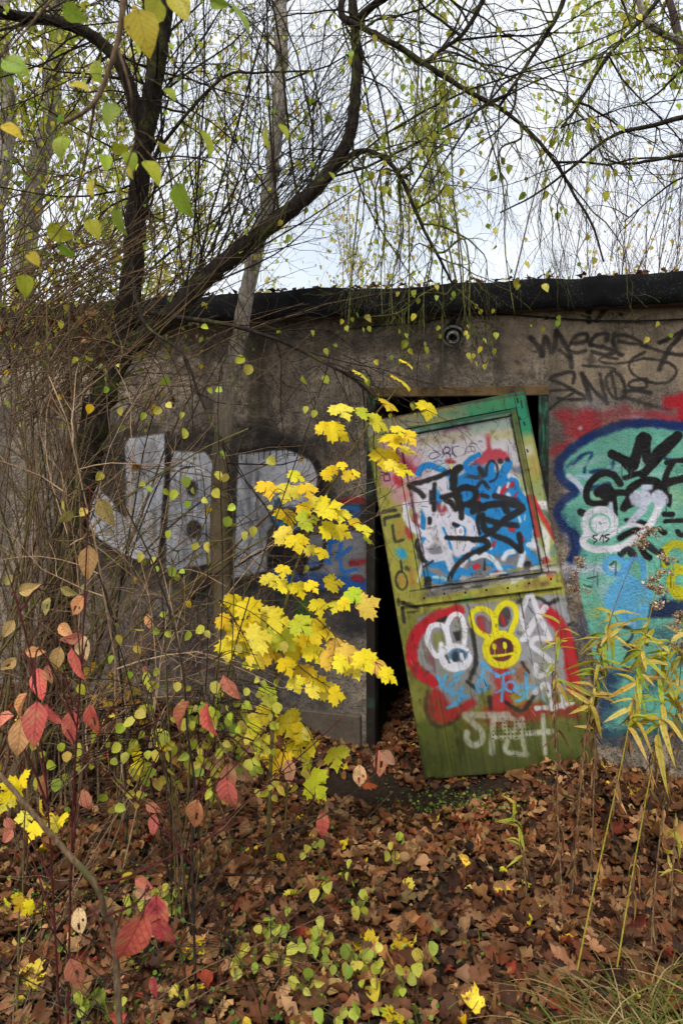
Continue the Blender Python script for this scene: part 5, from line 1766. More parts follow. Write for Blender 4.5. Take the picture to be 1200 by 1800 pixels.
for (u0, v0_, u1, v1_) in ((735, 120, 716, 640), (760, 240, 745, 600), (840, 170, 905, 560), (790, 330, 850, 640), (700, 300, 690, 580), (880, 260, 885, 350), (670, 300, 672, 560), (640, 280, 610, 600), (815, 420, 828, 590)):
    y = TY - 0.25
    lp = nearest_pt(np.vstack([PD, PE, PF, PG, PB[-20:]]), at(u0, v0_, y))
    if u0 > 1100:
        lp = PI_[2]
    Wp = smooth_path([lp, lp * .5 + at(u0, v0_, y) * .5 + rvec(.04), at(u0, v0_, y), at(u0 * .7 + u1 * .3 + random.gauss(0, 10), v0_ * .6 + v1_ * .4, y), at(u0 * .3 + u1 * .7 + random.gauss(0, 10), v0_ * .3 + v1_ * .7, y), at(u1, v1_, y)], per=4)
    shoot(mt, Wp, 0.006, 0.002, 9, (0.08, 0.35), 0.7, (0, 0, -0.8), 0.17, 2, mtips, droop=0.2)
mt.build('mossy_twigs', M_MOSSTWIG, black, 'stuff')
# small lime leaves still hanging
cnt = 0
fl = Massed(birch_items)
random.shuffle(mtips)
for (p, d) in mtips[:260]:
    tip = nrm(np.array([random.gauss(0, .4), random.gauss(0, .4), -1]))
    nn = nrm(np.array([random.gauss(0, .6), -1, random.gauss(0.2, .5)]))
    sz = random.uniform(0.022, 0.042)
    c_ = jit(pick(LIMES + [srgb(206, 190, 60)]), 0.12)
    if cnt < 130:
        add_leaf(black, 'birch', p, tip, nn, sz * 1.1, c_)
        cnt += 1
    elif random.random() < 0.5:
        fl.add(p, tip, nn, sz, c_)
random.shuffle(tips)
for (p, d) in tips[:1500]:
    if random.random() < 0.33:
        tip = nrm(np.array([random.gauss(0, .5), random.gauss(0, .5), -1]))
        fl.add(p, tip, nrm(np.array([random.gauss(0, .6), -1, random.gauss(0.2, .5)])), random.uniform(0.02, 0.04), jit(pick(LIMES), 0.15))
fl.build('foliage', M_LEAFM, black)

# ------------------------------------------------------------------ slim pale tree close to the wall
SY = 3.72
base = foot(396, SY)
vb = V0 + F * (ZE - base[2]) / SY
pale = empty('slim_tree', base)
tag(pale, 'slim pale grey tree trunk growing right in front of the chrome letters', 'tree')
limb('trunk', pale, [(396, vb + 10, SY), (393, 1100, SY), (388, 980, SY), (386, 860, SY), (396, 740, SY), (412, 640, SY), (425, 560, SY), (438, 490, SY), (455, 420, SY - .02), (472, 340, SY - .04), (484, 250, SY - .06), (492, 160, SY - .08), (496, 60, SY - .1), (492, -40, SY - .1), (500, -140, SY - .1)], 0.055, 0.030, M_PALEBARK, rough=0.06)
tw = Tubes()
tips = []
for k in range(34):
    t_ = random.uniform(0.62, 1.0)
    v_ = 480 - (t_ - 0.62) / 0.38 * 560
    p = at(440 + (480 - v_) * 0.13, v_, SY)
    W = whip(p, nrm(np.array([random.gauss(0, .8), random.gauss(0, .6), random.uniform(.1, .9)])), random.uniform(0.4, 1.1), 8, (0, 0, 0.2), 0.12)
    shoot(tw, W, random.uniform(0.003, 0.006), 0.001, 6, (0.1, 0.4), 0.7, (0, 0, 0), 0.15, 2, tips)
tw.build('twigs', M_TWIG, pale, 'stuff')

# ------------------------------------------------------------------ trees behind the hut
def far_tree(label, u, y, pts, r0, r1, ntw, leafcols, nleaf, mat=M_PALEBARK, twr=0.006, span=(0.3, 1.0), tl=(0.6, 2.0), lsize=0.06, name='tree', group=None, spread=(0.8, 0.8, 0.5), kids=7):
    bx = foot(u, y)
    T_ = empty(name, bx)
    tag(T_, label, 'tree', group)
    P, _ = limb('trunk', T_, [(u, V0 + F * (ZE - bx[2]) / y + 20, y)] + [(a, b_, y) for a, b_ in pts], r0, r1, mat, rough=0.06, sides=9)
    tb = Tubes()
    tp = []
    for k in range(ntw):
        p, d = along(P, random.uniform(*span))
        W = whip(p, nrm(np.array([random.gauss(0, spread[0]), random.gauss(0, spread[1]), random.uniform(0.0, 1) * spread[2] + 0.25])), random.uniform(*tl), 8, (0, 0, 0.3), 0.1)
        shoot(tb, W, twr * random.uniform(.7, 1.3), twr * 0.25, kids, (tl[0] * .3, tl[1] * .45), 0.65, (0, 0, 0.2), 0.13, 2, tp)
    tb.build('branches', mat if mat is not M_PALEBARK else M_BRUSH, T_, 'stuff')
    if nleaf:
        ms = Massed(scrap_items[:2] + birch_items[:1])
        for k in range(nleaf):
            p, d = pick(tp)
            q = p + rvec(0.07 * y / 6)
            ms.add(q, nrm(np.array([random.gauss(0, .6), random.gauss(0, .6), -1])), nrm(rvec() + np.array([0, -0.8, 0.4])), lsize * random.uniform(.6, 1.2), jit(pick(leafcols), 0.15))
        ms.build('crown', M_LEAFM, T_)
    return T_


def fan_tree(label, u, y, top, nst, spread, r0, cols, nleaf, lsize, name='sapling', group=None, mat=None, kids=8, tl=(0.35, 1.1), lo=0.3):
    bx = foot(u, y)
    T_ = empty(name, bx)
    tag(T_, label, 'tree', group)
    tb = Tubes()
    tp = []
    H = ZE + (V0 - top) / F * y - bx[2]
    for k in range(nst):
        lean = random.gauss(0, spread)
        W = whip(bx + np.array([random.gauss(0, .08), random.gauss(0, .08), -.03]), nrm(np.array([lean * .5, random.gauss(0, spread * .6), 1])), H * random.uniform(.75, 1.1), 16, (lean * .8, random.gauss(0, .2), 0.2), 0.05)
        s1 = Tubes()
        r_ = r0 * random.uniform(.6, 1.15)
        s1.add(W, np.linspace(r_, r_ * .2, len(W)), 6, .05)
        s1.build('stem', mat or M_FAR, T_)
        for j in range(kids):
            p, d = along(W, random.uniform(lo, .97))
            K = whip(p, nrm(d * .8 + np.array([random.gauss(0, .45), random.gauss(0, .4), .25])), random.uniform(*tl), 8, (0, 0, .3), .1)
            shoot(tb, K, r_ * random.uniform(.25, .4), .0014, 5, (tl[0] * .3, tl[1] * .45), .55, (0, 0, .3), .13, 2, tp)
    tb.build('branches', mat or M_FAR, T_, 'stuff')
    if nleaf:
        ms = Massed(scrap_items[:2] + birch_items[:1])
        for k in range(nleaf):
            p, d = pick(tp)
            ms.add(p + rvec(.05 * y / 6), nrm(np.array([random.gauss(0, .6), random.gauss(0, .6), -1])), nrm(rvec() + np.array([0, -.8, .4])), lsize * random.uniform(.6, 1.2), jit(pick(cols), .15))
        ms.build('crown', M_LEAFM, T_)
    return T_


M_FAR = bark_mat('far_twig_bark', srgb(70, 56, 54), srgb(104, 88, 82), None, 0, 30, 0.002)
PALEY = [srgb(226, 214, 120), srgb(206, 206, 110), srgb(236, 220, 150), srgb(190, 196, 96)]
far_tree('pale trunked tree with yellow leaves beyond the hut, leftmost one', 40, 7.5, [(42, 480), (52, 380), (68, 290), (90, 190), (100, 60), (108, -80)], 0.15, 0.07, 34, PALEY + LIMES, 2200, twr=0.011, tl=(0.8, 2.4), lsize=0.075)
far_tree('curved pale trunk at the very edge of the photo beyond the thicket', -12, 6.8, [(-10, 480), (-8, 380), (4, 300), (14, 220), (8, 100), (0, -60)], 0.10, 0.06, 22, LIMES, 900, twr=0.009, tl=(0.6, 1.8), lsize=0.07)
fan_tree('yellowing thin tree behind the forked dark tree', 330, 8.2, -40, 6, .16, .02, PALEY, 1500, .065, 'tree')
fan_tree('yellowing bush showing between the slim trunk and the hanging twigs', 660, 8.2, 200, 8, .22, .013, PALEY, 1300, .06, 'tree')
fan_tree('leafy lime green tree high behind the upper branches', 840, 9.5, -120, 5, .12, .022, [srgb(206, 208, 110), srgb(190, 204, 96)], 1300, .09, 'tree', lo=.62)
fan_tree('yellow green bushy tree behind the thicket at the edge of the photo', 130, 7.6, 120, 9, .3, .014, PALEY + LIMES, 2600, .065, 'tree')
far_tree('tree with lime leaves high at the picture edge above the bare saplings', 1230, 8.5, [(1230, 400), (1220, 200), (1190, 60), (1160, -60)], 0.08, 0.04, 22, LIMES, 700, M_FAR, 0.009, (0.6, 1.0), (0.6, 1.6), 0.085)
for u, y, top, cols, nl, lb in ((930, 7.6, 330, PALEY, 20, 'bare sapling with fine purple twigs, first above the roof edge right of the sky gap'),
                                (990, 8.2, 290, PALEY, 20, 'bare sapling fanning out behind the black roof edge'),
                                (1050, 7.3, 300, [srgb(232, 196, 80), srgb(236, 208, 110)], 380, 'sapling with the thickest yellow leaves above the roof edge'),
                                (1100, 7.8, 250, [srgb(226, 196, 90)], 70, 'thin bare sapling beside the yellow one above the roof'),
                                (1155, 7.2, 250, PALEY, 25, 'many stemmed bare sapling near the end of the roof in view'),
                                (1215, 7.8, 220, PALEY, 20, 'tall bare sapling cut by the picture edge above the roof')):
    fan_tree(lb, u, y, top, 6, .16, .012, cols, nl, .05, 'sapling', 'bare saplings behind the roof', kids=12)

# tree outside the picture on the right whose limbs reach in
ry = 2.9
base = foot(1390, ry)
rt = empty('side_tree', base)
tag(rt, 'tree outside the picture whose bare grey limbs reach in over the roof', 'tree')
limb('trunk', rt, [(1390, V0 + F * (ZE - base[2]) / ry + 15, ry), (1385, 900, ry), (1375, 500, ry), (1365, 250, ry), (1340, 0, ry), (1330, -150, ry)], 0.07, 0.04, M_BLACKBARK)
R1, _ = limb('limb', rt, [(1368, 200, ry), (1280, 190, ry), (1200, 206, ry), (1140, 222, ry), (1092, 232, ry), (1050, 256, ry), (990, 306, ry), (935, 345, ry), (878, 374, ry)], 0.015, 0.003, M_BLACKBARK)
R2, _ = limb('limb', rt, [(1370, 280, ry), (1280, 262, ry), (1200, 272, ry), (1150, 281, ry), (1096, 288, ry), (1060, 278, ry)], 0.014, 0.004, M_BLACKBARK)
R3, _ = limb('limb', rt, [(1345, 90, ry), (1270, 95, ry), (1200, 74, ry), (1140, 42, ry), (1115, -20, ry)], 0.02, 0.012, M_PALEBARK)
R4, _ = limb('limb', rt, [(1374, 330, ry), (1280, 300, ry), (1200, 312, ry), (1150, 345, ry), (1095, 390, ry)], 0.007, 0.0025, M_BLACKBARK)
R5, _ = limb('limb', rt, [(1362, 120, ry), (1280, 105, ry), (1200, 125, ry), (1160, 160, ry), (1128, 182, ry)], 0.008, 0.004, M_BLACKBARK)
tw = Tubes()
tips = []
for k in range(34):
    P = pick([R1, R2, R3, R4, R5])
    p, d = along(P, random.uniform(0.3, 0.98))
    W = whip(p, nrm(d * 0.4 + np.array([random.gauss(-.1, .5), random.gauss(0, .3), random.gauss(0.1, .6)])), random.uniform(0.15, 0.5), 7, (0, 0, 0.2), 0.2)
    shoot(tw, W, random.uniform(0.002, 0.004), 0.0009, 4, (0.06, 0.2), 0.8, (0, 0, 0), 0.2, 1, tips)
tw.build('twigs', M_TWIG, rt, 'stuff')
for k in range(60):
    u, v_ = random.uniform(1090, 1200), random.uniform(40, 160)
    add_leaf(rt, 'birch', at(u, v_, ry + random.uniform(-.1, .3)), nrm(np.array([random.gauss(0, .5), random.gauss(0, .5), -1])), nrm(rvec() + np.array([0, -1, 0.3])), random.uniform(.022, .036), jit(pick(LIMES), .12))

# ------------------------------------------------------------------ thicket on the left
def thicket(label, spots, nst, mats, height, lean, ntwig, seedmul=1.0, rr=(0.005, 0.012), leaves=0, twm=None):
    u0, y0 = spots
    bx = foot(u0, y0)
    T_ = empty('thicket_shrub', bx)
    tag(T_, label, 'shrub', 'shrubs of the tangled thicket')
    tb = Tubes()
    tp = []
    for k in range(nst):
        q = bx + np.array([random.gauss(0, .12), random.gauss(0, .12), 0])
        q[2] = float(gz(q[0], q[1])) - 0.02
        W = whip(q, nrm(np.array([random.gauss(lean[0], .16), random.gauss(lean[1], .12), 1.0])), random.uniform(*height), 14, (random.gauss(lean[0] * 2.4, .7), random.gauss(lean[1], .25), -0.35), 0.055)
        s1 = Tubes()
        r_ = random.uniform(*rr)
        s1.add(W, np.linspace(r_, r_ * 0.3, len(W)), 7, 0.05)
        s1.build('stem', pick(mats), T_)
        for j in range(ntwig):
            p, d = along(W, random.uniform(0.18, 0.97))
            K = whip(p, nrm(d * 0.5 + np.array([random.gauss(0.1, .6), random.gauss(0, .4), random.gauss(0.2, .5)])), random.uniform(0.25, 0.85), 8, (random.gauss(0, .5), 0, random.gauss(-.2, .5)), 0.11)
            shoot(tb, K, random.uniform(0.0016, 0.0036), 0.0008, 4, (0.08, 0.34), 0.75, (0, 0, 0), 0.14, 1, tp)
    tb.build('twigs', twm or pick(mats), T_, 'stuff')
    for k in range(leaves):
        p, d = pick(tp)
        add_leaf(T_, 'birch', p, nrm(np.array([random.gauss(0, .5), random.gauss(0, .5), -1])), nrm(rvec() + np.array([0, -1, .4])), random.uniform(.025, .05), jit(pick(LIMES + YELLOWS[:1]), .12))
    return T_


thicket('tangled brown shrub at the very edge of the photo in front of the wall', (-70, 3.0), 12, [M_BRUSH, M_BRUSH, M_OLIVESTEM], (1.6, 2.6), (0.18, 0.02), 9, leaves=7)
thicket('tangle of thin brown stems beside the dark forked trunk', (40, 3.2), 13, [M_BRUSH, M_OLIVESTEM], (1.6, 2.5), (0.12, 0.0), 9, leaves=8)
thicket('arching straw coloured stems in front of the dark forked trunk', (110, 2.7), 6, [M_BRUSH, M_STRAW], (1.3, 2.2), (0.10, -0.02), 7, rr=(0.003, 0.006), leaves=5)
thicket('dense bare shrub behind the dark forked trunk', (120, 3.8), 13, [M_BRUSH, M_TWIG], (1.7, 2.7), (0.15, 0.0), 9, leaves=7)
thicket('bare shrub whose stems criss cross before the chrome letters', (255, 3.2), 4, [M_TWIG, M_OLIVESTEM], (1.2, 1.9), (0.05, -0.02), 7, rr=(0.003, 0.007), leaves=5)
thicket('low bare shrub leaning to the edge of the photo below the thicket', (-20, 2.5), 8, [M_BRUSH, M_REDSTEM], (0.9, 1.5), (0.12, 0.0), 7, rr=(0.003, 0.006), leaves=6)
# matted dead stems hung up in the fork
vf = Massed(birch_items + round_items[:1])
mb_ = empty('dead_vine', at(150, 560, 3.15) * np.array([1, 1, 0]) + np.array([0, 0, float(gz(at(150, 560, 3.15)[0], 3.15))]))
tag(mb_, 'matted mass of brown vine stems hanging over the roof beside the tree fork', 'vine')
tb = Tubes()
for k in range(260):
    y = random.uniform(2.95, 3.5)
    a = (random.gauss(60, 90), random.uniform(430, 760))
    W = whip(at(*a, y), nrm(np.array([random.gauss(.75, .25), random.gauss(0, .15), random.gauss(0.62, .35)])), random.uniform(0.4, 1.1), 9, (random.gauss(.1, .5), 0, random.gauss(0.2, .8)), 0.07)
    tb.add(W, np.linspace(random.uniform(0.0018, 0.0045), 0.001, 9), 4)
for k in range(26):                                   # stems that carry the mass up from the soil
    q = foot(random.gauss(70, 70), random.uniform(3.0, 3.5))
    e = at(random.gauss(110, 70), random.uniform(450, 650), 3.2)
    tb.add(smooth_path([q, q * .6 + e * .4 + rvec(.05), q * .25 + e * .75 + rvec(.05), e], per=5), np.linspace(0.006, 0.002, 16), 4)
for k in range(150):                                  # more of it hanging over the end of the roof
    y = random.uniform(3.2, 3.9)
    W = whip(at(random.uniform(-80, 190), random.uniform(470, 640), y), nrm(np.array([random.gauss(.5, .5), random.gauss(0, .2), random.gauss(0.4, .6)])), random.uniform(0.3, 0.9), 9, (random.gauss(.1, .8), 0, random.gauss(-0.2, .9)), 0.1)
    tb.add(W, np.linspace(random.uniform(0.0018, 0.004), 0.001, 9), 4)
    for q in W[2::3]:
        for _ in range(3):
            if random.random() < .6:
                vf.add(q + rvec(.03), nrm(np.array([random.gauss(0, .6), random.gauss(0, .5), -1])), nrm(rvec() + np.array([0, -1, .4])), random.uniform(.018, .042), jit(pick(LIMES + YELLOWS[:1] + [srgb(120, 150, 70)]), .18))
vf.build('foliage', M_LEAFM, mb_)
tb.build('stems', M_BRUSH, mb_, 'stuff')
for k in range(26):
    add_leaf(mb_, 'dry', at(random.gauss(90, 80), random.gauss(600, 70), random.uniform(2.95, 3.2)), nrm(rvec()), nrm(rvec() + np.array([0, -1, .3])), random.uniform(.035, .07), jit(pick(BROWNS), .15))
# ------------------------------------------------------------------ leafy plants placed leaf by leaf
def px_leaf(parent, key, u, v, size, y, ang, color, pitch=0.0, roll=0.0, stem=None, hub=None, length=None, variant=None, stem_r=0.0011):
    """leaf whose middle shows at u, v: ang = direction of the tip in the picture (0 down, 90 right), pitch = tip towards the viewer,
    roll = turned about its own axis; hub: point its stalk grows from"""
    L = (size * y / F) if length is None else length
    a = math.radians(ang)
    tip = nrm(np.array([math.sin(a) * math.cos(pitch), -math.sin(pitch), -math.cos(a) * math.cos(pitch)]))
    nn = np.array([0.0, -1.0, 0.0])
    nn = nn - tip * np.dot(tip, nn)
    nn = nrm(nn)
    sd = np.cross(tip, nn)
    nn = nrm(nn * math.cos(roll) + sd * math.sin(roll))
    mid = at(u, v, y)
    base = mid - tip * L * 0.45
    o = add_leaf(parent, key, base, tip, nn, L, color, variant=variant)
    if stem is not None and hub is not None:
        h = np.asarray(hub)
        m = (base + h) / 2 + np.array([0, 0, 0.12 * np.linalg.norm(base - h)])
        stem.add(smooth_path([h, m, base - tip * L * 0.06, base + tip * L * 0.05], per=3), stem_r, 3)
    return o


def nearest(P, q):
    """point on P near q but preferably above or beside it"""
    d = np.linalg.norm(P - q, axis=1)
    return P[int(np.argmin(d))]


# ---- yellow maple sapling before the wall
MY = 2.75
base = foot(470, MY)
mp_ = empty('maple_sapling', base)
tag(mp_, 'young maple sapling with bright yellow leaves before the doorway', 'sapling')
vb = V0 + F * (ZE - base[2]) / MY
PS, _ = limb('stem', mp_, [(470, vb + 8, MY), (480, 1250, MY), (492, 1120, MY), (508, 1040, MY), (528, 975, MY), (556, 905, MY), (590, 840, MY), (626, 780, MY), (660, 728, MY), (694, 688, MY), (712, 655, MY)], 0.0085, 0.003, M_OLIVESTEM, sides=7)
PB1, _ = limb('branch', mp_, [(508, 1040, MY), (560, 1090, MY - .1), (620, 1140, MY - .15), (680, 1175, MY - .2)], 0.004, 0.0015, M_OLIVESTEM, sides=5)
PB2, _ = limb('branch', mp_, [(492, 1120, MY), (450, 1085, MY - .1), (405, 1090, MY - .15)], 0.004, 0.0015, M_OLIVESTEM, sides=5)
PB3, _ = limb('branch', mp_, [(492, 1130, MY), (530, 1175, MY - .1), (590, 1215, MY - .15)], 0.004, 0.0015, M_OLIVESTEM, sides=5)
PB4, _ = limb('branch', mp_, [(540, 945, MY), (500, 900, MY - .1), (465, 860, MY - .12)], 0.0035, 0.0012, M_OLIVESTEM, sides=5)
PB5, _ = limb('branch', mp_, [(556, 905, MY), (600, 915, MY - .1), (645, 945, MY - .12)], 0.003, 0.0012, M_OLIVESTEM, sides=5)
PB6, _ = limb('branch', mp_, [(626, 780, MY), (600, 745, MY - .08), (575, 755, MY - .1)], 0.003, 0.0012, M_OLIVESTEM, sides=5)
ALLM = np.vstack([PS, PB1, PB2, PB3, PB4, PB5, PB6])
ML = [(715, 637, 42, 2), (635, 657, 48, 2), (706, 670, 62, 2), (682, 712, 50, 1), (752, 718, 56, 0), (600, 722, 62, 0), (640, 727, 48, 0), (592, 757, 66, 0), (568, 752, 40, 0), (665, 742, 58, 0), (700, 757, 42, 0), (718, 768, 46, 0),
      (690, 772, 60, 0), (676, 802, 66, 0), (716, 792, 48, 1), (706, 826, 60, 1), (690, 818, 46, 0), (585, 825, 32, 0), (601, 818, 26, 0), (575, 834, 34, 0), (612, 836, 34, 0), (626, 831, 26, 0),
      (520, 836, 46, 1), (470, 858, 54, 0), (506, 863, 58, 0), (540, 862, 50, 0), (560, 886, 54, 0), (577, 892, 66, 0), (505, 905, 62, 0), (540, 915, 54, 0), (597, 905, 50, 0), (580, 931, 56, 0), (602, 936, 46, 0), (640, 931, 44, 1), (648, 948, 34, 2),
      (625, 918, 42, 0), (500, 941, 52, 0), (522, 952, 54, 0), (546, 967, 32, 0), (566, 971, 36, 0), (536, 894, 42, 0), (498, 1003, 36, 0), (474, 1020, 46, 0), (500, 1030, 42, 0), (526, 1036, 46, 0), (586, 1025, 50, 0), (548, 1031, 40, 0), (622, 1046, 50, 0),
      (646, 1064, 60, 0), (605, 1061, 36, 0), (560, 1066, 46, 0), (590, 1066, 36, 0), (440, 1070, 66, 0), (470, 1086, 60, 0), (410, 1060, 54, 0), (394, 1092, 42, 0), (420, 1110, 60, 0), (456, 1120, 72, 0), (500, 1124, 62, 0), (490, 1090, 60, 0), (530, 1100, 62, 0),
      (560, 1110, 68, 0), (520, 1140, 62, 0), (552, 1150, 60, 0), (476, 1150, 58, 0), (592, 1138, 54, 0), (612, 1150, 66, 0), (642, 1160, 60, 0), (666, 1172, 60, 0), (682, 1186, 50, 1), (622, 1176, 50, 0), (402, 1140, 58, 0), (450, 1160, 50, 0), (430, 1135, 58, 0),
      (505, 1170, 50, 0), (536, 1182, 54, 0), (560, 1200, 46, 0), (576, 1214, 50, 0), (591, 1222, 44, 0), (550, 1214, 40, 0), (470, 1220, 44, 0), (520, 1202, 42, 0), (445, 1100, 54, 0), (482, 1116, 56, 0), (540, 1128, 52, 0), (575, 1160, 46, 0), (600, 1165, 48, 0)]
stk = Tubes()
YM = [srgb(252, 226, 40), srgb(250, 220, 36), srgb(252, 232, 80), srgb(248, 222, 36), srgb(240, 228, 56), srgb(250, 212, 50)]
for k, (u, v_, s_, edge) in enumerate(ML):
    y = MY - 0.14 + random.uniform(-.13, .10)
    col = jit(pick(YM), 0.06, 0.03)
    if v_ > 1040 and u > 560 and random.random() < 0.3:
        col = jit(srgb(248, 206, 84), 0.06)
    if random.random() < 0.08:
        col = jit(srgb(190, 206, 50), 0.06)
    nn = nrm(np.array([0.30, -0.66, 0.70]) + rvec(.13))
    if edge == 1:
        nn = nrm(np.array([0.40, -0.42, 0.80]) + rvec(.06))
    if edge == 2:
        nn = nrm(np.array([0.52, -0.16, 0.84]) + rvec(.05))
    q = at(u, v_, y)
    e1 = nrm(np.array([1, 0, 0]) - nn * nn[0])                # to the right within the leaf plane
    e2 = np.cross(nn, e1)
    a_ = math.radians(random.gauss(-38, 42))
    tip = e1 * math.cos(a_) + e2 * math.sin(a_)
    L_ = s_ * 0.71 * y / F
    base_ = q - tip * L_ * 0.42
    add_leaf(mp_, 'maple', base_, tip, nn, L_, col)
    hb = nearest(ALLM, base_ - tip * 0.06 + np.array([0, 0, 0.03]))
    stk.add(smooth_path([hb, (hb + base_) / 2 + np.array([0, 0, 0.08 * np.linalg.norm(hb - base_)]), base_ - tip * L_ * .1, base_ + tip * L_ * .03], per=3), 0.0011, 3)
stk.build('stalks', M_REDSTEM, mp_, 'stuff')

# ---- second maple seedling group low by the plinth
MY2 = 2.95
base = foot(500, MY2)
m2 = empty('maple_seedling', base)
tag(m2, 'low maple seedling with yellow and green leaves in front of the plinth', 'seedling', 'maple seedlings')
P2, _ = limb('stem', m2, [(500, V0 + F * (ZE - base[2]) / MY2 + 6, MY2), (505, 1360, MY2), (500, 1310, MY2), (480, 1270, MY2)], 0.005, 0.002, M_OLIVESTEM, sides=6)
stk = Tubes()
for (u, v_, s_) in ((505, 1274, 52), (480, 1290, 46), (452, 1270, 46), (530, 1288, 42), (520, 1310, 50), (546, 1316, 36), (590, 1330, 50), (556, 1381, 58), (482, 1335, 50), (440, 1286, 50), (500, 1342, 42), (470, 1250, 40), (540, 1340, 34), (462, 1312, 44), (512, 1262, 36), (430, 1255, 36)):
    col = jit(pick(YM), .08)
    if (u, v_) in ((590, 1330), (556, 1381), (540, 1340)):
        col = jit(srgb(214, 206, 50), .08)
    y = MY2 - 0.1 + random.uniform(-.1, .1)
    px_leaf(m2, 'maple', u, v_, s_ * .88, y, random.gauss(20, 40), col, random.gauss(.95, .2), random.gauss(.1, .3), stk, nearest(P2, at(u, v_, y)))
stk.build('stalks', M_REDSTEM, m2, 'stuff')
for lb, u0, y0, L in (('low maple seedling with small orange yellow leaves against the plinth', 215, 3.7, [(150, 1180, 18), (165, 1172, 20), (200, 1190, 22), (215, 1208, 24), (225, 1222, 22), (190, 1240, 22), (180, 1215, 22), (235, 1235, 26), (205, 1230, 20), (170, 1230, 22), (155, 1195, 20), (240, 1215, 20), (225, 1195, 20), (196, 1208, 20), (110, 1175, 20), (120, 1190, 18)]),
                      ('maple seedling with pale yellow leaves at the edge of the photo below the red dogwood', 40, 2.3, [(20, 1390, 55), (40, 1370, 40), (70, 1420, 40), (60, 1460, 44), (95, 1450, 36), (10, 1410, 44), (45, 1440, 40), (110, 1440, 30)]),
                      ('small maple seedling among twigs low at the edge of the photo', 30, 1.9, [(5, 1600, 36), (35, 1590, 32), (50, 1597, 34), (30, 1578, 24), (12, 1588, 24)]),
                      ('maple seedling with orange leaves between the reddish dogwood leaves', 240, 2.8, [(240, 1330, 40), (245, 1350, 36), (235, 1310, 30), (282, 1295, 38), (290, 1310, 28)])):
    base = foot(u0, y0)
    o_ = empty('maple_seedling', base)
    tag(o_, lb, 'seedling', 'maple seedlings')
    vm = np.mean([q[1] for q in L])
    P2, _ = limb('stem', o_, [(u0, V0 + F * (ZE - base[2]) / y0 + 6, y0), (u0 + 4, vm + 10, y0), (np.mean([q[0] for q in L]), vm - 20, y0)], 0.004, 0.0015, M_OLIVESTEM, sides=6)
    stk = Tubes()
    for (u, v_, s_) in L:
        y = y0 + random.uniform(-.08, .05)
        px_leaf(o_, 'maple', u, v_, s_ * .74, y, random.gauss(10, 50), jit(pick(YM if y0 < 2.5 or u0 > 230 else [srgb(226, 180, 40), srgb(214, 170, 40)]), .1), random.gauss(.7, .25), random.gauss(.1, .35), stk, nearest(P2, at(u, v_, y)))
    stk.build('stalks', M_OLIVESTEM, o_, 'stuff')

# ---- dogwood shrubs with pink and red leaves in front
PINK, REDD, TAN, ORA, MAUVE, CRIM, PEACH, OLV = srgb(226, 128, 120), srgb(206, 92, 92), srgb(206, 164, 112), srgb(216, 142, 102), srgb(186, 128, 114), srgb(196, 76, 92), srgb(234, 184, 152), srgb(160, 150, 84)


def dog(label, stems, leaves, root_y):
    base = foot(stems[0][0][0][0], stems[0][0][0][2])
    o_ = empty('dogwood_shrub', base)
    tag(o_, label, 'shrub', 'dogwood shrubs in the foreground')
    allp = []
    for pts, r0, r1, mat in stems:
        P, _ = limb('stem', o_, pts, r0, r1, mat, sides=6, rough=0.03)
        allp.append(P)
    allp = np.vstack(allp)
    stk = Tubes()
    for q in leaves:
        u, v_, s_, ang, col = q[:5]
        var = q[5] if len(q) > 5 else random.choice((0, 1, 2))
        y = float(np.clip(107.0 / s_, root_y[0], root_y[1])) + random.uniform(-.05, .05)
        hub = nearest(allp, at(u, v_ - s_ * 0.6, y))
        if np.linalg.norm(hub - at(u, v_, y)) > 0.2:
            h1 = at(u - math.sin(math.radians(ang)) * s_ * .8, v_ - math.cos(math.radians(ang)) * s_ * 0.8, y)
            h2 = nearest(allp, h1)
            stk.add(smooth_path([h2, (h2 + h1) / 2 + np.array([0, 0, 0.03]), h1], per=5), np.linspace(0.0024, 0.0013, 11), 4)
            hub = h1
        px_leaf(o_, 'dogwood', u, v_, s_, y, ang, jit(dust(col), .06, .03), random.gauss(.12, .18), random.gauss(0, .3) if var != 5 else 0.9, stk, hub, variant=var)
    stk.build('stalks', M_REDSTEM, o_, 'stuff')
    return o_


def dust(c):
    g = 0.3 * c[0] + 0.5 * c[1] + 0.2 * c[2]
    return tuple(min(0.95, (x * 0.84 + g * 0.16) * 1.32 * k + 0.008) for x, k in zip(c, (1.0, 1.03, 0.72)))


def gv(u, y):
    q = foot(u, y)
    return V0 + F * (ZE - q[2]) / y + 6


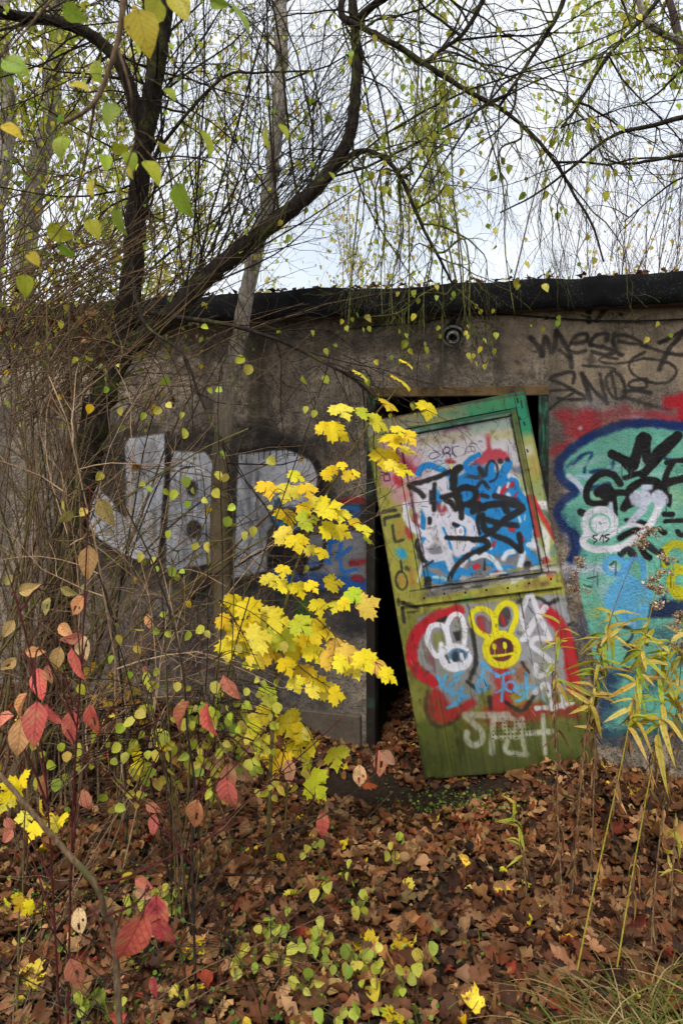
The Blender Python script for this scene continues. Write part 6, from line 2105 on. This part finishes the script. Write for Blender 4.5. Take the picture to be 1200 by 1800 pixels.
dog('red stemmed dogwood with the big pink and tan leaves at the edge of the photo',
    [([(118, gv(118, 1.75), 1.75), (126, 1500, 1.75), (136, 1280, 1.75), (146, 1120, 1.75), (153, 960, 1.75), (160, 850, 1.75)], .0032, .0016, M_REDSTEM),
     ([(110, gv(110, 1.75), 1.75), (85, 1420, 1.72), (72, 1300, 1.7), (60, 1180, 1.7), (30, 1060, 1.7), (5, 980, 1.7)], .003, .0014, M_REDSTEM),
     ([(85, 1420, 1.72), (50, 1330, 1.68), (10, 1290, 1.65), (-40, 1270, 1.6)], .003, .0015, M_REDSTEM),
     ([(136, 1280, 1.75), (100, 1190, 1.72), (70, 1140, 1.7)], .003, .0014, M_REDSTEM)],
    [(155, 988, 60, 0, srgb(176, 130, 90)), (186, 900, 56, 25, srgb(150, 128, 80)), (82, 1065, 32, 0, OLV, 3), (136, 1065, 46, -35, ORA, 4), (115, 1108, 38, 60, ORA), (127, 1122, 40, -80, PINK), (146, 1138, 46, 20, PEACH, 4), (134, 1168, 62, 15, srgb(222, 96, 100)),
     (100, 1158, 46, -15, TAN), (70, 1202, 56, 15, srgb(226, 90, 96)), (86, 1186, 36, 10, PINK, 3), (60, 1146, 34, 90, ORA), (15, 1105, 36, -30, TAN), (15, 1168, 36, -50, TAN, 3), (35, 1296, 68, 0, srgb(230, 160, 112)), (62, 1272, 76, 5, srgb(178, 64, 70)),
     (126, 1278, 60, 0, srgb(190, 76, 78)), (163, 1266, 56, 12, srgb(196, 72, 74), 3), (98, 1258, 56, 30, srgb(190, 64, 74), 5), (38, 1240, 46, -25, ORA, 5), (8, 1268, 46, -60, PINK, 5), (50, 1035, 40, 110, TAN), (120, 1040, 32, 60, OLV), (15, 1020, 30, -60, OLV),
     (150, 1408, 46, 5, PINK), (78, 1385, 50, 0, srgb(160, 100, 70)), (18, 1448, 30, 30, PINK), (14, 1470, 32, -30, PINK), (116, 910, 36, -40, OLV)], (1.5, 2.1))
dog('dogwood with scattered pink leaves in front of the low yellow maple',
    [([(345, gv(345, 1.95), 1.95), (338, 1500, 1.95), (342, 1380, 1.95), (330, 1290, 1.95), (322, 1180, 1.95), (300, 1080, 2.0), (265, 980, 2.0), (215, 880, 2.0)], .0042, .0022, M_TWIG),
     ([(338, 1500, 1.95), (420, 1420, 1.95), (480, 1370, 1.98), (560, 1300, 2.0), (600, 1262, 2.0)], .003, .0013, M_REDSTEM),
     ([(342, 1400, 1.95), (400, 1360, 1.93), (455, 1290, 1.93)], .003, .0013, M_REDSTEM),
     ([(338, 1520, 1.95), (270, 1440, 1.93), (190, 1360, 1.93), (130, 1330, 1.93)], .003, .0015, M_REDSTEM),
     ([(345, 1560, 1.95), (450, 1480, 1.9), (560, 1440, 1.9), (660, 1360, 1.95)], .0025, .0012, M_TWIG)],
    [(405, 1210, 56, 25, PINK), (368, 1266, 58, 8, srgb(206, 70, 78), 5), (320, 1258, 56, -30, srgb(176, 92, 76), 5), (400, 1398, 76, 0, srgb(210, 90, 94)), (402, 1370, 52, 5, srgb(168, 104, 80)), (343, 1432, 60, -10, srgb(176, 106, 74), 3), (270, 1450, 38, -10, srgb(222, 104, 110)),
     (270, 1420, 32, 60, PINK), (508, 1356, 42, 5, MAUVE), (567, 1450, 42, 0, srgb(186, 72, 70)), (668, 1342, 46, 0, PINK, 3), (682, 1332, 36, 50, MAUVE), (632, 1365, 42, 0, srgb(226, 172, 150), 4), (435, 1312, 36, 60, MAUVE), (407, 1300, 34, 80, MAUVE), (375, 1340, 46, -60, MAUVE), (425, 1360, 46, 45, MAUVE), (308, 1328, 46, 5, srgb(206, 140, 80), 5), (255, 1180, 20, 0, PINK), (260, 1092, 26, 10, ORA)], (1.75, 2.3))
dog('thick forked dogwood stem with large crimson leaves lowest in the photo',
    [([(225, gv(225, 1.25) - 30, 1.25), (205, 1690, 1.25), (185, 1610, 1.22), (168, 1555, 1.2), (110, 1490, 1.2), (50, 1420, 1.2), (-10, 1350, 1.2), (-60, 1300, 1.2)], .0075, .004, M_BRUSH),
     ([(168, 1555, 1.2), (230, 1540, 1.2), (330, 1490, 1.25), (430, 1440, 1.3)], .003, .0013, M_REDSTEM),
     ([(185, 1610, 1.22), (235, 1590, 1.18), (262, 1560, 1.15)], .0028, .0015, M_REDSTEM),
     ([(205, 1690, 1.25), (170, 1660, 1.22), (140, 1640, 1.2)], .002, .001, M_REDSTEM)],
    [(232, 1655, 108, -22, srgb(196, 76, 74)), (276, 1616, 78, 8, srgb(184, 52, 74)), (292, 1640, 56, 25, srgb(180, 48, 72)), (272, 1738, 46, 0, srgb(190, 56, 84)), (133, 1712, 58, 20, srgb(168, 92, 76), 3), (170, 1700, 50, 40, srgb(140, 82, 56), 5), (252, 1553, 36, 60, srgb(210, 104, 100)), (250, 1572, 34, 70, MAUVE), (140, 1620, 46, 10, PEACH, 4), (205, 1790, 46, -60, srgb(186, 70, 66))], (0.98, 1.4))

# ---- shrub with small round lime leaves
RL = [(187, 685), (277, 722), (320, 730), (297, 712), (252, 732), (290, 670), (370, 687), (385, 685), (437, 650), (422, 632), (325, 762), (360, 575), (175, 837), (112, 890), (147, 900), (250, 850), (262, 860), (292, 865), (305, 870), (327, 847), (330, 887), (360, 880), (385, 837),
      (395, 840), (380, 867), (477, 810), (407, 892), (400, 917), (410, 922), (430, 942), (445, 935), (475, 892), (537, 720), (552, 727), (535, 667), (572, 667), (287, 1080), (275, 1110), (297, 1115), (330, 1117), (365, 1115), (352, 1107), (245, 1107), (242, 1142), (195, 1159), (210, 1125),
      (420, 1140), (452, 1195), (500, 1137), (257, 1192), (265, 1207), (272, 1205), (275, 1182), (312, 1207), (330, 1210), (265, 1245), (247, 1255), (212, 1280), (215, 1302), (205, 1315), (190, 1310), (165, 1302), (272, 1327), (260, 1327), (235, 1357), (240, 1367), (285, 1372), (302, 1372), (332, 1342),
      (350, 1345), (352, 1322), (385, 1327), (410, 1287), (420, 1282), (390, 1257), (372, 1252), (350, 1265), (337, 1267), (380, 1235), (400, 1245), (417, 1250), (425, 1265), (400, 1260), (385, 1220), (437, 1345), (440, 1362), (435, 1300), (537, 1285), (536, 1295), (453, 1394), (464, 1394), (474, 1385),
      (483, 1403), (495, 1390), (516, 1387), (485, 1375), (366, 1397), (375, 1403), (296, 940), (343, 960), (275, 1000), (303, 1005), (365, 962), (320, 1005), (247, 980), (270, 985), (180, 1330), (118, 1330), (90, 1345), (60, 1310), (130, 1300), (100, 1380), (118, 1365)]
groups = {'round leaved shrub with lime leaves scattered before the chrome letters': ([q for q in RL if q[1] < 960], 300, 2.45, 590), 'round leaved shrub with lime leaves in front of the bare lower wall': ([q for q in RL if 960 <= q[1] < 1220], 320, 2.3, 960),
          'low round leaved shrub with lime leaves over the litter by the plinth': ([q for q in RL if q[1] >= 1220], 330, 2.35, 1230)}
low_ = groups['low round leaved shrub with lime leaves over the litter by the plinth'][0]
low_ += [(random.gauss(405, 45), random.gauss(1290, 50)) for _ in range(85)] + [(random.gauss(250, 90), random.gauss(1330, 45)) for _ in range(60)]
for lb, (L, u0, y0, vtop) in groups.items():
    base = foot(u0, y0)
    o_ = empty('round_leaved_shrub', base)
    tag(o_, lb, 'shrub', 'round leaved shrubs')
    allp = []
    vb = V0 + F * (ZE - base[2]) / y0
    for k in range(6):
        q = L[(k * 7) % len(L)]
        um = (u0 * 0.5 + q[0] * 0.5) + random.gauss(0, 25)
        P, _ = limb('stem', o_, [(u0 + random.gauss(0, 12), vb + 6, y0), (um, vb * .5 + q[1] * .5, y0 - .05), (q[0], q[1] - 10, y0 - .08), (q[0] + random.gauss(30, 40), q[1] - 60, y0 - .1)], 0.0035, 0.0012, pick([M_TWIG, M_OLIVESTEM, M_BRUSH]), sides=5, rough=0.04)
        allp.append(P)
    allp = np.vstack(allp)
    stk = Tubes()
    for (u, v_) in L:
        y = y0 - .08 + random.uniform(-.12, .12)
        q = at(u, v_, y)
        n_l = 1
        hub = nearest(allp, q + np.array([0, 0, 0.06]))
        h1 = q + np.array([random.gauss(0, .012), 0, 0.035])
        stk.add(smooth_path([hub, (hub + h1) / 2 + np.array([0, 0, 0.02]), h1], per=4), 0.0016, 3)
        px_leaf(o_, random.choice(('round', 'round', 'birch')), u, v_, random.uniform(12, 23), y, random.gauss(0, 40), jit(pick(LIMES + [srgb(206, 196, 84), srgb(226, 208, 96)]), .1), random.gauss(.2, .3), random.gauss(0, .5), stk, h1, stem_r=0.0008)
    stk.build('twigs', M_TWIG, o_, 'stuff')

def vnz(x, y):
    return math.sin(x * 1.7 + 2 * math.sin(y * 1.1)) + math.sin(y * 2.3 + 1.5 * math.sin(x * .9))


# ---- green seedlings in the litter
SD = [[(540, 1492), (553, 1485), (532, 1505)], [(610, 1540), (622, 1555)], [(568, 1572), (552, 1573)], [(505, 1602)], [(473, 1647), (503, 1632), (477, 1627), (485, 1634)],
      [(428, 1670), (412, 1693), (425, 1690), (435, 1713), (448, 1702), (460, 1722)], [(483, 1680), (470, 1687), (513, 1668), (528, 1658), (505, 1692)], [(553, 1655), (577, 1650), (572, 1675), (548, 1668), (563, 1622)],
      [(590, 1692), (612, 1663), (620, 1683), (622, 1698), (637, 1703), (613, 1718), (627, 1713), (645, 1680)], [(657, 1727), (672, 1710)], [(702, 1705), (723, 1722), (707, 1743), (718, 1765)],
      [(513, 1728), (510, 1740), (540, 1720), (547, 1730), (558, 1750), (546, 1745), (560, 1728)], [(560, 1785), (603, 1780), (595, 1798)], [(625, 1782), (660, 1778)], [(687, 1487), (697, 1513), (680, 1505)], [(633, 1593), (625, 1605), (640, 1586)],
      [(760, 1667), (735, 1680)], [(250, 1588), (272, 1575), (285, 1590), (297, 1580), (290, 1560), (300, 1602), (225, 1585), (240, 1575)], [(140, 1755), (150, 1770), (165, 1745), (205, 1770), (190, 1790), (215, 1760)], [(318, 1765), (310, 1740), (328, 1748)]]
SDL = ['sparse lime seedling below the bare soil, beside the small red leaf', 'green seedling just above the bowed dark twig', 'pale green seedling at the bend of the bowed twig', 'single small lime seedling standing just below the bowed twig', 'lime seedling right above the leftmost cluster of seedlings',
       'leftmost cluster of lime leaves among the green seedlings', 'small lime seedling between the leftmost cluster and the bent pale twig', 'green seedling right below the end of the bowed twig', 'largest and fullest seedling, above the bent pale twig', 'little seedling just right of the fullest seedling',
       'seedling at the far right of the green seedlings near the lower edge', 'dense lime seedling close to the lower edge, left of the bent pale twig', 'lime seedling touching the lower edge of the photo', 'green seedling at the lower edge under the pale twig', 'small seedling nearest the bare soil in the middle of the litter', 'dark green seedling level with the bowed twig end',
       'pale seedling alone in the open brown litter', 'pale green leafy sprig behind the large crimson dogwood leaves', 'dark green seedling in the lower left corner below the forked stem', 'lime seedling beside the short dark stick']
for L in SD:
    if len(L) > 1:
        L += [(u + random.gauss(0, 14), v_ + random.gauss(0, 12)) for (u, v_) in L if random.random() < .8]
for k, L in enumerate(SD):
    uc, vc = np.mean(L, axis=0)
    big = [srgb(130, 158, 60), srgb(158, 182, 66), srgb(186, 196, 76), srgb(206, 206, 90), srgb(214, 202, 80)]
    p = at_ground(uc, vc + 45, 0)
    y0 = p[1]
    o_ = empty('green_seedling', p)
    tag(o_, SDL[k], 'seedling', 'green seedlings in the leaf litter')
    stk = Tubes()
    top = at(uc, vc, y0)
    stk.add(smooth_path([p - np.array([0, 0, .01]), (p + top) / 2 + rvec(.008), top], per=4), 0.0016, 4)
    for (u, v_) in L:
        px_leaf(o_, 'birch' if k % 2 else 'round', u, v_, random.uniform(15, 27) * (1.0 if vc > 1560 else 0.8), y0 + random.uniform(-.03, .03), random.gauss(0, 45), jit(pick(big), .14), random.gauss(.75, .35), random.gauss(0, .6), stk, top, stem_r=0.0009)
    stk.build('stem', M_OLIVESTEM, o_)

# ---- goldenrod on the right
YL = [srgb(196, 190, 64), srgb(216, 192, 84), srgb(156, 174, 56), srgb(170, 180, 58), srgb(230, 204, 106), srgb(196, 168, 66)]
t = NT('seed_fluff')
n1 = t.noise(60, 3, 0.6)
t.bsdf(t.mix(t.rng(n1, .35, .65), srgb(150, 120, 92), srgb(206, 182, 150)), 0.95)
M_FLUFF = t.done()


def goldenrod(label, pts, y, leaf_v, n_leaf, leaf_len, head=True, dead=(0.15, 0.6), n_dead=60, yellow=False):
    base = at_ground(pts[0][0], pts[0][1])
    y = base[1]
    dz = 0
    o_ = empty('goldenrod', base)
    tag(o_, label, 'plant', 'goldenrod stalks by the wall')
    # upper points lean towards the wall a little
    P = smooth_path([at(u, v_, y + 0.10 * i) for i, (u, v_) in enumerate(pts)], per=8)
    tb = Tubes()
    tb.add(P, np.linspace(0.0030, 0.0014, len(P)), 6)
    tb.build('stem', M_YSTEM if yellow else M_BRUSH, o_)
    vs = np.array([V0 - (q[2] - ZE) * F / q[1] for q in P])
    idx = [i for i in range(len(P) - 1) if leaf_v[0] <= vs[i] <= leaf_v[1]]
    if idx:
        for k in range(n_leaf):
            i = pick(idx)
            a = random.uniform(0, 6.283)
            d = nrm(np.array([math.cos(a), math.sin(a) * 0.8, random.gauss(0.1, 0.6)]))
            add_leaf(o_, 'lance', P[i], d, nrm(np.array([0, -.4, 1]) + rvec(.4)), leaf_len * random.uniform(.6, 1.2), jit(pick(YL), .1), variant=random.choice((1, 2, 3)))
    dl = Massed(lance_items[1:] + scrap_items)
    lo = [i for i in range(len(P) - 1) if dead[0] <= i / len(P) <= dead[1]]
    for k in range(n_dead):
        i = pick(lo)
        a = random.uniform(0, 6.283)
        d = nrm(np.array([math.cos(a) * .6, math.sin(a) * .6, random.uniform(-1.2, -0.3)]))
        dl.add(P[i] + rvec(.004), d, nrm(np.array([math.cos(a), math.sin(a), .3]) + rvec(.4)), random.uniform(.025, .07), jit(pick([srgb(110, 76, 46), srgb(134, 96, 60), srgb(90, 60, 38), srgb(156, 118, 70)]), .2), random.choice((0, 1, 2, 2)))
    dl.build('dead_leaves', M_DRYM, o_)
    if head:
        tb = Tubes()
        ms = Massed(scrap_items)
        for k in range(13):
            i = random.randint(int(len(P) * .86), len(P) - 1)
            a = random.uniform(0, 6.283)
            W = whip(P[i], nrm(np.array([math.cos(a), math.sin(a), 0.7])), random.uniform(.02, .06), 6, (0, 0, -1.2), .12)
            tb.add(W, 0.0009, 3)
            for q in W[1:]:
                for _ in range(7):
                    ms.add(q + rvec(.006), rvec(), rvec(), random.uniform(.007, .014), jit(pick([srgb(176, 146, 116), srgb(140, 110, 84), srgb(206, 184, 156)]), .15))
        tb.build('seed_stalks', M_OLIVESTEM, o_, 'stuff')
        ms.build('seed_head', M_DRYM, o_)
    return o_


goldenrod('goldenrod stalk with curled bare upper leaves in front of the leaning door', [(992, 1650), (982, 1480), (977, 1300), (975, 1180), (985, 1085)], 2.3, (1080, 1200), 22, .075, False, (.1, .75), 60)
goldenrod('goldenrod stalk with the densest green yellow leaves by the door edge', [(1003, 1590), (1015, 1440), (1028, 1300), (1050, 1180), (1075, 1080), (1110, 990), (1142, 930)], 2.4, (1075, 1260), 60, .105, True, (.05, .55), 90)
goldenrod('goldenrod stalk with an upright fluffy seed head beside the door', [(1036, 1575), (1042, 1420), (1045, 1280), (1040, 1160), (1018, 1070), (1012, 985)], 2.4, (1150, 1290), 16, .08, True, (.05, .6), 70)
goldenrod('thick yellow goldenrod stalk slanting up before the turquoise graffiti', [(1006, 1745), (1035, 1600), (1068, 1450), (1095, 1325), (1118, 1200), (1140, 1090), (1165, 985)], 2.1, (1080, 1290), 46, .10, True, (.24, .62), 70, True)
goldenrod('yellow goldenrod stalk at the right with long hanging leaves', [(1078, 1735), (1100, 1600), (1128, 1440), (1153, 1305), (1168, 1200), (1180, 1120)], 2.1, (1100, 1300), 36, .12, False, (.22, .6), 70, True)
goldenrod('brown withered goldenrod stalk at the edge of the photo', [(1142, 1690), (1150, 1560), (1165, 1420), (1182, 1300), (1195, 1180), (1200, 1080)], 2.2, (1100, 1280), 24, .09, True, (.05, .7), 80)
goldenrod('short goldenrod with pale yellow leaves standing alone in the litter', [(925, 1600), (922, 1540), (912, 1470), (905, 1400)], 2.5, (1400, 1520), 16, .075, False, (.05, .5), 14)
goldenrod('short leafy goldenrod stalk low at the picture edge', [(1178, 1640), (1180, 1560), (1184, 1480), (1188, 1430)], 2.2, (1430, 1560), 12, .075, False, (.05, .6), 20)

# ---- low bramble tangle over the litter on the left
for lb, u0, y0, n_ in (('low tangle of dark bare twigs over the litter at the edge of the photo', 60, 1.9, 40), ('low tangle of reddish bare twigs below the pink dogwood leaves', 260, 2.0, 40), ('low bare bramble twigs between the dogwood and the plinth', 200, 2.7, 36)):
    base = foot(u0, y0)
    o_ = empty('bramble', base)
    tag(o_, lb, 'shrub', 'low brambles on the litter')
    tb = Tubes()
    for k in range(n_):
        q = foot(u0 + random.gauss(0, 130), y0 + random.gauss(0, .2))
        W = whip(q, nrm(np.array([random.gauss(.1, .7), random.gauss(0, .4), random.uniform(.15, .8)])), random.uniform(.3, .8), 10, (random.gauss(0, .6), 0, -.9), .09)
        shoot(tb, W, random.uniform(.0012, .003), .0008, 4, (.06, .25), .7, (0, 0, -.2), .13, 1)
    tb.build('twigs', pick([M_TWIG, M_REDSTEM, M_BRUSH]), o_)

# ---- grass tuft in the lower right corner
tb = []
gV, gQ, gC, gn = [], [], [], 0
for k in range(820):
    cx, cy = random.choice(((0.78, 1.75), (0.92, 1.85), (0.68, 1.68), (0.86, 1.62), (0.98, 1.98), (0.72, 1.85), (0.62, 1.62)))
    p = np.array([cx + random.gauss(0, .07), cy + random.gauss(0, .07), 0])
    p[2] = float(gz(p[0], p[1])) - .005
    a = random.uniform(0, 6.283)
    W = whip(p, nrm(np.array([math.cos(a) * .6, math.sin(a) * .6, 1])), random.uniform(.16, .44), 8, (math.cos(a) * 1.1, math.sin(a) * 1.1, -2.3), .05)
    w_ = random.uniform(.0014, .0036)
    sdv = nrm(np.cross(W[-1] - W[0], [0, 0, 1]))
    hw = np.linspace(1, .15, 8)[:, None] * w_
    V_ = np.vstack([W - sdv * hw, W + sdv * hw])
    q_ = np.array([(i, i + 1, i + 9, i + 8) for i in range(7)])
    gV.append(V_)
    gQ.append(q_ + gn)
    c_ = jit(pick([srgb(170, 144, 92), srgb(186, 162, 112), srgb(96, 116, 42), srgb(78, 100, 38), srgb(140, 116, 66), srgb(116, 118, 52)]), .15)
    gC.append(np.tile(c_, (16, 1)))
    gn += 16
for k in range(500):                                   # single blades elsewhere
    y = random.uniform(1.7, 3.4)
    x = random.uniform(-.5, .3) * y
    if k > 320:
        x, y = 0.55 + random.gauss(0, .22), 3.42 + random.gauss(0, .07)
    p = np.array([x, y, float(gz(x, y))])
    a = random.uniform(0, 6.283)
    W = whip(p, nrm(np.array([math.cos(a) * .5, math.sin(a) * .5, 1])), random.uniform(.04, .14) * (1 if k < 320 else .45), 8, (math.cos(a), math.sin(a), -1.2), .05)
    sdv = nrm(np.cross(W[-1] - W[0], [0, 0, 1]))
    hw = np.linspace(1, .15, 8)[:, None] * random.uniform(.001, .002)
    gV.append(np.vstack([W - sdv * hw, W + sdv * hw]))
    gQ.append(np.array([(i, i + 1, i + 9, i + 8) for i in range(7)]) + gn)
    gC.append(np.tile(jit(pick([srgb(110, 130, 50), srgb(80, 110, 44), srgb(170, 150, 90)]), .15), (16, 1)))
    gn += 16
gr = link('grass', np_mesh('grass', np.vstack(gV), np.vstack(gQ), None, np.vstack(gC)), M_LEAFM)
tag(gr, 'tufts of half dry green and straw coloured grass in the litter', 'grass', kind='stuff')

gc = Massed(round_items[:2] + birch_items[:1])
for k in range(1500):
    if k < 900:
        u, v_ = random.gauss(420, 190), random.uniform(1430, 1800)
    elif k < 1150:
        u, v_ = random.gauss(800, 70), random.gauss(1405, 14)
    else:
        u, v_ = random.gauss(140, 120), random.uniform(1330, 1800)
    if vnz(u * .02, v_ * .02) < 0.1 and k < 900:
        continue
    p = at_ground(u, v_, random.uniform(.015, .045))
    a = random.uniform(0, 6.283)
    gc.add(p, (math.cos(a), math.sin(a), random.uniform(-.3, .3)), nrm(np.array([0, -.5, 1]) + rvec(.4)), random.uniform(.008, .019), jit(pick([srgb(90, 130, 48), srgb(120, 150, 54), srgb(70, 110, 44), srgb(160, 180, 70)]), .15))
gco = gc.build('ground_cover', M_LEAFM)
tag(gco, 'tiny green ground cover plants sprouting between the dry leaves', 'ground cover', kind='stuff')

# ---- sticks and twigs lying on the litter
for lb, L, r in (('thin pale stick pointing out of the bare soil patch', [(690, 1392), (655, 1428), (615, 1470), (600, 1485)], .003),
                 ('long dark fallen twig lying in a bow across the leaf litter', [(395, 1538), (440, 1538), (510, 1545), (545, 1590), (580, 1640)], .0045),
                 ('thin pale twig bent over the litter near the lower edge', [(540, 1675), (580, 1705), (625, 1740), (655, 1770)], .003),
                 ('dark curved twig beside the big crimson leaves', [(380, 1480), (390, 1530), (410, 1580), (425, 1610)], .004),
                 ('short dark stick poking up beside the crimson leaves', [(300, 1640), (318, 1680), (325, 1720), (322, 1760)], .004),
                 ('fine pale twig arching low over the plinth', [(470, 1235), (540, 1215), (590, 1250), (612, 1290)], .0022)):
    P = []
    for i, (u, v_) in enumerate(L):
        P.append(at_ground(u, v_, 0.03 + .02 * math.sin(i * 2.0)))
    P = smooth_path(P, per=5)
    o_ = empty('fallen_twig', P[0])
    tag(o_, lb, 'twig', 'twigs lying on the leaf litter')
    tb = Tubes()
    tb.add(P, np.linspace(r, r * .4, len(P)), 6, 0.06)
    tb.build('stick', M_BRUSH if 'pale' in lb else M_TWIG, o_)
    tb = Tubes()
    for k in range(4):
        p, d = along(P, random.uniform(.2, .9))
        W = whip(p, nrm(d + rvec(.5) + np.array([0, 0, .2])), random.uniform(.05, .15), 6, (0, 0, 0), .12)
        tb.add(W, np.linspace(r * .4, r * .15, 6), 4)
    tb.build('side_twigs', M_BRUSH if 'pale' in lb else M_TWIG, o_, 'stuff')

# ---- twig with large leaves close to the viewer at the top
NY = 0.95
nb_ = empty('overhanging_branch', at(215, -80, NY))
tag(nb_, 'blurred overhanging branch with large lime leaves close to the viewer', 'branch')
NP = []
for L, r0, r1 in (([(235, -120, NY), (218, 0, NY), (206, 80, NY), (168, 178, NY), (112, 218, NY)], .0055, .003), ([(206, 80, NY), (230, 160, NY), (240, 240, NY + .05), (300, 310, NY + .08), (330, 340, NY + .08)], .002, .001), ([(168, 178, NY), (150, 280, NY + .05), (120, 380, NY + .08), (60, 460, NY + .1)], .0022, .001),
                  ([(235, -120, NY), (330, -40, NY + .05), (400, -10, NY + .05), (440, 20, NY + .05)], .003, .001), ([(240, 240, NY + .05), (215, 320, NY + .05), (205, 370, NY + .05)], .0014, .0008), ([(380, 130, NY + .3), (430, 180, NY + .3), (490, 210, NY + .3)], .0014, .0008), ([(230, -120, NY), (120, -30, NY), (40, 60, NY), (0, 100, NY)], .003, .001)):
    P, _ = limb('twig', nb_, L, r0, r1, M_BRUSH, sides=7, rough=0.03)
    NP.append(P)
NP = np.vstack(NP)
stk = Tubes()
for (u, v_, s_, ang, rl) in ((252, 55, 92, 15, .2), (318, 12, 66, 25, .1), (194, 200, 52, -20, .1), (108, 258, 54, 0, .2), (28, 116, 62, 60, .3), (130, 24, 50, 60, .6), (425, 32, 66, 40, 1.1), (172, 126, 46, 10, .4), (160, 330, 40, 10, .6), (210, 388, 60, 10, .8), (322, 352, 72, 20, .7), (268, 302, 56, 35, .8),
                             (230, 282, 42, 20, .5), (363, 250, 62, 25, 1.2), (468, 242, 42, 5, 1.1), (500, 230, 36, 30, .9), (165, 402, 46, 30, .4), (105, 410, 56, 70, .6), (45, 502, 46, 0, .3), (22, 230, 46, 60, .7), (186, 285, 38, 10, .6), (230, 300, 36, 5, .9), (300, 165, 32, 40, .6), (385, 5, 40, 70, .5), (140, 150, 46, 70, .8), (270, 20, 70, -10, .9), (60, 455, 34, 40, .5), (212, 260, 38, 80, .9), (290, 260, 32, 60, 1.0), (118, 440, 36, 50, .7)):
    y = NY + random.uniform(0.0, .16)
    q = at(u, v_, y)
    px_leaf(nb_, 'birch', u, v_, s_ * .9, y, ang, jit(pick([srgb(178, 190, 50), srgb(196, 196, 56), srgb(150, 176, 56), srgb(206, 190, 60)]), .06), random.gauss(.1, .2), rl * random.choice((-1, 1)), stk, nearest(NP, q + np.array([0, 0, .03])), stem_r=.0007)
stk.build('stalks', M_OLIVESTEM, nb_, 'stuff')
